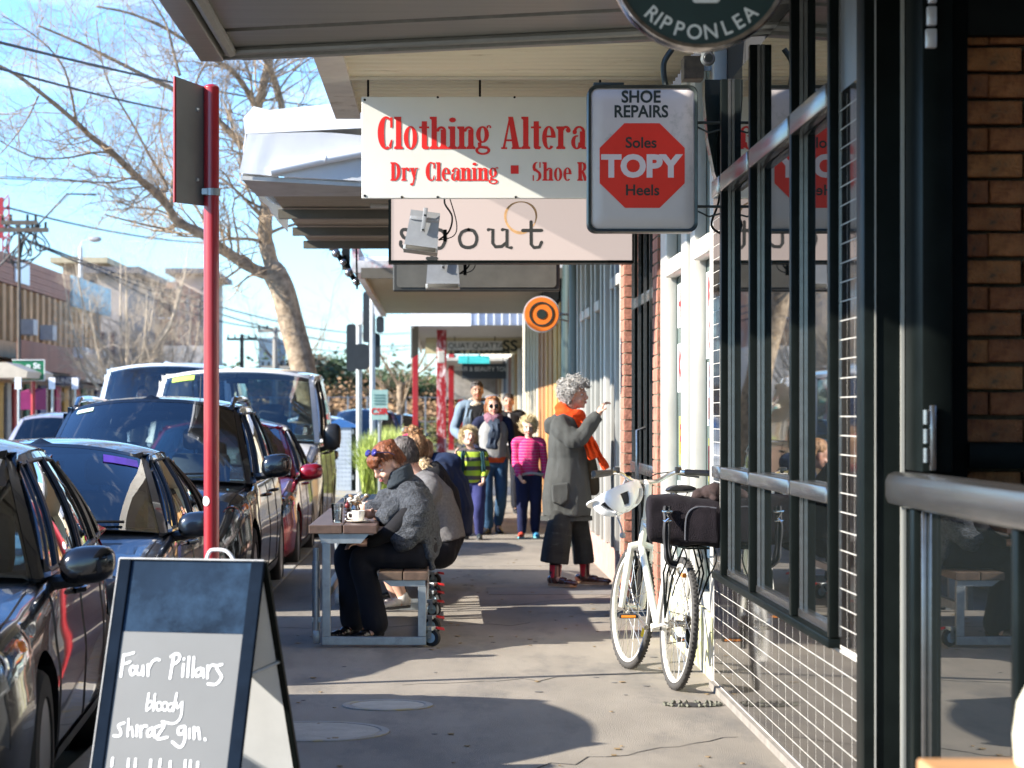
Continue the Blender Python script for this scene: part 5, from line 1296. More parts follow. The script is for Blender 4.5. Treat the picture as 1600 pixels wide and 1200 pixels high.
chain(b, [PL(890,668,.08), d['shL'], d['elL'], d['wrL']], [.085,.08,.062,.05])
chain(b, [PL(868,655,-.02), PL(860,662,0), PL(857,672,0)], [.04,.05,.03])
ob = obj('cardigan', remesh(b, .008, 3, folds(.020,(8,8,2.0))), m_card, g_, smooth='all', recalc=False)
b = B()
tube(b, [PL(930,655,-.17),PL(935,650,-.165)], [.05,.046], 14); obj('cuff', b, m_card, g_, smooth=True)
b = B(); loft(b, [[PL(885,806)+V(.21*math.cos(a)+ .004*math.sin(a*40),.175*math.sin(a),-.0) for a in [2*PI*i/120 for i in range(120)]],[PL(885,813)+V((.212+.004*math.sin(i*PI/2))*math.cos(a),.18*math.sin(a),0) for i, a in enumerate([2*PI*i/120 for i in range(120)])]]); obj('ribbed_hem', b, m_card, g_)
b = B(); pk = [PL(862,758,-.23),PL(889,753,-.225),PL(888,782,-.235),PL(878,790,-.235),PL(864,785,-.235)]; prism(b, pk, (0,.07,0)); bmesh.ops.subdivide_edges(b, edges=b.edges, cuts=2, use_grid_fill=True); obj('pocket', remesh(b, .008, 3, folds(.006)), m_card, g_, smooth='all', recalc=False)
b = B(); chain(b, [PL(912,690,.10), PL(922,730,.12), PL(927,765,.12)], [.045,.06,.05]); obj('cardigan_front', remesh(b, .01, 3, folds(.012)), fabric('brown_lining', (.10,.085,.06)), g_, smooth='all', recalc=False)
m_cul = fabric('check_wool', (.040,.041,.038), .8, 200, var=.35, scale=3, dirt=(.13,.13,.12), dscale=5, stretch=(1,1,3))
b = B()
trunk(b, [(PL(885,800),.17,.19),(PL(885,770),.14,.16)], V(1,0,0))
trunk(b, [(PL(866,880,-.12),.118,.12),(PL(870,850,-.12),.115,.115),(PL(877,800,-.08),.10,.12)], V(1,0,0))
trunk(b, [(PL(912,880,.08),.085,.11),(PL(909,850,.08),.085,.11),(PL(900,800,.06),.09,.12)], V(1,0,0))
obj('culottes', remesh(b, .009, 3, folds(.010,(12,12,2))), m_cul, g_, smooth='all', recalc=False)
b = B()
for a, c_ in ((PL(868,872,-.13), d['anR']),(PL(913,872,.09), d['anL'])): chain(b, [a, c_], [.05,.042])
obj('leggings', remesh(b, .009, 2), fabric('dark_leggings', (.03,.028,.035)), g_, smooth='all', recalc=False)
m_boot = mat('boot_leather', (.085,.030,.022), .22, var=.3, coat=.6, spec=.6); m_sole = mat('tan_sole', (.42,.24,.12), .6, var=.1)
m_el = fabric('boot_elastic', (.62,.04,.06))
for an, toe, bm_ in ((V(.915,19.76,.098),V(1.02,19.66,.045), m_boot),(V(1.165,19.98,.098),V(1.33,19.90,.045), m_boot)):
    s_ = shoe(g_, an, toe, bm_, m_sole, 1.0, .07, 'boot')
    b = B(); dd = (toe-an); dd.z = 0; dd.normalize(); sd_ = dd.cross(V(0,0,1))
    for q in (-1,1): p = an+V(0,0,.03)+sd_*.040*q+dd*.004; prism(b, [p-dd*.026+V(0,0,.055), p+dd*.026+V(0,0,.055), p+dd*.012-V(0,0,.05), p-dd*.012-V(0,0,.05)], sd_*.006*q)
    obj('elastic_panel', b, m_el, s_, kind='stuff')
m_or = fabric('orange_scarf', (.80,.075,.012), .6, 160, var=.12, scale=18, stretch=(1,1,4))
wrap('scarf', g_, PL(891,650,0), .088, .085, .036, m_or, 3, (-.035,0), .075)
ribbon('scarf_end', g_, [PL(905,660,-.09), PL(914,678,-.14), PL(921,698,-.15), PL(928,717,-.15)], .085, m_or, .014)
ribbon('scarf_end', g_, [PL(908,662,-.05), PL(922,685,-.09), PL(935,710,-.10), PL(948,733,-.11)], .06, m_or, .014)
m_gh = hairmat('grey_hair', (.20,.19,.18), (.55,.53,.50))
def ghair(bm): curls(bm, d['hd'], A_, 1.02, 520, .016, 3, lambda x, y, z: not (y > .30 and z < .35) and not (y > .0 and z < -.25) and z > -.75, 1.10, .0040)
cap_hair(g_, d['hd'], A_, 1.0, m_gh, [(0,-.03,.05,.088,.098,.090),(0,-.055,-.01,.084,.070,.085),(0,-.05,-.06,.06,.05,.05),(0,.03,.095,.07,.05,.032)], .006, folds(.007,(60,60,60)), ghair)

# ---------- woman with sunglasses walking
s0 = 1.62/1.70
w2 = thing('person', 'walking red-haired woman in dark sunglasses with mauve scarf and navy sleeved jumper', 'person', (.585,28.5,0))
d = J((.585,28.5,0), .08, 1.62); d['wrL'] += V(.05,-.02,.0); d['elL'] += V(.02,0,0); d['elR'] += V(-.03,.03,0); d['wrR'] += V(.06,-.10,.10)
d['knR'] += V(.02,-.10,.02); d['anR'] += V(.04,-.02,0); d['anL'] += V(-.03,.22,.03); d['toeL'] += V(-.03,.22,.0)
A_ = body_mesh(w2, d, sk_fair, .008, roll=.06, eyes=False)
trousers(w2, d, fabric('blue_jeans', (.035,.085,.16), .5, 300, var=.3, scale=6))
m_gsw = fabric('light_grey_knit', (.30,.30,.29)); m_nav = fabric('navy_knit', (.018,.022,.05))
top(w2, d, m_gsw, 'jumper', mats=m_nav, hem=d['pel']+V(0,0,.03), tw=(.175,.17,.19,.165,.085), td=(.13,.13,.14,.10,.08))
b = B(); trunk(b, [(d['pel']-V(0,0,.03),.168*s0,.125*s0),(d['pel']+V(0,0,.035),.172*s0,.13*s0)], d['x']); obj('hem_band', b, fabric('orange_band', (.62,.10,.03)), w2, smooth=True)
m_mau = fabric('mauve_scarf', (.22,.11,.14), .8, 90, var=.35, scale=14)
wrap('scarf', w2, d['nk']+V(0,-.02,-.012), .078, .078, .034, m_mau, 3, (0,0), .055)
ribbon('scarf_end', w2, [d['nk']+V(0,-.12,-.02), d['ch']+V(.02,-.17,.03), d['wa']+V(-.01,-.17,.06), d['pel']+V(-.02,-.17,.13)], .13, fabric('slate_scarf', (.045,.06,.085)), .02, tw=V(0,1,0))
b = B()
for q in (-1,1): lathe(b, [(.001,-.004),(.024,-.002),(.026,.003)], H3(d['hd'],A_,q*.031,.088,.010), 'y', 16)
obj('sunglasses', b, mat('lens_dark', (.006,.005,.006), .08, var=0), w2)
m_rh = hairmat('red_hair', (.26,.09,.03), (.42,.18,.08))
def rhair(bm): strands(bm, d['hd'], A_, 1.0, 300, .08, .003, .008, lambda x, y, z: y < .12, .8)
cap_hair(w2, d['hd'], A_, 1.0, m_rh, [(0,-.025,.052,.087,.098,.086),(.066,-.03,-.02,.026,.045,.075),(-.066,-.03,-.02,.026,.045,.075),(0,-.05,-.02,.08,.06,.08)], .007, hfold, rhair)
b = B(); tube(b, [H3(d['hd'],A_,.09*math.cos(a),.05*math.sin(a)+.02,.115+.02*math.sin(a)) for a in [PI*i/10 for i in range(11)]], .008, 6); obj('hair_band', b, mat('glasses_grey', (.35,.33,.36), .2), w2, smooth=True)
for n_ in 'RL': shoe(w2, d['an'+n_], d['toe'+n_], mat('black_shoe', (.012,.012,.013), .4), mat('shoe_sole', (.06,.06,.06), .7), .92)

# ---------- stripes that go round a jumper
def striped(name, a, c2, period, duty=.5, wob=.02):
    m = fabric(name, a); n = m.node_tree; bb_ = n.nodes['Principled BSDF']; t = n.nodes.new('ShaderNodeTexCoord'); sp_ = n.nodes.new('ShaderNodeSeparateXYZ'); n.links.new(t.outputs['Object'], sp_.inputs[0])
    no = n.nodes.new('ShaderNodeTexNoise'); no.inputs['Scale'].default_value = 5; n.links.new(t.outputs['Object'], no.inputs['Vector'])
    ad = n.nodes.new('ShaderNodeMath'); ad.operation = 'MULTIPLY_ADD'; ad.inputs[1].default_value = wob; n.links.new(no.outputs['Fac'], ad.inputs[0]); n.links.new(sp_.outputs['Z'], ad.inputs[2])
    dv = n.nodes.new('ShaderNodeMath'); dv.operation = 'DIVIDE'; dv.inputs[1].default_value = period; n.links.new(ad.outputs[0], dv.inputs[0])
    fr = n.nodes.new('ShaderNodeMath'); fr.operation = 'FRACT'; n.links.new(dv.outputs[0], fr.inputs[0])
    gt = n.nodes.new('ShaderNodeMath'); gt.operation = 'GREATER_THAN'; gt.inputs[1].default_value = duty; n.links.new(fr.outputs[0], gt.inputs[0])
    mi = n.nodes.new('ShaderNodeMix'); mi.data_type = 'RGBA'; n.links.new(gt.outputs[0], mi.inputs['Factor']); src = bb_.inputs['Base Color'].links[0].from_socket
    n.links.new(src, mi.inputs['A']); mi.inputs['B'].default_value = tuple(c2)+(1,); n.links.new(mi.outputs['Result'], bb_.inputs['Base Color']); return m
# ---------- boy
by = thing('person', 'small blond boy in lime and grey striped jumper with a backpack', 'person', (.33,27.3,0))
d = J((.33,27.3,0), -.05, 1.20); hs = .90; d['hd'] += V(-.045,-.01,.03); 
d['wrR'] = P(713,716,27.15); d['elR'] = P(716,742,27.2); d['wrL'] = P(756,746,27.15); d['elL'] = P(760,732,27.3)
d['knL'] += V(0,-.06,.03); d['anL'] += V(.0,.02,0); d['anR'] += V(0,.10,.01); d['toeR'] += V(0,.10,0)
A_ = body_mesh(by, d, sk_pale, .007, hdir=V(.35,-.9,.30), roll=-.28, hs=hs, hands={'R': (V(-.1,-.2,1), V(.9,-.2,0), .6, 1.2), 'L': (V(-.1,-.5,-.8), V(-.9,0,.1), .9, 1.25)}, brow=mat('fair_brow', (.4,.28,.15), .7))
trousers(by, d, fabric('blue_track_pants', (.035,.04,.13)), r=(.125,.115,.095,.09,.075), girth=1.05)
top(by, d, striped('lime_grey_stripes', (.36,.50,.05), (.085,.075,.08), .105, .55), 'jumper', rs=(.072,.066,.060,.056,.048), tw=(.17,.16,.17,.16,.085), td=(.14,.135,.125,.11,.085), mats=1)
for q in (-1,1):
    ribbon('backpack_strap', by, [d['nk']+V(q*.09,.04,0), d['nk']+V(q*.105,-.06,-.03), d['ch']+V(q*.115,-.115,.0), d['wa']+V(q*.125,-.10,.0), d['wa']+V(q*.14,.03,-.02)], .045, fabric('teal_strap', (.015,.05,.06)), .008)
b = B(); c = d['ch']+V(0,.16,-.04); box(b, c-V(.13,.06,.17), c+V(.13,.07,.16), bev=.04); tag(obj('backpack', b, fabric('backpack_black', (.02,.025,.03)), smooth=True), 'small dark backpack worn by the boy in lime stripes', 'backpack')
m_bl = hairmat('blond_hair', (.48,.34,.16), (.78,.62,.38))
def bh(bm): strands(bm, d['hd'], A_, hs, 380, .05, .0035, .008, lambda x, y, z: (y < .35 or z > .55) and z > -.55, .25)
cap_hair(by, d['hd'], A_, hs, m_bl, [(0,-.022,.055,.085,.098,.082),(0,-.05,.0,.078,.06,.07)], .007, hfold, bh)
for n_ in 'RL': shoe(by, d['an'+n_]+V(0,0,.02), d['toe'+n_]+V(0,0,.012), mat('dark_trainer', (.02,.03,.035), .5), mat('shoe_sole', (.06,.06,.06), .7), .82)

# ---------- child in pink
gp = thing('person', 'curly blond child in pink striped jumper and navy trousers', 'person', (.975,27.7,0))
d = J((.975,27.7,0), .0, 1.34); hs = .93; d['wrR'] = P(811,742,27.45); d['elR'] = P(806,722,27.7); d['wrL'] += V(.01,.02,.0); d['hd'] += V(0,-.02,.015)
d['knR'] += V(.01,-.05,.02); d['anL'] += V(0,.08,0); d['toeL'] += V(0,.08,0)
A_ = body_mesh(gp, d, sk_pale, .007, hdir=V(-.05,-1,-.12), hs=hs, hands={'R': (V(.3,-.4,-.7), V(.8,.2,.2), .7, 1.1, -1)}, brow=mat('fair_brow', (.4,.28,.15), .7))
trousers(gp, d, fabric('navy_trousers', (.015,.02,.06)), r=(.115,.105,.085,.078,.066), girth=1.02)
top(gp, d, striped('pink_stripes', (.62,.03,.17), (.50,.16,.24), .034, .72, .008), 'jumper', rs=(.070,.064,.058,.052,.045), tw=(.165,.155,.165,.155,.085), td=(.13,.13,.125,.11,.085), mats=1)
b = B(); tube(b, [d['pel']+V(.03+.16*math.cos(a)*.9,.13*math.sin(a),.01+.01*math.sin(a*3)) for a in [2*PI*i/20 for i in range(20)]], .016, 8, closed=True); obj('tied_cord', b, fabric('grey_cord', (.35,.35,.37)), gp, smooth=True)
def gh2(bm): curls(bm, d['hd'], A_, hs, 420, .013, 9, lambda x, y, z: (y < .25 or z > .55) and z > -.7, 1.12, .004)
cap_hair(gp, d['hd'], A_, hs, m_bl, [(0,-.025,.055,.094,.10,.088),(.05,-.02,-.01,.042,.05,.065),(-.05,-.02,-.01,.042,.05,.065),(0,-.05,-.01,.084,.06,.08)], .007, folds(.008,(50,50,50)), gh2)
for n_, mm_ in (('R', mat('red_trainer', (.55,.06,.03), .5)),('L', mat('blue_trainer', (.05,.25,.45), .5))): shoe(gp, d['an'+n_]+V(0,0,.015), d['toe'+n_]+V(0,0,.008), mm_, mat('teal_sole', (.1,.35,.4), .6), .88)

# ---------- man and woman further back
mn = thing('person', 'tall dark-haired man in a pale denim jacket with fleece collar', 'person', (.44,31.6,0))
d = J((.44,31.6,0), .06, 1.86); d['wrR'] += V(.08,-.08,.12); d['wrL'] += V(-.10,-.12,.14); d['elR'] += V(-.05,.02,0); d['elL'] += V(.02,.02,0); d['hd'] += V(0,0,-.01)
A_ = body_mesh(mn, d, sk_tan, .009, roll=.04, hs=1.04)
trousers(mn, d, fabric('dark_trousers', (.02,.022,.03)))
m_den = fabric('pale_denim', (.16,.22,.29), .5, 200, var=.25, scale=5)
for q in (-1,1): ribbon('lapel', mn, [d['nk']+V(q*.07,-.08,0), d['ch']+V(q*.12,-.15,0), d['wa']+V(q*.13,-.15,0), d['pel']+V(q*.13,-.14,0)], .11, m_den, .012)
top(mn, d, fabric('black_cotton', (.015,.015,.017)), 'jumper', mats=m_den, rs=(.070,.062,.056,.052,.046), tw=(.165,.155,.18,.165,.085), td=(.13,.13,.14,.11,.08), hem=d['pel']-V(0,0,.02))
b = B(); trunk(b, [(d['pel']+V(0,-.115,.0),.06,.04),(d['ch']+V(0,-.125,.0),.07,.04),(d['nk']+V(0,-.07,-.04),.05,.03)], d['x']); obj('black_shirt', b, fabric('black_cotton', (.015,.015,.017)), mn, smooth=True)
wrap('fleece_collar', mn, d['nk']+V(0,.0,.0), .10, .09, .035, fabric('fleece', (.55,.48,.38), 1, 60), 1, (0,.03), .02)
ribbon('bag_strap', mn, [d['nk']+V(.12,-.06,.01), d['ch']+V(.03,-.18,0), d['wa']+V(-.10,-.17,.02)], .04, fabric('black_cotton', (.015,.015,.017)), .006)
b = B(); c = d['wa']+V(.02,-.19,-.02); box(b, c-V(.07,.03,.05), c+V(.07,.03,.05), bev=.012); tag(obj('camera_bag', b, mat('bag_black', (.02,.02,.02), .5), smooth=True), 'small black bag held at the waist of the man in denim', 'bag')
m_bh = hairmat('black_hair', (.012,.010,.009), (.04,.03,.025))
cap_hair(mn, d['hd'], A_, 1.04, m_bh, [(0,-.022,.058,.082,.094,.078),(0,-.04,.01,.078,.06,.06),(0,.02,.11,.06,.05,.03)], .007, hfold)
b = B(); 
for n_ in 'RL': shoe(mn, d['an'+n_], d['toe'+n_], mat('black_shoe', (.012,.012,.013), .4), mat('shoe_sole', (.06,.06,.06), .7), 1.05)
wb = thing('person', 'dark-haired woman in a black coat over a white shirt, furthest of the walkers', 'person', (.93,34.6,0))
d = J((.93,34.6,0), -.05, 1.71); d['wrL'] += V(.03,-.03,0)
A_ = body_mesh(wb, d, sk_warm, .009)
trousers(wb, d, fabric('dark_trousers', (.02,.022,.03)))
top(wb, d, fabric('black_coat', (.018,.018,.02)), 'coat', rs=(.085,.08,.07,.064,.055), tw=(.20,.185,.20,.18,.085), td=(.14,.14,.14,.11,.08), hem=d['pel']-V(0,0,.15))
b = B(); trunk(b, [(d['pel']+V(0,-.125,.05),.07,.03),(d['ch']+V(0,-.13,.0),.055,.03),(d['nk']+V(0,-.08,-.03),.03,.02)], d['x']); obj('shirt', b, fabric('white_shirt', (.55,.56,.58)), wb, smooth=True)
cap_hair(wb, d['hd'], A_, 1.0, m_bh, [(0,-.022,.055,.083,.096,.080),(0,-.06,.0,.078,.05,.075)], .007, hfold)
for n_ in 'RL': shoe(wb, d['an'+n_], d['toe'+n_], mat('black_shoe', (.012,.012,.013), .4), mat('shoe_sole', (.06,.06,.06), .7), .95)

# ---------- seated woman in the grey poncho
DW = 15.1
def PW(px, py, dy=0): return P(px, py, DW+dy)
sw = thing('person', 'seated auburn-haired woman in grey knitted poncho with sunglasses on her head', 'person', (-.17,DW,.46))
d = dict(s=.97, f=V(-1,0,0), x=V(0,1,0), pel=PW(655,855), wa=PW(658,828), ch=PW(648,792), nk=PW(630,752), hd=PW(604,727),
    hipL=PW(652,862,-.09), knL=PW(566,872,-.10), anL=PW(588,978,-.12), toeL=PW(566,993,-.24), hipR=PW(650,862,.10), knR=PW(545,862,.14), anR=PW(552,972,.10), toeR=PW(536,986,-.02),
    shL=PW(650,779,-.125), elL=PW(618,826,-.20), wrL=PW(575,848,-.16), shR=PW(634,778,.14), elR=PW(598,812,.20), wrR=PW(586,803,.03))
A_ = body_mesh(sw, d, sk_fair, .006, hdir=V(-.70,-.52,-.58), roll=.08, hands={'L': (V(-.9,-.1,.0), V(0,.2,-1), .5, 1.0, -1), 'R': (V(-.85,-.50,.05), V(.1,-.6,-.6), .55, 1.0, 1)}, hs=1.0, brow=mat('auburn_brow', (.2,.09,.04), .7))
m_slk = fabric('dark_slacks', (.016,.016,.02), .4, 200)
trousers(sw, d, m_slk, r=(.112,.105,.085,.082,.086), low=.96, girth=1.08)
m_pon = fabric('poncho_knit', (.075,.083,.096), 2.6, 120, var=.5, scale=50, dirt=(.125,.13,.14), dscale=60, dpos=.58)
b = B()
chain(b, [PW(632,752,0), PW(640,774,0), PW(653,815,0), PW(662,850,0)], [.08,.132,.142,.115])
chain(b, [PW(640,772,-.10), PW(650,792,-.15), PW(646,820,-.18), PW(630,842,-.19)], [.085,.102,.10,.085])
chain(b, [PW(638,792,-.08), PW(612,800,-.12), PW(596,803,-.10)], [.10,.085,.045])
chain(b, [PW(636,768,.10), PW(610,785,.16), PW(582,797,.12)], [.10,.10,.055])
trunk(b, [(PW(676,890,-.05),.10,.015),(PW(672,870,-.04),.17,.035),(PW(664,840,0),.21,.08),(PW(655,805,0),.20,.11)], V(0,1,0))
obj('poncho', remesh(b, .007, 3, lambda co: .010*noise.noise(Vector((co.x*7+co.z*12, co.y*5, co.z*15-co.x*8)))*1.9+.005*noise.noise(Vector((co.x*16+co.z*20, co.y*14, co.z*26-co.x*14)))), m_pon, sw, smooth='all', recalc=False)
b = B()
for k in range(4): 
    c = PW(626-k*0.6,751-k*5,0); f_, r_, u_ = axes(V(-.5,0,.86)); 
    tube(b, [c+V(.5*.0,0,0)+ (V(.86,0,.45)*math.cos(a)+V(0,1,0)*math.sin(a))*(.078-.004*k)*(1+.02*math.sin(a*24)) for a in [2*PI*i/96 for i in range(96)]], .021, 8, closed=True)
obj('roll_neck', remesh(b, .006, 1), fabric('charcoal_knit', (.035,.045,.055), 1.4, 160), sw, smooth='all', recalc=False)
b = B(); chain(b, [PW(640,800,-.19), d['elL'], PW(592,842,-.17), PW(580,848,-.165)], [.055,.055,.042,.034]); chain(b, [PW(612,800,.16), d['elR'], PW(592,806,.08)], [.05,.05,.035]); obj('black_sleeve', remesh(b, .008, 2, folds(.006)), fabric('black_jersey', (.012,.012,.014)), sw, smooth='all', recalc=False, kind='stuff')
m_ab = hairmat('auburn_hair', (.07,.018,.007), (.22,.07,.025))
hA = A_
def ahair(bm):
    strands(bm, d['hd'], hA, 1.02, 600, .06, .0026, .003, lambda x, y, z: (y < -.1 or z > .5) and z > -.25, .80, seed=5)
cap_hair(sw, d['hd'], A_, 1.0, m_ab, [(0,-.030,.062,.086,.098,.084),(0,.055,.082,.066,.042,.034),(0,-.075,.025,.074,.052,.075),(0,.082,.056,.052,.020,.024),(0,-.10,.09,.04,.035,.035)], .006, folds(.006,(55,55,20)), ahair)
sg = B(); c0 = d['hd']
for q in (-1,1):
    c = H3(c0, A_, q*.036, .050, .128); ell(sg, c, (.029,.010,.024), rot=Matrix((A_[1],(A_[0]*.6+A_[2]*.8).normalized(),(A_[2]*.6-A_[0]*.8).normalized())).transposed(), n=16, m=10)
obj('sunglasses', sg, mat('violet_lens', (.05,.035,.16), .06, var=.2, metal=.5), sw, smooth=True, kind='stuff')
b = B()
for q in (-1,1): tube(b, [H3(c0,A_,q*.064,.048,.125),H3(c0,A_,q*.090,-.01,.085),H3(c0,A_,q*.088,-.05,.03)], .004, 6)
tube(b, [H3(c0,A_,-.014,.055,.135),H3(c0,A_,.014,.055,.135)], .004, 6); obj('sunglasses_frame', b, mat('violet_frame', (.06,.04,.10), .3), sw, smooth=True, kind='stuff')
b = B(); ell(b, H3(c0,A_,.079,-.01,-.045), (.007,)*3); ell(b, H3(c0,A_,-.079,-.01,-.045), (.007,)*3); obj('earring', b, mat('pearl', (.7,.68,.65), .2), sw, smooth=True, kind='stuff')
m_bb = mat('black_leather', (.012,.011,.012), .25, var=.3, coat=.4)
for n_, a_, t_ in (('L', V(-.43,14.98,.098), V(-.53,14.86,.04)), ('R', V(-.56,15.2,.098), V(-.66,15.08,.04))):
    o = shoe(sw, a_, t_, m_bb, mat('shoe_sole', (.06,.06,.06), .7), 1.04, .07, 'boot')
# ---------- woman in the grey T-shirt behind her
D4 = 16.7
def P4(px, py, dy=0): return P(px, py, D4+dy)
s4 = thing('person', 'seated dark-haired person in grey T-shirt seen from behind the woman in the poncho', 'person', (.0,D4,.46))
d = dict(s=1.0, f=V(-1,0,0), x=V(0,1,0), pel=P4(692,852), wa=P4(692,822), ch=P4(676,780), nk=P4(650,742), hd=P4(628,714),
    hipL=P4(688,862,-.10), knL=P4(600,862,-.12), anL=P4(630,935,-.10), toeL=P4(610,945,-.2), hipR=P4(688,862,.10), knR=P4(596,862,.12), anR=P4(620,938,.14), toeR=P4(600,945,.05),
    shL=P4(668,768,-.17), elL=P4(640,815,-.15), wrL=P4(600,800,-.05), shR=P4(660,766,.18), elR=P4(620,815,.2), wrR=P4(590,803,.1))
A_ = body_mesh(s4, d, sk_fair, .0075, hdir=V(-.85,.30,-.35), hs=1.0)
trousers(s4, d, fabric('black_leggings', (.012,.012,.015)), r=(.12,.10,.075,.06,.05), low=.5, girth=1.15)
top(s4, d, fabric('grey_marl', (.17,.165,.165), .8, 250, var=.2, scale=60), 't_shirt', hem=P4(697,845), tw=(.20,.185,.21,.20,.09), td=(.14,.14,.15,.125,.08), rs=(.10,.085,.065,.05,.045), sl=.3, fold=.010)
m_dh = hairmat('dark_grey_hair', (.018,.014,.012), (.12,.10,.09))
cap_hair(s4, d['hd'], A_, 1.0, m_dh, [(0,-.028,.055,.086,.098,.086),(0,-.06,.0,.080,.055,.075)], .006, hfold, lambda bm: strands(bm, d['hd'], A_, 1.0, 420, .05, .0028, .003, lambda x, y, z: y < .3 or z > .6, .92, seed=8))
b = B(); 
for n_ in 'LR': shoe(s4, d['an'+n_], d['toe'+n_], mat('white_sandal', (.55,.52,.48), .5), mat('shoe_sole', (.06,.06,.06), .7), .9)
# ---------- woman with the hair bun
D5 = 17.9
def P5(px, py, dy=0): return P(px, py, D5+dy)
s5 = thing('person', 'seated person with a brown hair bun and pink band in a black fur hooded jacket', 'person', (.0,D5,.46))
d = dict(s=1.0, f=V(-1,0,0), x=V(0,1,0), pel=P5(692,842), wa=P5(692,812), ch=P5(684,775), nk=P5(664,728), hd=P5(643,704),
    hipL=P5(688,850,-.10), knL=P5(610,850,-.12), anL=P5(625,925,-.10), toeL=P5(605,930,-.2), hipR=P5(688,850,.10), knR=P5(610,850,.12), anR=P5(620,928,.14), toeR=P5(600,935,.05),
    shL=P5(674,752,-.17), elL=P5(655,800,-.2), wrL=P5(610,800,-.1), shR=P5(668,752,.18), elR=P5(630,800,.2), wrR=P5(600,800,.1))
A_ = body_mesh(s5, d, sk_warm, .0085, hdir=V(-.92,.28,-.10), hs=1.0)
trousers(s5, d, fabric('black_leggings', (.012,.012,.015)), r=(.11,.09,.07,.06,.05), girth=1.05)
top(s5, d, fabric('black_jacket', (.014,.014,.016)), 'jacket', tw=(.20,.19,.215,.20,.10), td=(.15,.15,.16,.13,.09), rs=(.10,.09,.07,.06,.05), fold=.012)
def fur(bm): 
    R = random.Random(4)
    for i in range(500):
        a = R.random(); p = P5(662+14*a, 722+42*a, R.uniform(-.15,.12))+V(R.gauss(0,.015),0,R.gauss(0,.015)); q = V(R.gauss(.4,.6),R.gauss(-.3,.6),R.gauss(.2,.6)).normalized()
        tube(bm, [p, p+q*.025, p+q*.045+V(0,0,-.008)], [.003,.0025,.0008], 3, cap=False)
b = B(); chain(b, [P5(660,720,-.06), P5(670,740,-.12), P5(677,765,-.15)], [.035,.045,.03]); bm = remesh(b, .01, 2); fur(bm); obj('fur_hood', bm, hairmat('tan_fur', (.22,.13,.06), (.5,.38,.22)), s5, smooth='all', recalc=False)
m_brh = hairmat('brown_hair', (.14,.06,.025), (.40,.22,.10))
def bun(bm): curls(bm, d['hd']+V(.0,0,.095), axes(V(-1,0,.2)), .55, 130, .014, 12, None, 1.0, .005); strands(bm, d['hd'], A_, 1.0, 320, .05, .0028, .004, lambda x, y, z: y < .3 or z > .6, .8, seed=3)
cap_hair(s5, d['hd'], A_, 1.0, m_brh, [(0,-.028,.055,.084,.096,.082),(0,-.06,.01,.078,.05,.07),(0,-.03,.145,.048,.048,.040)], .006, hfold, bun)
b = B(); tube(b, [H3(d['hd'],A_,.040*math.cos(a),.0+.045*math.sin(a),.118) for a in [2*PI*i/18 for i in range(18)]], .012, 6, closed=True); obj('hair_tie', b, fabric('pink_band', (.55,.05,.16)), s5, smooth=True)
for n_ in 'LR': shoe(s5, d['an'+n_], d['toe'+n_], mat('black_shoe', (.012,.012,.013), .4), mat('shoe_sole', (.06,.06,.06), .7), .9)
# ---------- hunched person in navy
D6 = 19.3
def P6(px, py, dy=0): return P(px, py, D6+dy)
s6 = thing('person', 'hunched seated person in a navy hooded coat at the far end of the bench', 'person', (.05,D6,.46))
d = dict(s=1.0, f=V(-1,0,0), x=V(0,1,0), pel=P6(706,832), wa=P6(708,802), ch=P6(696,762), nk=P6(676,728), hd=P6(657,712),
    hipL=P6(700,838,-.10), knL=P6(625,838,-.12), anL=P6(640,905,-.10), toeL=P6(622,912,-.2), hipR=P6(700,838,.10), knR=P6(625,838,.12), anR=P6(635,905,.14), toeR=P6(618,912,.05),
    shL=P6(690,745,-.17), elL=P6(688,795,-.2), wrL=P6(650,795,-.1), shR=P6(686,745,.18), elR=P6(650,795,.2), wrR=P6(620,795,.1))
A_ = body_mesh(s6, d, sk_warm, .009, hdir=V(-.95,.1,-.3))
trousers(s6, d, fabric('black_leggings', (.012,.012,.015)), r=(.11,.09,.07,.06,.05))
def cape(b): trunk(b, [(P6(716,838,-.05),.20,.09),(P6(712,800,-.02),.24,.15),(P6(700,760,0),.24,.17),(P6(690,735,0),.2,.13),(P6(680,722,0),.13,.08)], V(0,1,0)); chain(b, [P6(682,716,0), P6(705,722,-.05), P6(710,735,-.08)], [.05,.075,.04])
top(s6, d, fabric('navy_coat', (.012,.022,.055)), 'coat', tw=(.20,.20,.22,.20,.10), td=(.16,.16,.17,.14,.09), rs=(.10,.09,.07,.06,.05), fold=.014, extra=cape)
cap_hair(s6, d['hd'], A_, 1.0, m_brh, [(0,-.028,.055,.084,.096,.082),(0,-.06,.01,.078,.05,.07)], .008, hfold)
# ---------- driver behind the pale van's windscreen
dv = thing('person', 'driver in a pale blue shirt faintly seen behind the van windscreen', 'person', (-4.45,35.8,.6))
d = J((-4.45,35.8,.0), 0, 1.72); d['hipR'] += V(0,0,.0)
for k_ in list(d):
    if isinstance(d[k_], Vector) and k_ not in ('f','x'): d[k_] = d[k_]+V(0,0,.12)
for n_ in 'RL': d['kn'+n_] = d['hip'+n_]+V(0,-.4,.02); d['an'+n_] = d['kn'+n_]+V(0,-.15,-.38); d['toe'+n_] = d['an'+n_]+V(0,-.15,-.03); d['wr'+n_] = d['el'+n_]+V(0,-.24,.10)
A_ = body_mesh(dv, d, sk_warm, .012)
top(dv, d, fabric('blue_shirt', (.12,.26,.50)), 'shirt', rs=(.082,.076,.066,.06,.05))
cap_hair(dv, d['hd'], A_, 1.0, m_bh, [(0,-.022,.058,.082,.094,.078)], .01)
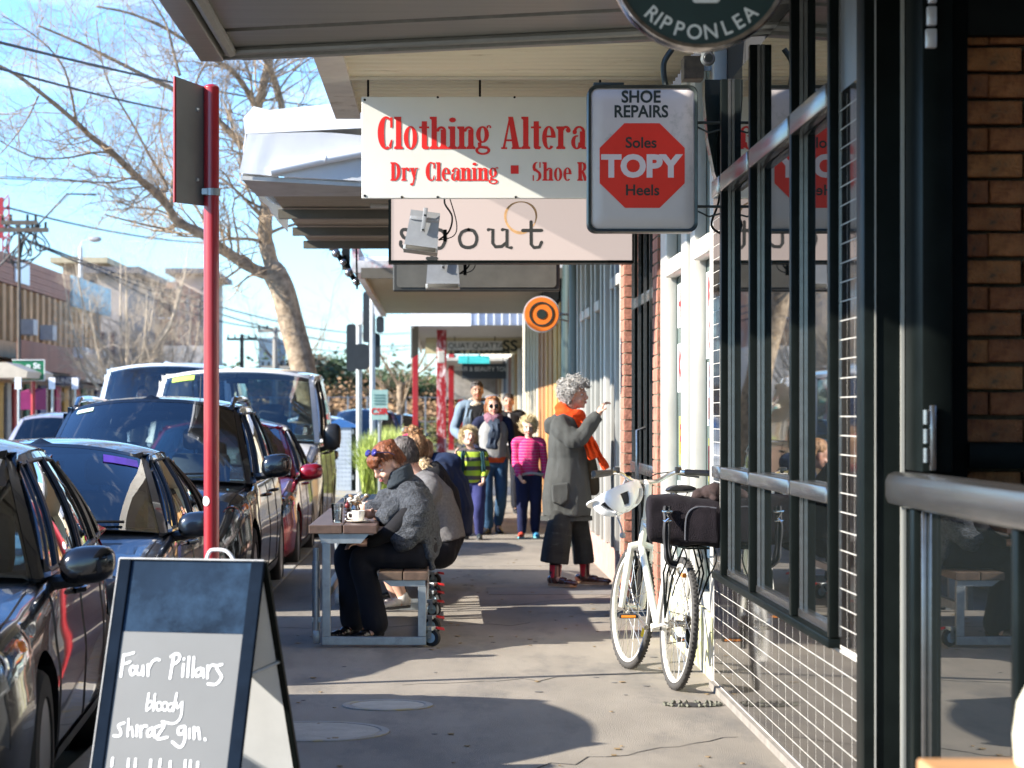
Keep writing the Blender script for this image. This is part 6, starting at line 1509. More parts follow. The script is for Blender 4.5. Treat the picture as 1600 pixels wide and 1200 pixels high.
# ================================================================ bicycle
bk = thing('bicycle', 'white city bicycle leaning at the tiled wall with a helmet and bag on it', 'bicycle', (1.1,12.9,0))
RWc = Vector((1.205,12.38,.345)); FWc = Vector((1.045,13.42,.345)); ax_ = (FWc-RWc); ax_.z = 0; fw = ax_.normalized(); sd_ = fw.cross(V(0,0,1)).normalized()   # sd_ = to the right of travel
up = V(0,0,1); lean = sd_*.07    # leans a little to the wall
up = (up+lean).normalized()
m_bw = mat('bike_white', (.72,.70,.62), .25, var=.06, coat=.6, dirt=(.5,.45,.35), dscale=8, dpos=.68)
m_bal = mat('bike_alloy', (.55,.53,.48), .25, metal=.9, var=.12)
m_bt = mat('bike_tyre', (.045,.042,.038), .8, var=.2, scale=30)
def BP(o, a, s_, u_): return o+fw*a+sd_*s_+up*u_
def wheel(c, steer=0, lab=None, dirv=None):
    f2 = dirv or fw; s2 = f2.cross(up).normalized(); R0 = .338
    c = Vector((c.x, c.y, R0+.004))
    w_ = thing_part('wheel', bk, c-bk.location)
    def ring(r, off=0, n=64): return [c+(f2*math.cos(a)+up*math.sin(a))*r+s2*off for a in [2*PI*i/n for i in range(n)]]
    b = B(); tube(b, ring(.322), .0185, 10, closed=True)
    for i in range(90):
        a = 2*PI*i/90; q = f2*math.cos(a)+up*math.sin(a); t_ = -f2*math.sin(a)+up*math.cos(a)
        for o_ in (-.010,.010): p = c+q*.3385+s2*(o_+(.003 if i % 2 else 0)); prism(b, [p-t_*.006-s2*.004, p+t_*.006-s2*.004, p+t_*.006+s2*.004, p-t_*.006+s2*.004], q*.0022)
    tyre_o = obj('tyre', b, m_bt, w_, smooth=40)
    b = B(); 
    rows = [ring(.304,-.013), ring(.309,0), ring(.304,.013), ring(.288,.011), ring(.284,0), ring(.288,-.011), ring(.304,-.013)]
    R_ = [[b.verts.new(p) for p in r] for r in rows]
    for i in range(6):
        for k in range(64): b.faces.new((R_[i][k], R_[i][(k+1)%64], R_[i+1][(k+1)%64], R_[i+1][k]))
    obj('rim', b, mat('rim_white', (.70,.67,.60), .3, metal=.2, var=.05), w_, smooth=True)
    b = B(); tube(b, [c-s2*.045, c+s2*.045], .018, 12); tube(b, [c-s2*.034, c-s2*.028], .03, 14); tube(b, [c+s2*.028, c+s2*.034], .03, 14); tube(b, [c-s2*.075, c+s2*.075], .006, 8); obj('hub', b, m_bal, w_, smooth=35)
    sp_ = B(); 
    for i in range(32):
        a = 2*PI*i/32; sgn = 1 if i % 2 else -1; a2 = a+sgn*(.55 if (i//2) % 2 else -.55)*2.2
        p0 = c+(f2*math.cos(a2)+up*math.sin(a2))*.028+s2*.030*sgn; p1 = c+(f2*math.cos(a)+up*math.sin(a))*.288
        tube(sp_, [p0, p1], .0016, 4, cap=False)
    obj('spokes', sp_, m_bal, w_, kind='stuff')
    b = B()
    return w_, c, f2, s2
w_r, rc, _, _ = wheel(RWc)
w_f, fc, f2, s2 = wheel(FWc, dirv=(fw+sd_*-.10).normalized())
b = B(); a = 3.6; p = fc+(f2*math.cos(a)+up*math.sin(a))*.25; tube(b, [p-(-f2*math.sin(a)+up*math.cos(a))*.035, p+(-f2*math.sin(a)+up*math.cos(a))*.035], .013, 6); obj('reflector', b, mat('reflector_yellow', (.8,.55,.02), .3), w_f)
b = B(); a = 1.7; p = rc+(fw*math.cos(a)+up*math.sin(a))*.25; tube(b, [p-fw*.02, p+fw*.02], .013, 6); obj('reflector', b, mat('reflector_orange', (.8,.25,.02), .3), w_r)
BB = rc+fw*.44+up*-.06; ST = BB-fw*.16+up*.50; HT1 = fc-fw*.175+up*.50; HT0 = HT1+fw*.055-up*.15
b = B()
tube(b, [HT0, BB], .019, 12); tube(b, [BB, ST], .016, 12); tube(b, [ST-up*.06+fw*.02, HT1-up*.03], .017, 12); tube(b, [HT0-fw*.008, HT1+fw*-.006], .021, 12)
for q in (-1,1):
    tube(b, [BB+sd_*.03*q, rc+sd_*.062*q], .0095, 8); tube(b, [ST-up*.05+sd_*.015*q, rc+sd_*.062*q], .0085, 8)
tube(b, [BB-sd_*.035, BB+sd_*.035], .022, 12)
obj('frame', b, m_bw, bk, smooth=35)
b = B(); cr_ = HT0-up*.01+fw*.004
for q in (-1,1):
    tube(b, [cr_+s2*.055*q+up*.01, fc+up*.20-f2*.05+s2*.058*q], .019, 10); tube(b, [fc+up*.30-f2*.07+s2*.058*q, fc+s2*.060*q], [.024,.017], 10)
tube(b, [cr_-s2*.065, cr_+up*.02, cr_+s2*.065], .020, 10); obj('fork', b, m_bw, bk, smooth=35)
b = B()
q = 0
for q in (-1,1): b = B(); tube(b, [cr_+s2*.04*q-up*.02-f2*.02, cr_+s2*.03*q-up*.09-f2*.03], .008, 6); box(b, cr_+s2*.03*q-up*.11-f2*.04-V(.008,.03,.008), cr_+s2*.03*q-up*.11-f2*.04+V(.008,.03,.008)); obj('front_brake', b, m_blk, bk)
# stem and bars
S0 = HT1+up*.02; S1_ = HT1-fw*.02+up*.17
b = B(); tube(b, [HT1, S1_-up*.02], .016, 10); tube(b, [S1_-up*.04, S1_+up*.02], .02, 10); C0 = S1_+fw*.08+up*.03; tube(b, [S1_, C0], .016, 10); obj('stem', b, m_bw, bk, smooth=35)
b = B(); hs_ = (sd_*1.0+fw*.25).normalized(); HB = {}
for q in (-1,1):
    pts = smoothpts([C0, C0+sd_*.07*q+up*.005, C0+sd_*.15*q+up*.05-fw*.02, C0+sd_*.22*q+up*.055-fw*.07, C0+sd_*.31*q+up*.05-fw*.13]); HB[q] = pts
    tube(b, pts, .0125, 8)
obj('handlebar', b, m_bal, bk, smooth=True)
for q in (-1,1):
    b = B(); p1 = HB[q][-1]; p0 = HB[q][-8]; tube(b, [p0, p0.lerp(p1,.5), p1+(p1-p0)*.15], [.016,.017,.018], 10); obj('grip', b, mat('grip_dark', (.05,.045,.04), .7, var=.2), bk, smooth=True)
    b = B(); m0 = HB[q][-11]; tube(b, [m0-V(0,0,.0), m0+fw*.03-up*.01, m0+fw*.055+sd_*.05*q-up*.02, m0+fw*.03+sd_*.13*q-up*.03], .006, 6); box(b, m0-V(.018,.018,.006), m0+V(.018,.018,.028), bev=.005); obj('brake_lever', b, mat('lever_dark', (.06,.06,.06), .35, metal=.6), bk, smooth=True)
b = B()
for q in (-1,1):
    m0 = HB[q][-11]; tube(b, smoothpts([m0+fw*.02, C0+fw*.10+up*.03+sd_*.06*q, C0+fw*.09-up*.08+sd_*.02*q, HT0+fw*.05+up*.05, cr_+fw*.02]), .0032, 5)
obj('cable', b, m_blk, bk, kind='stuff')
b = B(); p = HB[-1][8]; lathe(b, [(.001,.02),(.018,.016),(.022,.0),(.001,-.002)], p+V(0,0,.018), 'z', 16); obj('bell', b, m_blk, bk, smooth=True)
# saddle
sp1 = ST+ (ST-BB).normalized()*.20
b = B(); tube(b, [ST, sp1], .0135, 10); obj('seat_post', b, m_bal, bk, smooth=True)
b = B(); sc0 = sp1+up*.045
rings = []
for t, wv, hv, zv in ((-.13,.03,.012,.006),(-.12,.072,.022,.008),(-.08,.085,.028,.004),(-.02,.07,.026,.0),(.05,.035,.022,-.002),(.11,.022,.018,-.002),(.145,.012,.012,-.008)):
    rings.append([sc0+fw*t+sd_*wv*math.cos(a)+up*(zv+hv*math.sin(a)*(1 if math.sin(a) > 0 else .55)) for a in [2*PI*i/20 for i in range(20)]])
loft(b, rings); obj('saddle', b, mat('saddle_black', (.018,.017,.017), .35, var=.2), bk, smooth=50)
b = B()
for q in (-1,1): tube(b, smoothpts([sc0-fw*.10+sd_*.03*q-up*.01, sc0-fw*.05+sd_*.022*q-up*.045, sc0+fw*.05+sd_*.02*q-up*.04, sc0+fw*.12-up*.01]), .0045, 6)
obj('saddle_rail', b, m_chr, bk, kind='stuff')
# cranks and pedals
b = B(); lathe(b, [(.001,0),(.088,0),(.092,.003),(.088,.006),(.001,.006)], (0,0,0), 'y', 44)
b.transform(Matrix.Translation(BB+sd_*.048) @ Matrix((sd_.cross(up).normalized()*-1, sd_, up)).transposed().to_4x4()); obj('chainring', b, m_bal, bk, smooth=30)
for q, a in ((1,1),(-1,-1)):
    e = BB+sd_*.07*q+(fw*.55+up*.15*0).normalized()*.165*a*-1+up*.05*a*-1
    b = B(); tube(b, [BB+sd_*.06*q, e], [.015,.011], 8); obj('crank', b, m_bal, bk, smooth=True)
    b = B(); c = e+sd_*.055*q; box(b, c-V(.048,.033,.011), c+V(.048,.033,.011), bev=.003); pd = obj('pedal', b, mat('pedal_black', (.012,.012,.012), .5), bk)
    b = B()
    for z in (-.036,): box(b, c+V(-.038,z,-.006), c+V(.038,z+.003,.006))
    obj('pedal_reflector', b, mat('reflector_orange', (.8,.25,.02), .3), pd)
b = B(); tube(b, [BB+sd_*.05+up*.088, rc+sd_*.05+up*.035], .0035, 5); tube(b, [BB+sd_*.05-up*.088, rc+sd_*.05-up*.09+fw*.02, rc+sd_*.05-up*.035], .0035, 5); lathe(b, [(.02,-.012),(.045,-.01),(.03,.012)], rc+sd_*.045, 'x', 16); obj('chain', b, mat('chain_dark', (.06,.05,.04), .5, metal=.7), bk)
b = B(); box(b, rc+sd_*.055-up*.11-V(.01,.02,.02), rc+sd_*.055-up*.04+V(.01,.02,.02), bev=.004); obj('derailleur', b, m_blk, bk)
# rack
RT = rc+up*.40-fw*.08
b = B()
for q in (-1,1):
    tube(b, [ST-up*.02+sd_*.02*q, RT+fw*.16+sd_*.055*q, RT-fw*.20+sd_*.055*q], .0055, 8)
    for t in (-.12,.02,.12): tube(b, [RT+fw*t+sd_*.055*q, RT+fw*t*.8+sd_*.095*q-up*.14, rc+sd_*.075*q+up*.03], .005, 8)
tube(b, [RT-fw*.20-sd_*.055, RT-fw*.20+sd_*.055], .0055, 8); tube(b, [RT+fw*.0-sd_*.055, RT+fw*.0+sd_*.055], .0055, 8)
obj('luggage_rack', b, m_blk, bk, smooth=True)
# bag on the rack
bg_ = thing('satchel', 'faded black canvas shoulder bag strapped on the bicycle rack', 'bag', RT+V(0,0,.1))
m_bag = fabric('bag_canvas', (.012,.009,.012), .8, 200, var=.3, scale=5, dirt=(.026,.02,.024), dscale=4)
b = B(); rows = []
c = RT+up*.14+V(-.012,-.02,-.01)
for t, k, zz in ((-.185,.80,-.0),(-.18,.93,0),(-.10,1.0,0),(.0,1.0,0),(.10,.98,-.004),(.17,.90,-.012),(.178,.78,-.014)):
    rows.append([c+V(t*1.12,.0,zz)+V(0, .10*k*math.copysign(abs(math.cos(a))**.6, math.cos(a)), .125*k*math.copysign(abs(math.sin(a))**.55, math.sin(a))-.07*t) for a in [2*PI*i/28 for i in range(28)]])
loft(b, rows); bmesh.ops.subdivide_edges(b, edges=b.edges, cuts=1, use_grid_fill=True); obj('bag_body', remesh(b, .009, 3, folds(.011,(9,9,7))), m_bag, bg_, smooth='all', recalc=False)
b = B(); rows = []
for z in (.0,.02): rows.append([c+V(x, -.108-z, zz) for x, zz in ((-.03,-.10),(-.02,.04),(.03,.085),(.13,.07),(.14,-.11))])
loft(b, rows); obj('front_pocket', remesh(b, .007, 4, folds(.004)), m_bag, bg_, smooth='all', recalc=False)
b = B(); tube(b, smoothpts([c+V(-.028,-.13,-.09), c+V(-.02,-.132,.03), c+V(.03,-.13,.075), c+V(.13,-.12,.07)]), .004, 5); obj('zip', b, mat('zip_grey', (.2,.2,.22), .4, metal=.6), bg_)
ribbon('strap', bg_, [c+V(-.115,-.115,.08), c+V(-.12,-.125,.0), c+V(-.118,-.12,-.12), c+V(-.105,-.10,-.20), c+V(-.07,-.09,-.22)], .038, mat('strap_black', (.02,.02,.022), .6), .005)
b = B(); box(b, c+V(-.145,-.135,.045), c+V(-.09,-.125,.06), bev=.003); box(b, c+V(-.14,-.14,.0), c+V(-.095,-.13,.012), bev=.003); tube(b, [c+V(-.13,-.14,.05), c+V(-.11,-.145,.02), c+V(-.13,-.14,.0)], .006, 6); obj('buckle', b, m_chr, bg_, smooth=True, kind='stuff')
b = B(); R = random.Random(2)
for i in range(16):
    p = c+V(.03+.16*R.random(), -.06+.10*R.random(), .125+.05*R.random()-.03*abs(R.random()-.5)); ell(b, p, (.035*R.uniform(.7,1.2),.035,.028), rot=(R.random(),R.random(),R.random()), n=12, m=8)
tag(obj('dark_jacket', remesh(b, .007, 1, folds(.004,(30,30,30))), fabric('padded_brown', (.045,.030,.028)), smooth='all', recalc=False), 'bundled dark padded jacket lying on the bag below the saddle', 'jacket')
# elastic cords
b = B(); R = random.Random(5)
for x in (-.03,.05,.12): tube(b, smoothpts([c+V(x,-.09,-.13), c+V(x+.01,-.11,-.20), c+V(x-.03,-.05,-.30), c+V(x-.05,.0,-.38)]), .004, 5)
tag(obj('bungee_cord', b, m_blk, kind=None), 'thin black elastic cords hanging from the bicycle rack', 'cord')
# helmet
hl = thing('helmet', 'white bicycle helmet with black padding hanging from the left handlebar', 'helmet', P(968,780,13.3))
hc_ = P(972,778,13.25); _z = V(.42,-.30,-.86).normalized(); _x = V(.90,.15,.38); _x = (_x-_z*_x.dot(_z)).normalized(); Mh = Matrix((_x, _z.cross(_x), _z)).transposed()
b = B(); NU, NVv = 36, 14; rows = []
def hs3(u, v, k=1.0):    # u around, v 0 rim to 1 crown ; x long
    a = 2*PI*u; r = math.cos(v*PI/2)**.8; ridge = 1+.045*math.cos(a*6)*math.sin(v*PI)*1.0
    return hc_+Mh @ Vector((.148*k*r*math.cos(a)*ridge-.02, .105*k*r*math.sin(a)*ridge, -.045+.125*k*math.sin(v*PI/2)**.9*ridge))
V_ = [[b.verts.new(hs3(i/NU, j/NVv)) for i in range(NU)] for j in range(NVv)]
for j in range(NVv-1):
    for i in range(NU):
        vent = (j in (3,4,5,6,7,8,9)) and (i % 6 in (1,2)) 
        if not vent: b.faces.new((V_[j][i], V_[j][(i+1) % NU], V_[j+1][(i+1) % NU], V_[j+1][i]))
bmesh.ops.recalc_face_normals(b, faces=b.faces); bmesh.ops.solidify(b, geom=list(b.faces), thickness=.022); bmesh.ops.bevel(b, geom=b.edges, offset=.001, segments=1)
obj('shell', b, mat('helmet_white', (.78,.78,.78), .2, var=.02, coat=.5), hl, smooth=50)
b = B(); rows = [[hs3(i/NU, j/NVv, .84) for i in range(NU+1)] for j in range(NVv)]; grid(b, rows); obj('padding', b, mat('helmet_pad', (.03,.03,.034), .8, var=.3), hl, smooth=True)
b = B(); q = [hc_+Mh @ Vector((-.15-.045*math.cos(t), .07*math.sin(t), -.035-.015*math.cos(t))) for t in [PI*(-.5+i/10) for i in range(11)]]; prism(b, q, Mh @ Vector((0,0,.008))); obj('visor', b, mat('helmet_white', (.78,.78,.78), .2), hl)
b = B(); hp = HB[-1][9]
tube(b, smoothpts([hc_+Mh @ Vector((-.08,-.09,-.03)), hc_+Mh @ Vector((-.06,-.12,.02))+V(0,0,.02), hp+V(0,0,.0)]), .006, 6); tube(b, smoothpts([hc_+Mh @ Vector((.06,-.09,-.03)), hc_+Mh @ Vector((.02,-.12,.05))+V(0,0,.04), hp+V(.0,0,.012)]), .006, 6)
tube(b, smoothpts([hc_+Mh @ Vector((-.05,-.10,-.05)), hc_+V(-.02,-.10,-.13), hc_+V(-.005,-.10,-.19)]), .005, 6); ell(b, hc_+V(-.004,-.10,-.20), (.016,.01,.018)); obj('helmet_strap', b, mat('strap_grey', (.25,.25,.26), .6), hl, kind='stuff')
# ================================================================ table benches
m_galv = mat('galvanised_steel', (.34,.37,.38), .38, metal=.7, var=.14, scale=16, dirt=(.25,.27,.28), dscale=10)
m_wood = objvar(mat('oiled_timber', (.105,.068,.048), .42, var=.3, scale=3, stretch=(9,.7,9), bump=.25, bscale=30), .12)
def table_bench(Y0, Ln, label):
    t = thing('table_bench', label, 'picnic table', (-.45,Y0,0), 'picnic tables on the footpath')
    for x0, x1, z0, z1 in ((-.815,-.615,.690,.742),(-.607,-.405,.690,.742),(-.395,-.250,.408,.457),(-.243,-.098,.408,.457)):
        b = B(); box(b, (x0,Y0,z0), (x1,Y0+Ln,z1), bev=.004); obj('plank', b, m_wood, t)
    for y in (Y0+.02, Y0+Ln-.10):
        b = B(); box(b, (-.735,y,.015), (-.105,y+.05,.065), bev=.003); obj('base_bar', b, m_galv, t)
        for x, zt in ((-.735,.63),(-.155,.37)):
            b = B(); box(b, (x,y,.066), (x+.05,y+.05,zt), bev=.003); obj('leg', b, m_galv, t)
        b = B(); prism(b, [(-.76,y,.689),(-.45,y,.689),(-.50,y,.631),(-.74,y,.631)], (0,.05,0)); prism(b, [(-.37,y,.407),(-.11,y,.407),(-.11,y,.371),(-.32,y,.371)], (0,.05,0)); obj('crossbar', b, m_galv, t, kind='stuff')
    for y in (Y0+.75, Y0+Ln-.75):
        b = B(); box(b, (-.64,y,.066), (-.60,y+.05,.69), bev=.003); obj('leg', b, m_galv, t)
    b = B(); box(b, (-.73,Y0+.075,.30), (-.69,Y0+Ln-.1,.35)); box(b, (-.15,Y0+.075,.22), (-.11,Y0+Ln-.1,.27)); box(b, (-.15,Y0+.075,.018), (-.11,Y0+Ln-.1,.058)); obj('long_rail', b, m_galv, t, kind='stuff')
    b = B(); cyl(b, (-.775,Y0+.08,.06), (-.775,Y0+.08,.52), .024, 14); cyl(b, (-.775,Y0+.08,.30), (-.775,Y0+.08,.60), .018, 12); box(b, (-.80,Y0+.06,.15), (-.745,Y0+.1,.18)); box(b, (-.795,Y0+.055,.02), (-.75,Y0+.105,.10), bev=.006); obj('lift_strut', b, m_galv, t, smooth=35)
    for y in (Y0+.06, Y0+.88, Y0+Ln-.55):
        w_ = thing_part('castor', t, V(-.075,y,.055)-t.location)
        b = B(); lathe(b, [(.001,-.014),(.030,-.014),(.052,-.011),(.055,0),(.052,.011),(.030,.014),(.001,.014)], (-.072,y,.057), 'x', 26); obj('tyre', b, m_rub, w_, smooth=35)
        b = B(); lathe(b, [(.001,-.017),(.032,-.016),(.032,.016),(.001,.017)], (-.072,y,.057), 'x', 20); obj('hub', b, mat('castor_blue', (.25,.36,.42), .4, var=.05), w_)
        b = B(); box(b, (-.10,y-.02,.10), (-.045,y+.03,.125), bev=.003); box(b, (-.093,y-.012,.05), (-.089,y+.012,.11)); box(b, (-.055,y-.012,.05), (-.051,y+.012,.11)); cyl(b, (-.10,y,.057), (-.045,y,.057), .007, 8); obj('fork', b, m_galv, w_)
        b = B(); prism(b, [(-.06,y-.035,.108),(-.035,y-.06,.100),(-.036,y-.055,.118),(-.06,y-.02,.125)], (0,.02,0)); w_.rotation_euler = (0,0,.95); w_.scale = (1.15,1.15,1.0); obj('brake_pedal', b, mat('brake_red', (.55,.02,.02), .4), w_)
    return t
table_bench(14.62, 2.75, 'nearer galvanised picnic table with attached bench and dark timber planks')
table_bench(17.62, 2.75, 'further picnic table with attached bench hidden behind the seated people')
# ---- things on the table
TZ = .7425
m_ceram = mat('white_ceramic', (.78,.75,.68), .15, var=.02)
m_clear = glass('tumbler_glass', (.88,.90,.90), ior=1.45)
def tumbler(x, y, label, h=.10, r=.034):
    t = thing('tumbler', label, 'glass', (x,y,TZ), 'water glasses on the table'); b = B(); lathe(b, [(r*.82,0),(r,h),(r-.003,h),(r*.78,.006),(.001,.006)], (x,y,TZ), 'z', 28); obj('glass_wall', b, m_clear, t, smooth=40)
    b = B(); lathe(b, [(r*.79,.007),(r*.90,h*.62),(.001,h*.62)], (x,y,TZ), 'z', 24); obj('water', b, glass('water', (.75,.80,.82), ior=1.33), t, smooth=40)
px = lambda p, D: (p-VX)/F*D
tumbler(px(527,15.0), 15.0, 'glass of water at the near end of the table left of the cup', .115, .037)
tumbler(px(545,16.3), 16.3, 'empty clear glass further along the table behind the pepper mill', .11, .034)
t = thing('coffee_cup', 'white coffee cup on a saucer held by the woman in the poncho', 'cup', (px(562,15.0),15.0,TZ)); X0 = px(560,14.95)
b = B(); lathe(b, [(.026,.008),(.030,.012),(.038,.04),(.041,.075),(.038,.075),(.034,.04),(.001,.02)], (X0,14.95,TZ), 'z', 32); obj('cup', b, m_ceram, t, smooth=40)
b = B(); lathe(b, [(.03,.001),(.045,.004),(.075,.012),(.075,.015),(.04,.008),(.001,.007)], (X0,14.95,TZ), 'z', 36); obj('saucer', b, mat('saucer_cream', (.68,.62,.50), .2), t, smooth=40)
b = B(); lathe(b, [(.036,.066),(.001,.067)], (X0,14.95,TZ), 'z', 24); obj('coffee', b, mat('coffee', (.32,.18,.08), .3), t)
b = B(); tube(b, smoothpts([(X0-.038,14.95,TZ+.06),(X0-.062,14.95,TZ+.058),(X0-.060,14.95,TZ+.03),(X0-.034,14.95,TZ+.024)]), .005, 8); obj('handle', b, m_ceram, t, smooth=True)
t = thing('pepper_mill', 'small dark pepper mill with a ribbed body between the glass and the cup', 'pepper mill', (px(543,15.25),15.25,TZ)); q = (px(543,15.25),15.25,TZ)
b = B(); lathe(b, [(.024,0),(.024,.01),(.017,.02),(.022,.03),(.017,.04),(.023,.05),(.017,.06),(.022,.072),(.013,.08)], q, 'z', 20); obj('mill_body', b, mat('dark_wood', (.03,.02,.018), .3, var=.2, coat=.5), t, smooth=50)
b = B(); ell(b, V(*q)+V(0,0,.095), (.017,.017,.018)); ell(b, V(*q)+V(0,0,.117), (.006,)*3); obj('cap', b, mat('dark_red_cap', (.16,.02,.02), .3), t, smooth=True)
t = thing('flower_jar', 'little jar of white and brown dried flowers further along the table', 'flowers', (px(556,15.9),15.9,TZ)); q = V(px(556,15.9),15.9,TZ)
b = B(); lathe(b, [(.025,0),(.03,.05),(.022,.07),(.020,.07),(.027,.05),(.001,.004)], q, 'z', 20); obj('jar', b, m_clear, t, smooth=40)
fb = B(); lb = B(); R = random.Random(11)
for i in range(26):
    a = R.random()*6.28; r = R.uniform(.0,.07); top_ = q+V(r*math.cos(a), r*math.sin(a), R.uniform(.085,.14)); tube(lb, [q+V(0,0,.03), q+V(0,0,.065), top_], .0015, 4)
    ell(fb if i % 3 else lb, top_, (.013,.013,.009), n=8, m=6)
obj('blossom', fb, mat('petal_white', (.75,.70,.60), .6), t, kind='stuff'); obj('stems', lb, mat('stem_brown', (.22,.13,.06), .7), t, kind='stuff')

# ================================================================ chalkboard
cbd = thing('chalkboard', 'pavement A-board with grey panel and handwritten white drinks lettering', 'chalkboard', (-.84,8.1,0))
yaw = math.radians(-15); tilt = math.radians(20)
Mb = Matrix.Translation(V(-.838,8.1,.917)) @ Matrix.Rotation(yaw, 4, 'Z') @ Matrix.Scale(.90, 4)
Mf = Mb @ Matrix.Rotation(-tilt, 4, 'X'); Mr = Mb @ Matrix.Rotation(tilt*1.25, 4, 'X')
def bpart(nm, boxes, m, M, bev=.003, lab=None):
    b = B()
    for lo, hi in boxes: box(b, lo, hi, bev=bev)
    b.transform(M); return obj(nm, b, m, cbd, label=lab)
m_bfr = mat('board_frame', (.006,.011,.020), .85, var=.3, scale=8, spec=.04)
m_slate = mat('slate_sky_smear', (.012,.024,.044), .8, spec=.06, var=.5, scale=2.2, dirt=(.022,.045,.08), dscale=3, dpos=.55)  # the dirt tone is painted sky reflection smeared over the slate
m_edge = mat('board_edge', (.28,.28,.27), .5, metal=.3, var=.3, scale=20)
Hb = .92; Wb = .285
bpart('frame_rail', [((-Wb,-.022,-Hb),(-Wb+.045,.0,0))], m_bfr, Mf); bpart('frame_rail', [((Wb-.05,-.022,-Hb),(Wb,.0,0))], m_bfr, Mf)
bpart('slate', [((-Wb+.046,-.012,-.275),(Wb-.051,.0,-.0))], m_slate, Mf, .001)
bpart('panel', [((-Wb+.046,-.014,-Hb),(Wb-.051,.0,-.276))], mat('panel_grey', (.105,.109,.107), .55, var=.05, scale=5, dirt=(.2,.2,.2), dscale=5, dpos=.7), Mf, .001)
bpart('edge_strip', [((-Wb-.004,-.024,-Hb),(-Wb-.0005,.002,.004)),((-Wb,-.024,.0005),(Wb,.002,.006))], m_edge, Mf, 0)
bpart('back_panel', [((-Wb+.03,.0,-Hb),(Wb-.02,.012,-.02))], mat('back_panel_grey', (.62,.63,.62), .5, var=.06), Mr, 0)
bpart('back_rail', [((Wb-.02,-.006,-Hb),(Wb+.004,.016,.0))], m_blk, Mr); bpart('back_rail', [((-Wb,-.006,-Hb),(-Wb+.03,.016,.0))], m_blk, Mr)
b = B(); tube(b, [Mf @ V(Wb-.01,.004,-.42), Mr @ V(Wb-.01,-.004,-.42)], .007, 8); obj('stay', b, m_galv, cbd)
b = B(); tube(b, smoothpts([Mb @ V(.05,0,-.0), Mb @ V(.06,0,.03), Mb @ V(.075,0,.045), Mb @ V(.12,0,.045), Mb @ V(.145,0,.03), Mb @ V(.165,0,-.0)]), .006, 8); obj('handle', b, mat('white_wire', (.65,.65,.65), .3), cbd, smooth=True)
m_chalk = mat('chalk_pen', (.80,.80,.78), .6, var=.03)
Z3 = 3.2; wd = []
def circ(cx, cy, r, ry=None): ry = ry or r; return [(cx+r*math.cos(a), cy+ry*math.sin(a)) for a in [-1.2+2*PI*i/9 for i in range(10)]]
LET = [('F',[[(640,105),(632,215)],[(640,105),(665,102),(692,93)],[(636,152),(655,149),(676,140)]]),('o',[[(692,160),(680,178),(688,205),(704,197),(709,175),(692,160)]]),
('u',[[(716,162),(714,190),(728,203),(742,190),(746,160)],[(746,160),(750,206)]]),('r',[[(772,152),(776,207)],[(775,178),(792,140),(812,124),(830,126)]]),
('P',[[(905,100),(893,218)],[(890,108),(918,92),(937,104),(930,130),(899,150)]]),('i',[[(959,146),(958,206)],[(960,116),(960,119)]]),('l',[[(985,108),(985,206)]]),('l',[[(1011,108),(1011,206)]]),
('a',[[(1052,162),(1027,175),(1030,203),(1054,194),(1062,163),(1068,206)]]),('r',[[(1086,150),(1089,210)],[(1088,178),(1103,148),(1126,146)]]),
('s',[[(1160,140),(1132,152),(1145,176),(1162,205),(1135,240),(1094,240)]]),
('b',[[(787,298),(780,382)],[(781,350),(800,336),(810,358),(784,383)]]),('l',[[(820,300),(817,382)]]),('o',[circ(846,360,15,20)]),('o',[circ(877,360,15,20)]),
('d',[[(918,345),(897,350),(893,374),(910,380),(920,362)],[(934,292),(922,382)]]),('y',[[(934,336),(942,366),(963,340)],[(966,336),(963,410),(930,444),(866,436)]]),
('s',[[(667,450),(638,464),(652,490),(650,514),(618,516)]]),('h',[[(690,430),(691,516)],[(691,490),(708,470),(720,516)]]),('i',[[(737,462),(738,512)]]),
('r',[[(757,465),(760,516)],[(759,484),(771,463),(788,462)]]),('a',[[(818,470),(796,484),(798,512),(818,502),(826,470),(832,514)]]),('z',[[(836,466),(880,456),(846,521),(900,514)]]),
('g',[[(986,456),(957,466),(958,495),(983,489),(990,456),(992,525),(970,561),(928,536)]]),('i',[[(1014,470),(1016,512)]]),('n',[[(1036,460),(1040,516)],[(1039,484),(1058,463),(1070,516)]]),('dot',[[(1096,515),(1099,520)]]),
('stroke',[[(620,628),(618,668)]]),('stroke',[[(705,630),(704,668)]]),('stroke',[[(742,628),(742,668)]]),('stroke',[[(822,630),(822,668)]]),('stroke',[[(872,626),(870,668)]]),('stroke',[[(925,634),(925,668)]]),('stroke',[[(1003,626),(1003,668)]]),('stroke',[[(1030,626),(1030,668)]]),('stroke',[[(1068,632),(1068,668)]])]
for nm, ss in LET:
    b = B()
    for k, s_ in enumerate(ss):
        pts = []
        for X_, Y_p in s_:
            px_, py_ = X_/3.2, 1000+Y_p/3.2; yy = py_-878; u = (px_-302+yy*.062)/(417+yy*.024); v = -yy/(417)*1.0*.985; pts.append((u, v))
        sp_ = smoothpts(pts, 6) if len(pts) > 2 else [Vector(p) for p in pts]
        stroke(b, sp_, .0068 if 290 < ss[0][0][1] < 440 and ss[0][0][0] < 1000 else .0088, -.0162-.0003*k)
    b.transform(Mf); obj('letter', b, m_chalk, cbd, recalc=False)

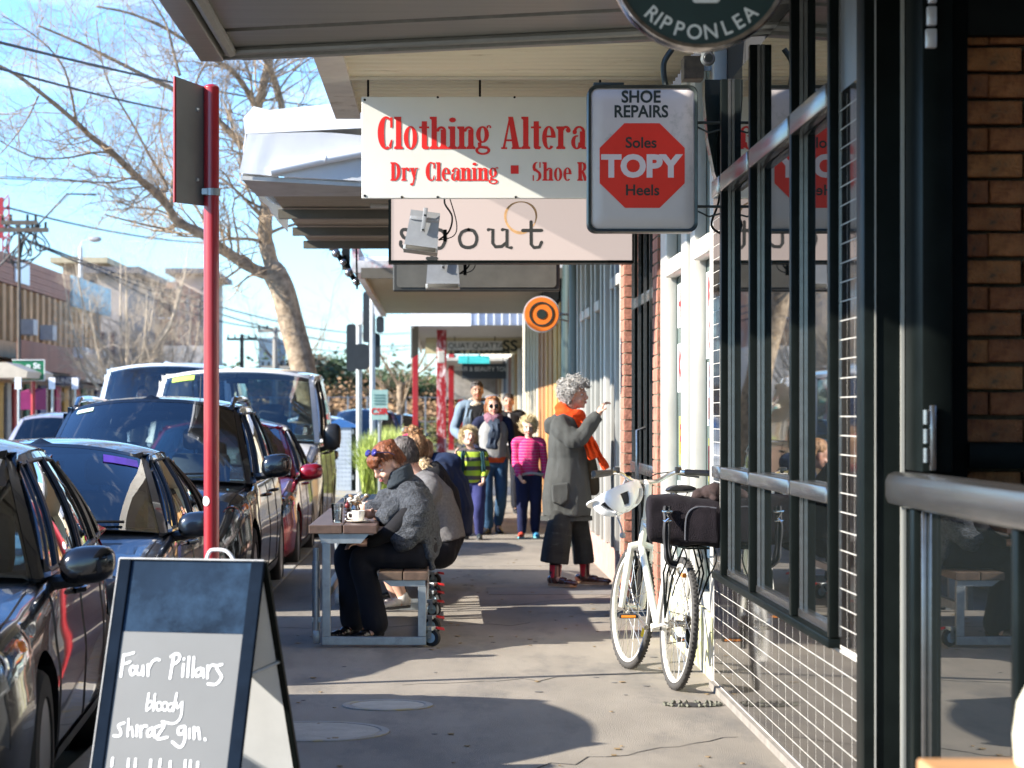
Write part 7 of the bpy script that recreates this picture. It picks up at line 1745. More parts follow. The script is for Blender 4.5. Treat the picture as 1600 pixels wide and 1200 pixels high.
# ================================================================ red posts, signs
m_redp = mat('post_red', (.30,.009,.014), .35, var=.1, scale=6, coat=.4, dirt=(.62,.55,.55), dscale=26, dpos=.76, stretch=(1,1,.6))
rp = thing('sign_post', 'tall red post with a grey parking plate beside the chalkboard', 'sign post', (-1.20,12.5,0))
b = B(); cyl(b, (-1.20,12.5,0), (-1.20,12.5,3.10), .040, 24); ell(b, (-1.20,12.5,3.10), (.04,.04,.02)); obj('post', b, m_redp, rp, smooth=40)
b = B(); sg_ = [(-1.365,12.30,2.49),(-1.236,12.515,2.49),(-1.236,12.515,3.10),(-1.365,12.30,3.13)]; prism(b, sg_, (.006,-.004,0)); obj('plate', b, mat('plate_grey', (.16,.16,.145), .5, metal=.3, var=.1), rp)
b = B(); tube(b, [V(*sg_[0])+V(-.003,-.003,0), V(*sg_[3])+V(-.003,-.003,0), V(*sg_[2])+V(-.0,-.0,0)], .008, 6); obj('plate_edge', b, m_redp, rp)
b = B()
for z in (2.62,2.98): cyl(b, (-1.262,12.448,z), (-1.274,12.44,z+.0), .010, 8)
obj('bolt', b, m_galv, rp, kind='stuff')
b = B(); lathe(b, [(.042,-.018),(.047,-.018),(.047,.018),(.042,.018)], (-1.20,12.5,2.56), 'z', 24); box(b, (-1.245,12.45,2.545),(-1.215,12.48,2.575)); obj('clamp', b, m_galv, rp)
b = B(); c_ = V(-1.205,12.5,.965)
loft(b, [[V(c_.x+.0415*math.sin(a+.0), 12.5-.0415*math.cos(a), .965+zz) for a in [-.55-.55*math.sqrt(max(0,1-(zz/.026)**2))+1.1*math.sqrt(max(0,1-(zz/.026)**2))*i/8 for i in range(9)]] for zz in [-.0255,-.022,-.015,-.006,.006,.015,.022,.0255]], cap=False, closed=False)
obj('sticker', b, mat('print_white', (.72,.72,.68), .5), rp)
# ================================================================ near table at the bottom right
nt_ = thing('cafe_table', 'small blurred wooden table corner at the bottom right edge', 'table', (1.1,4.5,0))
b = B(); box(b, (.90,4.0,.725), (1.33,4.6,.757), bev=.006); obj('tabletop', b, mat('blond_timber', (.50,.27,.12), .4, var=.2, stretch=(1,6,1)), nt_)
for x, y in ((.93,4.03),(1.27,4.03),(.93,4.54),(1.27,4.54)): 
    b = B(); box(b, (x,y,0), (x+.03,y+.03,.724)); obj('leg', b, m_blk, nt_)
vs_ = thing('ribbed_vase', 'cream ribbed glass vase cut by the right edge of the picture', 'vase', (1.14,4.45,.758))
b = B(); rr = []
for z, r in ((0,.075),(.01,.085),(.06,.088),(.12,.080),(.16,.06),(.185,.05),(.19,.05)): rr.append([V(1.14+r*(1+.03*math.cos(a*18))*math.cos(a), 4.45+r*(1+.03*math.cos(a*18))*math.sin(a), .758+z) for a in [2*PI*i/108 for i in range(108)]])
loft(b, rr); obj('vase_body', b, mat('cream_glass', (.72,.68,.52), .25, var=.15, scale=30, bump=.6, bscale=70), vs_, smooth=60)
# ================================================================ kerb build-out: cabinet, grass, signals
cab_ = thing('utility_cabinet', 'pale pimpled metal cabinet with a blue peaked lid beside the tall grass', 'cabinet', (-1.95,45,0))
a_ = P(506,668,45); c_ = P(549,766,45); m_cab = mat('cabinet_paint', (.40,.46,.52), .5, var=.15, scale=3, dirt=(.25,.3,.35), dscale=5)
b = B(); box(b, (a_.x,45,0), (c_.x,45.5,a_.z)); obj('body', b, m_cab, cab_)
b = B()
for i in range(7):
    for j in range(14): ell(b, (a_.x+.06+i*.067, 44.995, .1+j*.08), (.010,.006,.010), n=6, m=4)
obj('pimples', b, mat('cabinet_dot', (.22,.27,.33), .5), cab_, kind='stuff')
b = B(); box(b, (c_.x,44.99,0), (c_.x+.12,45.5,a_.z)); obj('side_panel', b, m_blk, cab_)
b = B()
for z in (.2,.65,1.05): box(b, (c_.x+.01,44.96,z), (c_.x+.05,44.985,z+.09))
obj('hinge', b, m_galv, cab_, kind='stuff')
b = B(); prism(b, [(a_.x-.04,44.97,a_.z),(c_.x+.14,44.97,a_.z),(c_.x+.10,44.97,a_.z+.04),((a_.x+c_.x)/2+.03,44.97,a_.z+.17),(a_.x,44.97,a_.z+.04)], (0,.56,0)); obj('lid', b, mat('lid_blue', (.04,.14,.38), .4, var=.1), cab_)
b = B(); R = random.Random(21)
for i in range(5200):
    x = R.uniform(-1.40,-.42); y = R.uniform(41.6,43.0); h = R.uniform(.75,1.35)*(1-.25*abs(x+.95)); a = R.uniform(0,6.28); ln = R.uniform(.05,.45); wv = R.uniform(.007,.014)
    pts = [V(x,y,0), V(x+ln*.25*math.cos(a), y+ln*.25*math.sin(a), h*.55), V(x+ln*math.cos(a), y+ln*math.sin(a), h*(.98-.25*ln*R.random()*2))]
    n = V(math.sin(a)*wv+wv*.3, -math.cos(a)*wv, 0); vs = [b.verts.new(pts[0]-n), b.verts.new(pts[0]+n), b.verts.new(pts[1]+n*.9), b.verts.new(pts[1]-n*.9), b.verts.new(pts[2])]
    b.faces.new(vs[:4]); b.faces.new((vs[3],vs[2],vs[4]))
grs = mat('strappy_grass', (.13,.24,.03), .55, var=.5, scale=14, col2=(.45,.52,.14)); grs.node_tree.nodes['Principled BSDF'].inputs['Transmission Weight'].default_value = 0
o = obj('grass', b, grs, recalc=False, kind='stuff'); o['label'] = 'tall bright green strappy grass beside the cabinet'
b = B(); box(b, (-2.4,41.4,-.12), (-.35,47,-.004)); struct('planting_bed', b, m_kerb)
def signal(px_, D, top_py, base_z, label, boxes):
    q = P(px_, top_py, D); t = thing('traffic_light', label, 'traffic light', (q.x,D,0), 'traffic lights seen from behind')
    b = B(); cyl(b, (q.x,D,0), (q.x,D,q.z), .055, 12); obj('pole', b, mat('pole_grey', (.40,.42,.42), .5, metal=.2, var=.1), t, smooth=True)
    for nm, x0, y0, x1, y1, m, dy in boxes:
        a, c = P(x0,y1,D), P(x1,y0,D); b = B(); loft(b, [rrect(a.x,a.z,c.x,c.z,min(.1,(c.x-a.x)*.35),D+dy), rrect(a.x,a.z,c.x,c.z,min(.1,(c.x-a.x)*.35),D+dy-.03 if nm == 'backing_board' else D+dy-.2)]); obj(nm, b, m, t)
    return t
m_sig = mat('signal_black', (.015,.02,.025), .5, var=.2)
m_sigw = mat('signal_white', (.62,.62,.62), .4)
signal(561, 44.5, 484, 0, 'traffic light on the shorter pole left of the white box', [('backing_board',541,506,557,580,m_sig,.1),('lamp_housing',553,538,578,578,m_sig,-.1),('cap',555,484,567,508,m_sigw,0)])
signal(582, 47.5, 436, 0, 'traffic light on the taller pole with the white control box', [('backing_board',567,455,580,535,m_sig,.1),('backing_board',575,520,594,574,m_sig,.15),('lamp_housing',588,495,600,520,m_sig,.1),('control_box',585,462,603,495,m_sigw,-.1)])
sgn = thing('street_sign', 'small pale green notice with a red word standing in the tall grass', 'sign', (-1.1,41.5,0))
a, c = P(580,656,41.4), P(606,609,41.4)
b = B(); box(b, (a.x,41.4,a.z), (c.x,41.42,c.z)); obj('plate', b, mat('notice_green', (.30,.48,.46), .5, var=.1), sgn)
b = B(); cyl(b, ((a.x+c.x)/2,41.46,0), ((a.x+c.x)/2,41.46,c.z), .03, 8); obj('post', b, m_galv, sgn)
text('lettering', 'CSIR', ((a.x+c.x)/2,41.395,a.z+.14), .15, m_red, sgn, .95, .003)
b = B()
for i in range(4): box(b, (a.x+.05,41.392,c.z-.1-.05*i), (c.x-.05,41.396,c.z-.08-.05*i))
obj('small_print', b, mat('notice_print', (.08,.2,.2), .5), sgn, kind='stuff')
# ================================================================ next block beyond the crossing
def rpost(px_, D, w_, top_py, label, sign=None, m=None):
    q = P(px_, top_py, D); t = thing('awning_post', label, 'post', (q.x,D,0), 'red posts past the crossing')
    b = B(); box(b, (q.x-w_/2,D,0), (q.x+w_/2,D+w_,q.z), bev=.01); obj('shaft', b, m or m_redp, t)
    b = B(); box(b, (q.x-w_*.75,D-.02,0), (q.x+w_*.75,D+w_*1.4,.12)); obj('foot', b, m_kerb, t)
    return t
m_scr = mat('scruffy_red', (.30,.009,.014), .45, var=.15, scale=6, dirt=(.75,.70,.70), dscale=7, dpos=.56, stretch=(1,1,.5))
rpost(649, 56, .13, 505, 'thin leaning-looking red post with a small dark plate at its top')
a, c = P(642,560,55.8), P(653,503,55.8); b = B(); prism(b, [(a.x,55.6,a.z+.0),(c.x-.02,55.9,a.z+.1),(c.x-.02,55.9,c.z),(a.x,55.6,c.z+.05)], (.03,0,0)); tag(obj('post_plate', b, mat('plate_grey', (.16,.16,.145), .5)), 'dark plate seen edge on near the top of the thin red post', 'sign')
rpost(690, 60, .24, 512, 'thick scuffed red post with peeling white patches', m=m_scr)
rpost(705, 88, .20, 512, 'red post just right of the scuffed one')
rpost(720, 120, .26, 560, 'furthest red post at the end of the row')
b = B(); q = P(689,558,59.8); box(b, q-V(.08,.1,.15), q+V(.1,0,.15), bev=.02); tag(obj('meter_box', b, mat('meter_grey', (.45,.45,.42), .5)), 'small grey box fixed high on the scuffed red post', 'box')
# white fascia awning of the next block
nb = thing('fascia_awning', 'sunlit white fascia and striped roof edge across the next block', 'awning', (0,58,3.2))
a, c = P(641,509,54), P(736,466,54); b = B(); box(b, (a.x,54,a.z), (c.x,54.1,c.z)); obj('fascia', b, m_whm, nb)
a2_, c2_ = P(736,508,54), P(830,467,54)
b = B()
for i in range(9): x = a2_.x+i*.175; box(b, (x,54.02,a2_.z), (x+.15,54.10,c2_.z)) 
obj('roof_sheet', b, mat('blue_grey_sheet', (.36,.40,.52), .4, metal=.4, var=.1), nb, kind='stuff')
b = B()
for i in range(9): x = a2_.x+i*.175; box(b, (x+.152,53.96,a2_.z), (x+.173,54.08,c2_.z))
obj('roof_rib', b, m_whm, nb, kind='stuff')
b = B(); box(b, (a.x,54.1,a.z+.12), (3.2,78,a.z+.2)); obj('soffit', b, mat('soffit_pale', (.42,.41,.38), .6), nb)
b = B(); box(b, (a.x,54.1,a.z), (a.x+.06,78,c.z)); obj('side_fascia', b, m_whm, nb)
text('lettering', 'SHOP 4 SHOES', (P(688,487,54).x, 53.995, P(0,487,54).z), .30, mat('ghost_print', (.60,.62,.66), .5), nb, .75) if False else None
b = B(); box(b, (1.35,78,3.0), (1.4,78.05,3.1)); b.free()
# signs under it
def hsign(x0, y0, x1, y1, D, nm, label, m, texts, th=.1):
    a, c = P(x0,y1,D), P(x1,y0,D); t = thing(nm, label, 'shop sign', ((a.x+c.x)/2,D,a.z)); b = B(); box(b, (a.x,D,a.z), (c.x,D+th,c.z)); obj('board', b, m, t)
    for s, px_, py_, h, mm, sx, bo in texts: p = P(px_,py_,D); text('lettering', s, (p.x,D-.006,p.z), h/F*D*1.38, mm, t, sx, bo, .003)
    b = B(); 
    for x in (a.x+.2, c.x-.2): box(b, (x-.01,D+.03,c.z), (x+.01,D+.05,c.z+.35))
    obj('hanger', b, m_blk, t, kind='stuff'); return t
m_oldc = mat('aged_cream', (.46,.40,.24), .6, var=.15, scale=2, dirt=(.25,.2,.1), dscale=3)
hsign(665,528,832,553,66,'cleaners_sign','aged cream hanging sign with black dry cleaners lettering',m_oldc,[('SS',797,541,17,m_prb,1.1,.01),('DRY CLEANERS',750,550,6.5,m_prb,1.5,.008)])
hsign(699,533,785,547,65,'cafe_name_sign','narrow grey hanging sign in front of the dry cleaners sign',mat('sign_silver', (.50,.50,.48), .5),[('QUAT QUATTA',744,540.5,8.5,m_prb,1.05,0)],.05)
hsign(722,568,796,592,78,'salon_sign','dark hanging sign with pale hair and beauty lettering',mat('salon_dark', (.035,.045,.055), .4),[('HAIR & BEAUTY TOUCH',759,576,7,m_wp,.9,0),('9227 1111',759,586,5,m_wp,1,0)] and [('HAIR & BEAUTY TOUCH',759,577,7,m_wp,.9,0)])
hsign(716,556,765,568,79,'turquoise_sign','small turquoise sign above the dark salon sign',mat('turquoise', (.05,.50,.52), .5),[])
# side walls of the next block with shopfronts
nf = thing('next_block_shops', 'row of pale shopfront pillars on the next block', 'shopfront', (2.6,80,0))
b = B(); box(b, (2.3,52,0), (8,150,7)); obj('wall', b, m_wall_c, nf)
cols = [(.50,.45,.34),(.30,.16,.12),(.42,.42,.40),(.10,.12,.14),(.55,.52,.45),(.34,.22,.10)]
for i in range(22):
    y = 53+i*3.1; b = B(); box(b, (2.02,y,0), (2.29,y+.6,3.2)); obj('pillar', b, mat('pillar_%d' % (i % 6), cols[i % 6], .7, var=.1), nf)
    b = B(); box(b, (2.2,y+.65,.5), (2.28,y+3.0,2.8)); obj('window', b, m_glass, nf)
b = B(); box(b, (.0,80,3.2), (2.3,150,3.3)); obj('awning_roof', b, mat('soffit_pale', (.42,.41,.38), .6), nf)
b = B(); box(b, (-.05,92,2.0), (2.0,92.1,3.1)); obj('far_sign', b, mat('far_board', (.30,.28,.25), .6, var=.3, scale=4), nf)
# ================================================================ bare trees
m_bark = mat('plane_bark', (.19,.135,.085), .85, var=.35, scale=9, bump=1.2, bscale=22, dirt=(.36,.24,.12), dscale=3, dpos=.62, col2=(.30,.23,.155))
m_twig = mat('twig', (.33,.24,.15), .8, var=.3, scale=3)
class Twigs:
    def __init__(s): s.v = []; s.f = []
    def seg(s, pts, r0, r1, n=3):
        base = len(s.v); N = len(pts)
        for i, p in enumerate(pts):
            d = (pts[min(i+1,N-1)]-pts[max(i-1,0)]).normalized(); u, w_ = frame_of(d); r = r0+(r1-r0)*i/(N-1)
            for k in range(n): a = 2*PI*k/n; s.v.append(p+(u*math.cos(a)+w_*math.sin(a))*r)
        for i in range(N-1):
            for k in range(n): a = base+i*n+k; b_ = base+i*n+(k+1) % n; s.f.append((a, b_, b_+n, a+n))
    def build(s, name, m, par, smooth=True):
        me = bpy.data.meshes.new(name); me.from_pydata([tuple(p) for p in s.v], [], s.f); me.materials.append(m)
        o = bpy.data.objects.new(name, me); COL.objects.link(o); o.parent = par; me.transform(Matrix.Translation(-wloc(par)))
        if smooth: me.shade_smooth()
        return o
def grow(T, p, d, L_, r, lv, R, up=.25, dens=1.0, spread=.9, nk=(5,5,4,3)):
    n = 5; pts = [p]; q = p.copy(); dd = d.normalized()
    for i in range(n):
        dd = (dd+V(R.gauss(0,.16),R.gauss(0,.16),R.gauss(0,.16)+up*.12)).normalized(); q = q+dd*L_/n; pts.append(q)
    T.seg(pts, r, r*.45, 4 if lv < 2 else 3)
    if lv >= 3: return
    for _ in range(max(1, int(nk[lv]*dens*R.uniform(.7,1.3)))):
        t = R.uniform(.2,1.0); i = min(int(t*n), n-1); b_ = pts[i].lerp(pts[i+1], t*n-i); ax = (pts[i+1]-pts[i]).normalized(); u, w_ = frame_of(ax); a = R.uniform(0,6.28)
        nd = (ax*R.uniform(.5,1.0)+(u*math.cos(a)+w_*math.sin(a))*spread*R.uniform(.5,1.1)+V(0,0,up*.6)).normalized()
        grow(T, b_, nd, L_*R.uniform(.42,.68), r*.5, lv+1, R, up, dens, spread, nk)
def limb(T, bmT, pts, r0, r1, nb, L_, R, up=.25, dens=1, big=True):
    sp_ = smoothpts(pts, 6); N = len(sp_); rr = [ (r0+(r1-r0)*(i/(N-1))**.8)*(1+.06*math.sin(i*1.7)) for i in range(N)]
    tube(bmT, sp_, rr, 10 if r0 > .05 else 6)
    for k in range(nb):
        t = (k+R.random())/nb; t = .06+.94*t; i = min(int(t*(N-1)), N-2); ax = (sp_[i+1]-sp_[i]).normalized(); u, w_ = frame_of(ax); a = R.uniform(0,6.28)
        nd = (ax*R.uniform(.3,.9)+(u*math.cos(a)+w_*math.sin(a))*.9+V(0,0,up)).normalized()
        grow(T, sp_[i], nd, L_*R.uniform(.5,1.25), max(.006, rr[i]*.24), 0, R, up, dens)
DT_ = 38.5; KT = 38.5/28
def TP(px_, py_, dy=0): return P(px_, py_, DT_+dy*1.3)
tr = thing('street_tree', 'big bare street tree with a leaning trunk spreading over the parked cars', 'tree', (-2.2,DT_,0))
R = random.Random(33); T = Twigs(); bt = B()
tp = [TP(486,640),TP(478,598),TP(470,560),TP(455,505),TP(442,455),TP(428,425)]
for v in [0]: base = V(TP(488,640).x, DT_, -.1)
_sp = smoothpts([base]+tp, 6); tube(bt, _sp, [KT*.155+.05*math.exp(-i*.5)-.02*i/len(_sp) for i in range(len(_sp))], 16); ell(bt, _sp[-1], (KT*.135,)*3)
LM = [([(428,425,0),(415,375,0),(416,330,0),(424,280,.3),(414,225,.5),(402,180,.6),(410,140,.6),(420,90,.8),(426,30,1.0),(420,-60,1.5)], .10,.035,30,1.0),
 ([(430,430,0),(400,422,-.1),(345,388,-.3),(317,366,-.5),(277,346,-.7),(262,322,-.9),(236,296,-1.1),(207,270,-1.3),(177,240,-1.5),(141,212,-1.8),(118,190,-2.0),(70,150,-2.3),(30,120,-2.6),(-10,98,-2.9)], .075,.016,46,.85),
 ([(420,300,.2),(400,250,.0),(375,225,0),(345,192,0),(290,150,-.2),(240,125,-.4),(180,95,-.7),(130,70,-1.0),(60,40,-1.3)], .052,.012,36,.85),
 ([(424,270,.3),(436,215,.5),(440,165,.6),(425,115,.5),(405,75,.4),(385,20,.4),(370,-50,.4)], .055,.02,18,.8),
 ([(402,175,.5),(385,140,.3),(362,110,.2),(340,96,.1),(300,70,-.1),(250,40,-.3),(200,20,-.4),(150,10,-.5)], .040,.012,26,.8),
 ([(281,118,-.3),(272,85,-.3),(262,45,-.4),(250,20,-.4),(225,-20,-.5)], .022,.010,16,.7),
 ([(180,240,-1.5),(150,238,-1.7),(100,247,-1.9),(50,244,-2.1),(-10,215,-2.4)], .018,.006,22,.6),
 ([(262,322,-.9),(250,300,-1.2),(215,278,-1.5),(170,285,-1.7),(90,280,-2.0),(0,275,-2.2)], .018,.006,22,.6),
 ([(119,190,-2.0),(110,140,-2.2),(96,100,-2.4),(60,60,-2.6),(0,22,-2.8)], .018,.006,20,.6),
 ([(236,296,-1.1),(262,295,-.8),(232,240,-1.2),(205,190,-1.4),(175,140,-1.6),(160,100,-1.7),(150,30,-1.8)], .020,.006,24,.65),
 ([(345,388,-.3),(310,330,-.1),(290,300,0),(262,250,.1),(250,205,.3),(255,150,.4),(262,120,.4)], .018,.006,22,.65),
 ([(275,346,-.7),(262,357,-.5),(230,352,-.6),(170,337,-.9),(165,334,-.9)], .020,.005,10,.5),
 ([(420,330,.2),(395,318,0),(370,300,-.2),(350,270,-.4),(330,262,-.5)], .02,.006,12,.6),
 ([(416,385,0),(395,360,.2),(375,345,.3),(350,340,.4)], .016,.005,8,.5),
 ([(300,150,-.2),(310,120,0),(325,90,.1),(330,40,.1),(320,-20,0)], .018,.006,16,.7),
 ([(60,150,-2.3),(40,190,-2.6),(10,230,-2.8),(-20,260,-3)], .012,.005,12,.6),
 ([(430,150,.6),(460,110,.6),(500,85,.7),(540,88,.7),(545,92,.7)], .014,.004,7,.4)]
for pts, r0, r1, nb, L_ in LM: limb(T, bt, [TP(a, c, q) for a, c, q in pts], r0*KT, r1*KT, int(nb*1.15), L_*KT, R, .18, .92)
obj('trunk', bt, m_bark, tr, smooth='all', recalc=True)
T.build('crown', m_twig, tr, False)['kind'] = 'stuff'
def bare_tree(px_, base_py, D, h, r, label, seed, tilt=0, m=None, nb=9, dens=1.0):
    R = random.Random(seed); x = (px_-VX)/F*D; t = thing('bare_tree', label, 'tree', (x,D,0)); T = Twigs(); b = B()
    pts = [V(x,D,-.2), V(x+tilt*h*.2,D,h*.22), V(x+tilt*h*.3,D,h*.42)]
    tube(b, smoothpts(pts, 5), [r*(1-.03*i) for i in range(11)], 8)
    for k in range(nb):
        a = 2*PI*k/nb+R.uniform(-.4,.4); p0 = smoothpts(pts, 5)[5+int(R.random()*5)]; e = p0+V(math.cos(a)*h*.26,math.sin(a)*h*.2,h*R.uniform(.34,.6)); mid = p0.lerp(e,.5)+V(math.cos(a)*h*.06,0,-h*.03)
        limb(T, b, [p0, mid, e], r*.34, r*.05, 13, h*.17, R, .35, dens)
    obj('trunk', b, m or m_bark, t, smooth='all'); T.build('crown', m or m_twig, t, False)['kind'] = 'stuff'; return t
m_pale = mat('pale_bark', (.46,.38,.28), .8, var=.25, scale=5)
bare_tree(193, 560, 72, 7.2, .22, 'smaller pale bare tree over the shops on the far side', 5, .05, m_pale, 12, 1.1)
bare_tree(255, 560, 78, 6.0, .16, 'second pale bare tree right of the first on the far side', 15, .12, m_pale, 9, 1.0)
bare_tree(628, 640, 70, 5.6, .14, 'slim bare tree standing behind the traffic lights', 8, -.03, None, 6, .7)
bare_tree(455, 600, 120, 8.5, .16, 'distant bare tree beyond the leaning trunk', 25, 0, None, 8, .8)
# ---------------------------------------------------------------- leafy trees and banks
def leaves(b, c, rx, ry, rz, n, size, R, hollow=.5):
    for _ in range(n):
        v = V(R.gauss(0,1),R.gauss(0,1),R.gauss(0,1)).normalized()*(hollow+(1-hollow)*R.random()**.5); k = 1+.35*noise.noise(v*2.1+c*.3)
        p = c+V(v.x*rx*k, v.y*ry*k, v.z*rz*k); a = V(R.gauss(0,1),R.gauss(0,1),R.gauss(0,1)).normalized(); u, w_ = frame_of(a); s = size*R.uniform(.5,1.3)
        vs = [b.verts.new(p+u*s), b.verts.new(p+w_*s*.6), b.verts.new(p-u*s), b.verts.new(p-w_*s*.6)]; b.faces.new(vs)
LEAF = [mat('leaf_dark', (.035,.07,.025), .7, var=.4, scale=.6), mat('leaf_mid', (.075,.12,.03), .7, var=.4, scale=.6), mat('leaf_rust', (.22,.11,.06), .8, var=.4, scale=.5, col2=(.30,.20,.10)), mat('leaf_olive', (.14,.15,.05), .7, var=.4, scale=.6)]
def leafy(px_, top_py, D, w_, k, label, seed):
    R = random.Random(seed); x = (px_-VX)/F*D; h = HC+(VY-top_py)/F*D; t = thing('leafy_tree', label, 'tree', (x,D,0)); b = B(); cyl(b, (x,D,-.2), (x,D,h*.6), .2, 8, .1); obj('trunk', b, m_bark, t)
    b = B()
    for i in range(14): 
        a = R.random()*6.28; q = R.random()**.5; c = V(x+w_*.36*q*math.cos(a), D+w_*.36*q*math.sin(a), h*(.35+.48*R.random()*(1-.35*q))); leaves(b, c, w_*.22, w_*.22, h*.15, 850, .085*(D/100), R, .4)
    obj('crown', b, LEAF[k], t, recalc=False, kind='stuff')
for a in ((515,542,135,9,0,'dark leafy tree left of the traffic lights beyond the rail fence',1),(470,566,128,8,1,'mid green leafy tree just right of the leaning trunk',2),(408,575,140,10,3,'olive leafy tree left of the leaning trunk',3),
          (370,582,150,9,3,'low olive tree beside the black power pole',4),(655,560,140,9,0,'dark leafy tree right of the slim bare tree',5),(560,575,150,9,3,'olive tree between the traffic light poles',6),(615,572,145,8,1,'green leafy tree behind the slim bare tree',7),(690,575,150,8,1,'green leafy tree behind the scuffed red post',9)): leafy(*a)
R = random.Random(77); b = B()
for i in range(46):
    px_ = R.uniform(360,700); D = R.uniform(96,118); x = (px_-VX)/F*D; h = R.uniform(1.3,2.3); leaves(b, V(x,D,h*.6), 1.6, 1.4, h*.75, 330, .10, R, .35)
o = obj('shrub_bank', b, LEAF[2], recalc=False, kind='stuff'); o['label'] = 'rust brown bank of shrubs behind the rail fence'
b = B()
for i in range(22):
    px_ = R.uniform(330,720); D = R.uniform(92,96); x = (px_-VX)/F*D; h = R.uniform(.7,1.3); leaves(b, V(x,D,h*.5), 1.3, 1.0, h*.7, 260, .08, R, .35)
o = obj('low_bushes', b, LEAF[3], recalc=False, kind='stuff'); o['label'] = 'low olive bushes along the rail fence'
b = B()
for i in range(90):
    x = -42+i*1.3; leaves(b, V(x,210+R.uniform(-8,8),2.2), 2.6, 3, 3.2+R.random()*2.4, 220, .26, R, .35)
o = obj('treeline', b, LEAF[0], recalc=False, kind='stuff'); o['label'] = 'far dark treeline along the horizon'
b = B(); rows = []
for j in range(6): rows.append([V(-260+i*14, 420+j*30, -.2+ (10.5*math.sin(j/5*PI/2))*(.7+.35*noise.noise(V(i*.23,j*.2,1)))) for i in range(40)])
grid(b, rows); struct('hills', b, mat('hill_green', (.12,.17,.17), .9, var=.3, scale=.08), 'all')
fn_ = thing('rail_fence', 'pale wire mesh fence in front of the rust coloured shrubs', 'fence', (-3,90,0)); pb = B(); box(pb, (-.03,-.03,0), (.03,.03,2.1)); p0 = None
for i in range(16):
    if p0 is None: p0 = obj('post', pb, m_galv, fn_, world=False); o = p0
    else: o = link_copy(p0, fn_, V(0,0,0))
    o.location = V(-8.6+i*.72*1.0,90,0)-fn_.location
b = B(); 
for z in (.3,1.15,2.05): tube(b, [(-8.6,90,z),(2.3,90,z)], .016, 5)
obj('wires', b, m_galv, fn_, kind='stuff')
# ---------------------------------------------------------------- poles and wires
def pole(px_, D, top_py, label, arms=(), lamp=None, r=.12, m=None):
    q = P(px_, top_py, D); t = thing('power_pole' if not lamp else 'street_lamp', label, 'pole' if not lamp else 'street lamp', (q.x,D,0)); b = B(); cyl(b, (q.x,D,-.1), q, r*1.2, 10, r*.8); mm = m or mat('pole_timber', (.09,.075,.06), .9, var=.3); obj('shaft', b, mm, t)
    for z, wv in arms:
        b = B(); box(b, (q.x-wv,D-.06,q.z-z-.06), (q.x+wv,D+.06,q.z-z+.06)); obj('crossarm', b, mm, t)
        b = B()
        for k in (-.9,-.45,.45,.9): cyl(b, (q.x+wv*k,D,q.z-z+.06), (q.x+wv*k,D,q.z-z+.22), .04, 6)
        obj('insulators', b, m_blk, t, kind='stuff')
    if lamp: b = B(); tube(b, smoothpts([q, q+V(.08,-.0,.2), q+V(.4,-.0,.32)]), .03, 6); obj('arm', b, mm, t); b = B(); ell(b, q+V(.55,-.0,.30), (.26,.15,.12)); obj('lamp_head', b, mat('lamp_grey', (.3,.31,.33), .4), t, smooth=True)
    return t
pole(378, 118, 522, 'black timber power pole with a crossarm beyond the tree', ((.25,.75),))
pole(430, 96, 511, 'pale power pole with two crossarms right of the leaning trunk', ((.15,.7),(1.6,.55)), m=mat('pole_pale', (.28,.27,.24), .8))
pole(126, 92, 386, 'pale street lamp above the blue rooftop sign', (), True, .10, mat('lamp_pole', (.48,.50,.50), .5))
pole(30, 66, 345, 'dark crowded power pole on the left beside the striped tower', ((.05,.5),(.25,.8)), r=.05)
tw_ = thing('lattice_mast', 'short red lattice mast above the brown building', 'mast', P(9,360,100)); b = B(); a0, c0 = P(4,400,100), P(14,308,100)
for x in (a0.x, c0.x): tube(b, [(x,100,a0.z-1),(x,100,c0.z)], .04, 5)
obj('upright', b, m_redp, tw_, kind='stuff'); b = B()
for i in range(12): z = a0.z+(c0.z-a0.z)*i/12; tube(b, [(a0.x,100,z),(c0.x,100,z+.22*(1 if i % 2 else -1)+.1)], .03, 4)
obj('lattice', b, m_redp, tw_, kind='stuff'); b = B(); q0, q1 = P(-12,372,101), P(4,308,101); box(b, (q0.x,101,q0.z), (q1.x,101.3,q1.z)); obj('panel', b, m_redp, tw_)
def wire(p, q, sag, label, r=.02):
    b = B(); p, q = Vector(p), Vector(q); tube(b, [p.lerp(q, t)+V(0,0,-sag*4*t*(1-t)) for t in [i/20 for i in range(21)]], r, 5); o = obj('cable', b, mat('cable_black', (.02,.02,.02), .6)); o['label'] = label; o['category'] = 'cable'; o['group'] = 'overhead cables'
wire(P(-30,59,24), P(560,170,60), .15, 'upper of the two thick overhead cables crossing the bare tree', .017)
wire(P(-30,99,24), P(390,190,52), .1, 'lower of the two thick overhead cables crossing the bare tree', .015)
wire(P(-20,277,60), P(420,287,90), .1, 'thin level cable crossing the middle of the bare tree', .016)
wire(P(10,324,66), P(330,380,100), .2, 'cable running down from the left pole above the street lamp', .03)
wire(P(40,374,66), P(640,520,150), .9, 'long cable from the crowded left pole toward the traffic lights', .03)
wire(P(45,378,66), P(640,540,150), .9, 'lowest long cable from the crowded left pole', .03)
wire(P(378,524,118), P(640,545,170), .5, 'cable leaving the black power pole', .03)
wire(P(430,514,96), P(120,400,92), .6, 'cable between the pale pole and the street lamp', .025)
b = B(); p = P(38,352,66); R = random.Random(3)
for k in range(7): tube(b, smoothpts([p+V(R.uniform(-.5,.6),0,.0), p+V(R.uniform(-.6,.8),0,-R.uniform(.3,1.0)), p+V(R.uniform(-.4,.5),0,-R.uniform(.2,1.2)), p+V(R.uniform(-.2,.4),0,0)]), .022, 4)
tube(b, [P(-5,420,66), P(105,303,66), P(150,304,66)], .03, 5)
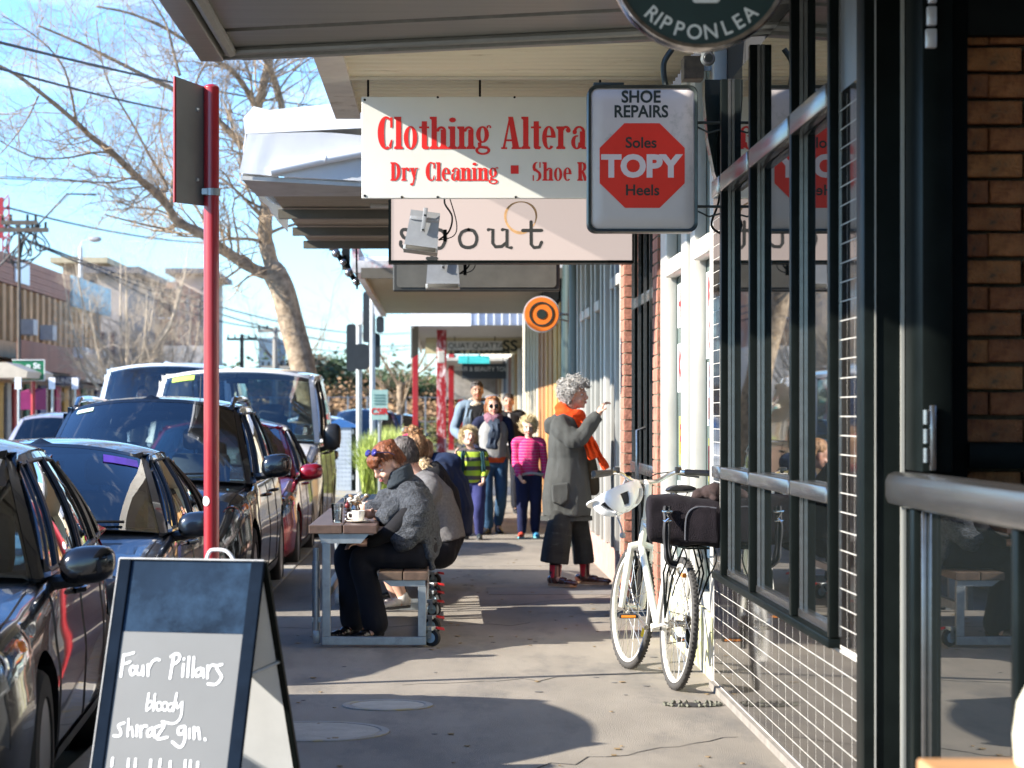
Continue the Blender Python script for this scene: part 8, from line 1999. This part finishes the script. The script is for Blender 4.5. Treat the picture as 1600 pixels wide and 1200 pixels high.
o = obj('cable_loops', b, mat('cable_black', (.02,.02,.02), .6), kind='stuff'); o['label'] = 'tangle of black cable loops on the left pole'
# ---------------------------------------------------------------- buildings across the road
XF = -14.0
def fz(py_, px_): return HC+(VY-py_)/(VX-px_)*(-XF)       # height on the far facade at a photo pixel
def fy(px_): return F*(-XF)/(VX-px_)
m_bw_ = mat('tan_brick', (.62,.37,.18), .85, var=.2, scale=1.5); m_clad = mat('brown_cladding', (.38,.17,.10), .7, var=.12, scale=2); m_dwin = mat('far_glass', (.05,.025,.03), .15, var=.3, scale=.5)
hb1 = thing('brick_building', 'two storey tan brick building with brown clad parapet across the road', 'building', (XF,88,0))
y0, y1 = fy(-60), fy(150)
zt0, zt1 = 6.45, 6.45
b = B(); box(b, (XF-8,y0,0), (XF,y1,5.55)); obj('wall', b, m_bw_, hb1)
b = B()
for i in range(9): box(b, (XF-.0,y0,5.55+i*.105), (XF+.28+.012*(i % 2),fy(97),5.55+i*.105+.095))
obj('parapet_cladding', b, m_clad, hb1, kind='stuff')
n = 22
for i in range(n):
    ya = y0+(y1-y0)*i/n; yb = y0+(y1-y0)*(i+.42)/n; b = B(); box(b, (XF+.002,ya,3.75), (XF+.30,yb,5.5)); obj('pilaster', b, m_bw_, hb1)
    b = B(); box(b, (XF+.003,yb+.02,3.85), (XF+.05,y0+(y1-y0)*(i+1)/n-.02,5.4)); w_ = obj('window', b, m_dwin, hb1)
    b = B(); box(b, (XF+.052,yb+.04,3.85), (XF+.09,yb+.22,5.4)); obj('window_frame', b, m_whfr, w_)
b = B(); box(b, (XF+.002,y0,3.2), (XF+.32,y1,3.73)); obj('band_course', b, m_bw_, hb1)
b = B(); box(b, (XF+.0,fy(12),3.1), (XF+.001,fy(12),3.1)); b.free()
for px_, z in ((16,4.25),(48,4.2)):
    b = B(); y = fy(px_); box(b, (XF+.31,y,z-.25), (XF+.75,y+.85,z+.25)); obj('air_conditioner', b, mat('ac_grey', (.42,.42,.42), .5), hb1)
for px_ in (100,117,128):
    b = B(); y = fy(px_); box(b, (XF+.33,y,3.22), (XF+.8,y+.8,3.9)); obj('air_conditioner', b, m_whm, hb1)
def board(x0, y0_, x1, y1_, label, m, nm='wall_sign', off=.35, txt=None):
    ya, yb = fy(x0), fy(x1); z0 = fz(y1_[0], x0); z1 = fz(y0_[0], x0); b = B(); box(b, (XF+off-.05,ya,z0), (XF+off,yb,z1)); o = tag(obj(nm, b, m), label, 'sign'); return o
board(8,(407,),(30),(440,),'square white sign on the brown parapet',m_whm)
m_bb_ = mat('billboard_blue', (.20,.46,.56), .5, var=.35, scale=.5, stretch=(1,.6,3), dirt=(.06,.18,.28), dscale=1.6, dpos=.58)
b = B(); box(b, (XF+.3,fy(97),fz(478,97)), (XF+.4,fy(158),fz(430,97))); tag(obj('billboard', b, m_bb_), 'long pale blue rooftop billboard with dark squiggles', 'billboard')
# shop awnings at street level
aw_c = [(.20,.09,.06),(.50,.44,.36),(.48,.42,.34)]
def fawn(x0, x1, ya_, yb_, col, label, out=2.2, k=0):
    y_a, y_b = fy(x0), fy(x1); z0, z1 = ya_, yb_; t = thing('shop_awning', label, 'awning', (XF+out,(y_a+y_b)/2,z0), 'shop awnings across the road')
    b = B(); box(b, (XF+out,y_a,z0), (XF+out+.12,y_b,z1)); obj('fascia', b, mat('fascia_%d' % k, col, .6, var=.25, scale=1.5, stretch=(1,.6,.2)), t); b = B(); box(b, (XF+.35,y_a,z0), (XF+out,y_b,z0+.1)); obj('canopy', b, mat('canopy_under', (.2,.18,.15), .7), t)
fawn(-60, 32, 2.75, 3.6, (.26,.10,.06), 'dark red-brown awning fascia at the left edge across the road', 1.6, 0)
fawn(34, 60, 2.6, 3.35, (.30,.16,.10), 'brown awning fascia between the red-brown and cream ones', 1.5, 1)
fawn(62, 138, 2.55, 3.4, (.62,.55,.44), 'long cream awning fascia with vertical stains across the road', 1.5, 2)
fawn(140, 152, 2.5, 3.3, (.50,.06,.05), 'short red awning end beside the cream fascia', 1.5, 3)
b = B(); q = P(-10,612,60); q1 = P(43,560,60); prism(b, [P(-20,566,60),P(10,566,60),P(43,580,60),P(41,590,60),P(-20,590,60)], (0,4,0)); tag(obj('near_canopy', b, mat('canopy_beige', (.50,.43,.33), .7, var=.1)), 'beige canopy end overlapping the green street sign', 'canopy')
gs = thing('direction_sign', 'green street direction sign with a white arrow across the road', 'sign', P(52,590,62)); a, c = P(20,594,62), P(69,563,62)
b = B(); box(b, (a.x,62,a.z), (c.x,62.05,c.z), bev=.01); obj('plate', b, mat('sign_green', (.012,.16,.06), .4), gs)
b = B(); 
for lo, hi in (((a.x-.02,61.97,a.z-.02),(c.x+.02,62.0,a.z+.0)),((a.x-.02,61.97,c.z-.0),(c.x+.02,62.0,c.z+.02)),((c.x-.0,61.97,a.z),(c.x+.02,62.0,c.z))): box(b, lo, hi)
obj('border', b, m_wp, gs); p = P(52,572,62); text('lettering', 'n St', (p.x,61.98,p.z), .21, m_wp, gs, 1.1, .006); b = B(); p = P(56,585,62); prism(b, [(p.x-.16,61.98,p.z-.03),(p.x+.03,61.98,p.z-.03),(p.x+.03,61.98,p.z-.09),(p.x+.15,61.98,p.z),(p.x+.03,61.98,p.z+.09),(p.x+.03,61.98,p.z+.03),(p.x-.16,61.98,p.z+.03)], (0,-.01,0)); obj('arrow', b, m_wp, gs)
b = B(); cyl(b, ((a.x+c.x)/2+.1,62.1,-.1), ((a.x+c.x)/2+.1,62.1,c.z), .06, 8); obj('post', b, m_redp, gs)
ld = thing('laundry_sign', 'dark blue laundry sign with white letters across the road', 'sign', P(100,594,78)); a, c = P(84,602,78), P(124,588,78); b = B(); box(b, (a.x,78,a.z), (c.x,78.1,c.z)); obj('board', b, mat('sign_navy', (.03,.05,.14), .5), ld); p = P(102,595,78); text('lettering', 'LAUNDRY', (p.x,77.98,p.z), .24, m_wp, ld, .9, .008)
# street level shop windows and coloured bits
R = random.Random(9); pal = [(.45,.02,.18),(.55,.32,.05),(.45,.44,.40),(.50,.05,.04),(.08,.20,.12),(.5,.48,.44),(.06,.10,.25),(.36,.26,.18)]
y = fy(-40); k = 0
while y < fy(165):
    dy = R.uniform(1.0,2.4); c = pal[k % 8]; b = B(); box(b, (XF+.33,y,.02), (XF+.42,y+dy*.55,2.4)); tag(obj('shop_panel', b, mat('panel_c%d' % (k % 8), c, .6, var=.2)), '', '')
    o = b = None
    ob_ = [q for q in bpy.data.objects if q.name.startswith('shop_panel') and not q.get('label')]
    for q in ob_: q.parent = hb1; q.data.transform(Matrix.Translation(-wloc(hb1))); del q['category']; del q['label']; q['label'] = ['magenta','orange','grey','red','green','white','blue','brown'][k % 8]+' shop panel'
    b = B(); box(b, (XF+.30,y+dy*.6,.4), (XF+.36,y+dy*.97,2.3)); obj('shop_window', b, m_dwin, hb1)
    y += dy; k += 1
mg = thing('shop_awning', 'small magenta shop awning under the green direction sign', 'awning', P(42,620,62), 'shop awnings across the road')
b = B(); a, c = P(32,640,62.5), P(56,606,62.5); prism(b, [(a.x,62.5,a.z),(a.x,62.5,c.z-.1),(a.x+.1,63.5,c.z),(a.x+.1,63.5,a.z)], (c.x-a.x,0,0)); obj('canopy', b, mat('magenta_cloth', (.20,.01,.10), .8), mg)
for i, px_ in enumerate((28,81,117)):
    a, c = P(px_-5,608,58+i*3), P(px_+5,590,58+i*3); t = thing('parking_sign', ['leftmost','middle','rightmost'][i]+' of the three small white parking signs across the road', 'sign', (a.x,58+i*3,0), 'small white parking signs across the road')
    b = B(); box(b, (a.x,58+i*3,a.z), (c.x,58.03+i*3,c.z)); obj('plate', b, m_whm, t); b = B(); cyl(b, ((a.x+c.x)/2,58.1+i*3,-.1), ((a.x+c.x)/2,58.1+i*3,c.z), .03, 6); obj('post', b, m_galv, t)
# buildings further along
def block(x0, x1, D, depth, top_py, label, m, wins=0, wm=None, roof=None):
    a, c = P(x0,700,D), P(x1,top_py,D); t = thing('far_building', label, 'building', ((a.x+c.x)/2,D,0), None); b = B(); box(b, (a.x,D,0), (c.x,D+depth,c.z)); obj('wall', b, m, t)
    if roof: b = B(); box(b, (a.x-.5,D-.8,c.z), (c.x+.6,D+depth,c.z+.28)); obj('roof', b, roof, t)
    nx, nz = wins if wins else (0,0); W_b = c.x-a.x
    for j in range(nz):
        for i in range(nx):
            x = a.x+W_b*(i+.25)/nx; z = 3.6+j*2.9
            if z+1.5 > c.z: continue
            b = B(); box(b, (x,D-.05,z), (x+W_b*.45/nx,D-.01,z+1.5)); w_ = obj('window', b, wm or m_dwin, t); b = B(); box(b, (x-.06,D-.09,z-.1), (x+W_b*.45/nx+.06,D-.052,z-.02)); obj('sill', b, m_whm, w_)
    return t
block(98, 152, 118, 12, 412, 'flat roofed dark building behind the billboard', mat('brown_render', (.24,.18,.13), .8, var=.2, scale=.4), (4,2), None, mat('roof_tan', (.40,.34,.22), .7))
block(152, 200, 108, 10, 428, 'grey rendered building with overhanging roof left of the red brick one', mat('grey_render', (.34,.30,.27), .8, var=.25, scale=.4), (3,2), None, mat('roof_dark', (.10,.10,.11), .7))
block(198, 276, 126, 12, 440, 'weathered red brick building behind the pale bare trees', mat('far_brick', (.42,.17,.09), .85, var=.3, scale=.5, dirt=(.45,.40,.34), dscale=.35, dpos=.52), (5,2))
block(274, 318, 138, 12, 428, 'pale upper storey building right of the red brick one', mat('pale_render', (.45,.38,.31), .8, var=.25, scale=.4), (3,2), None, mat('roof_dark', (.10,.10,.11), .7))
block(150, 330, 104, 3, 592, 'low row of shops under the bare trees', mat('low_render', (.38,.34,.30), .8, var=.4, scale=.5))
block(404, 434, 230, 12, 528, 'distant grey office tower near the pale power pole', mat('tower_grey', (.13,.19,.24), .6, var=.2, scale=.3))
block(255, 318, 100, 6, 540, 'shop with white vertical boards behind the van', mat('board_white', (.45,.44,.42), .7, var=.3, scale=2, stretch=(4,1,.2)))
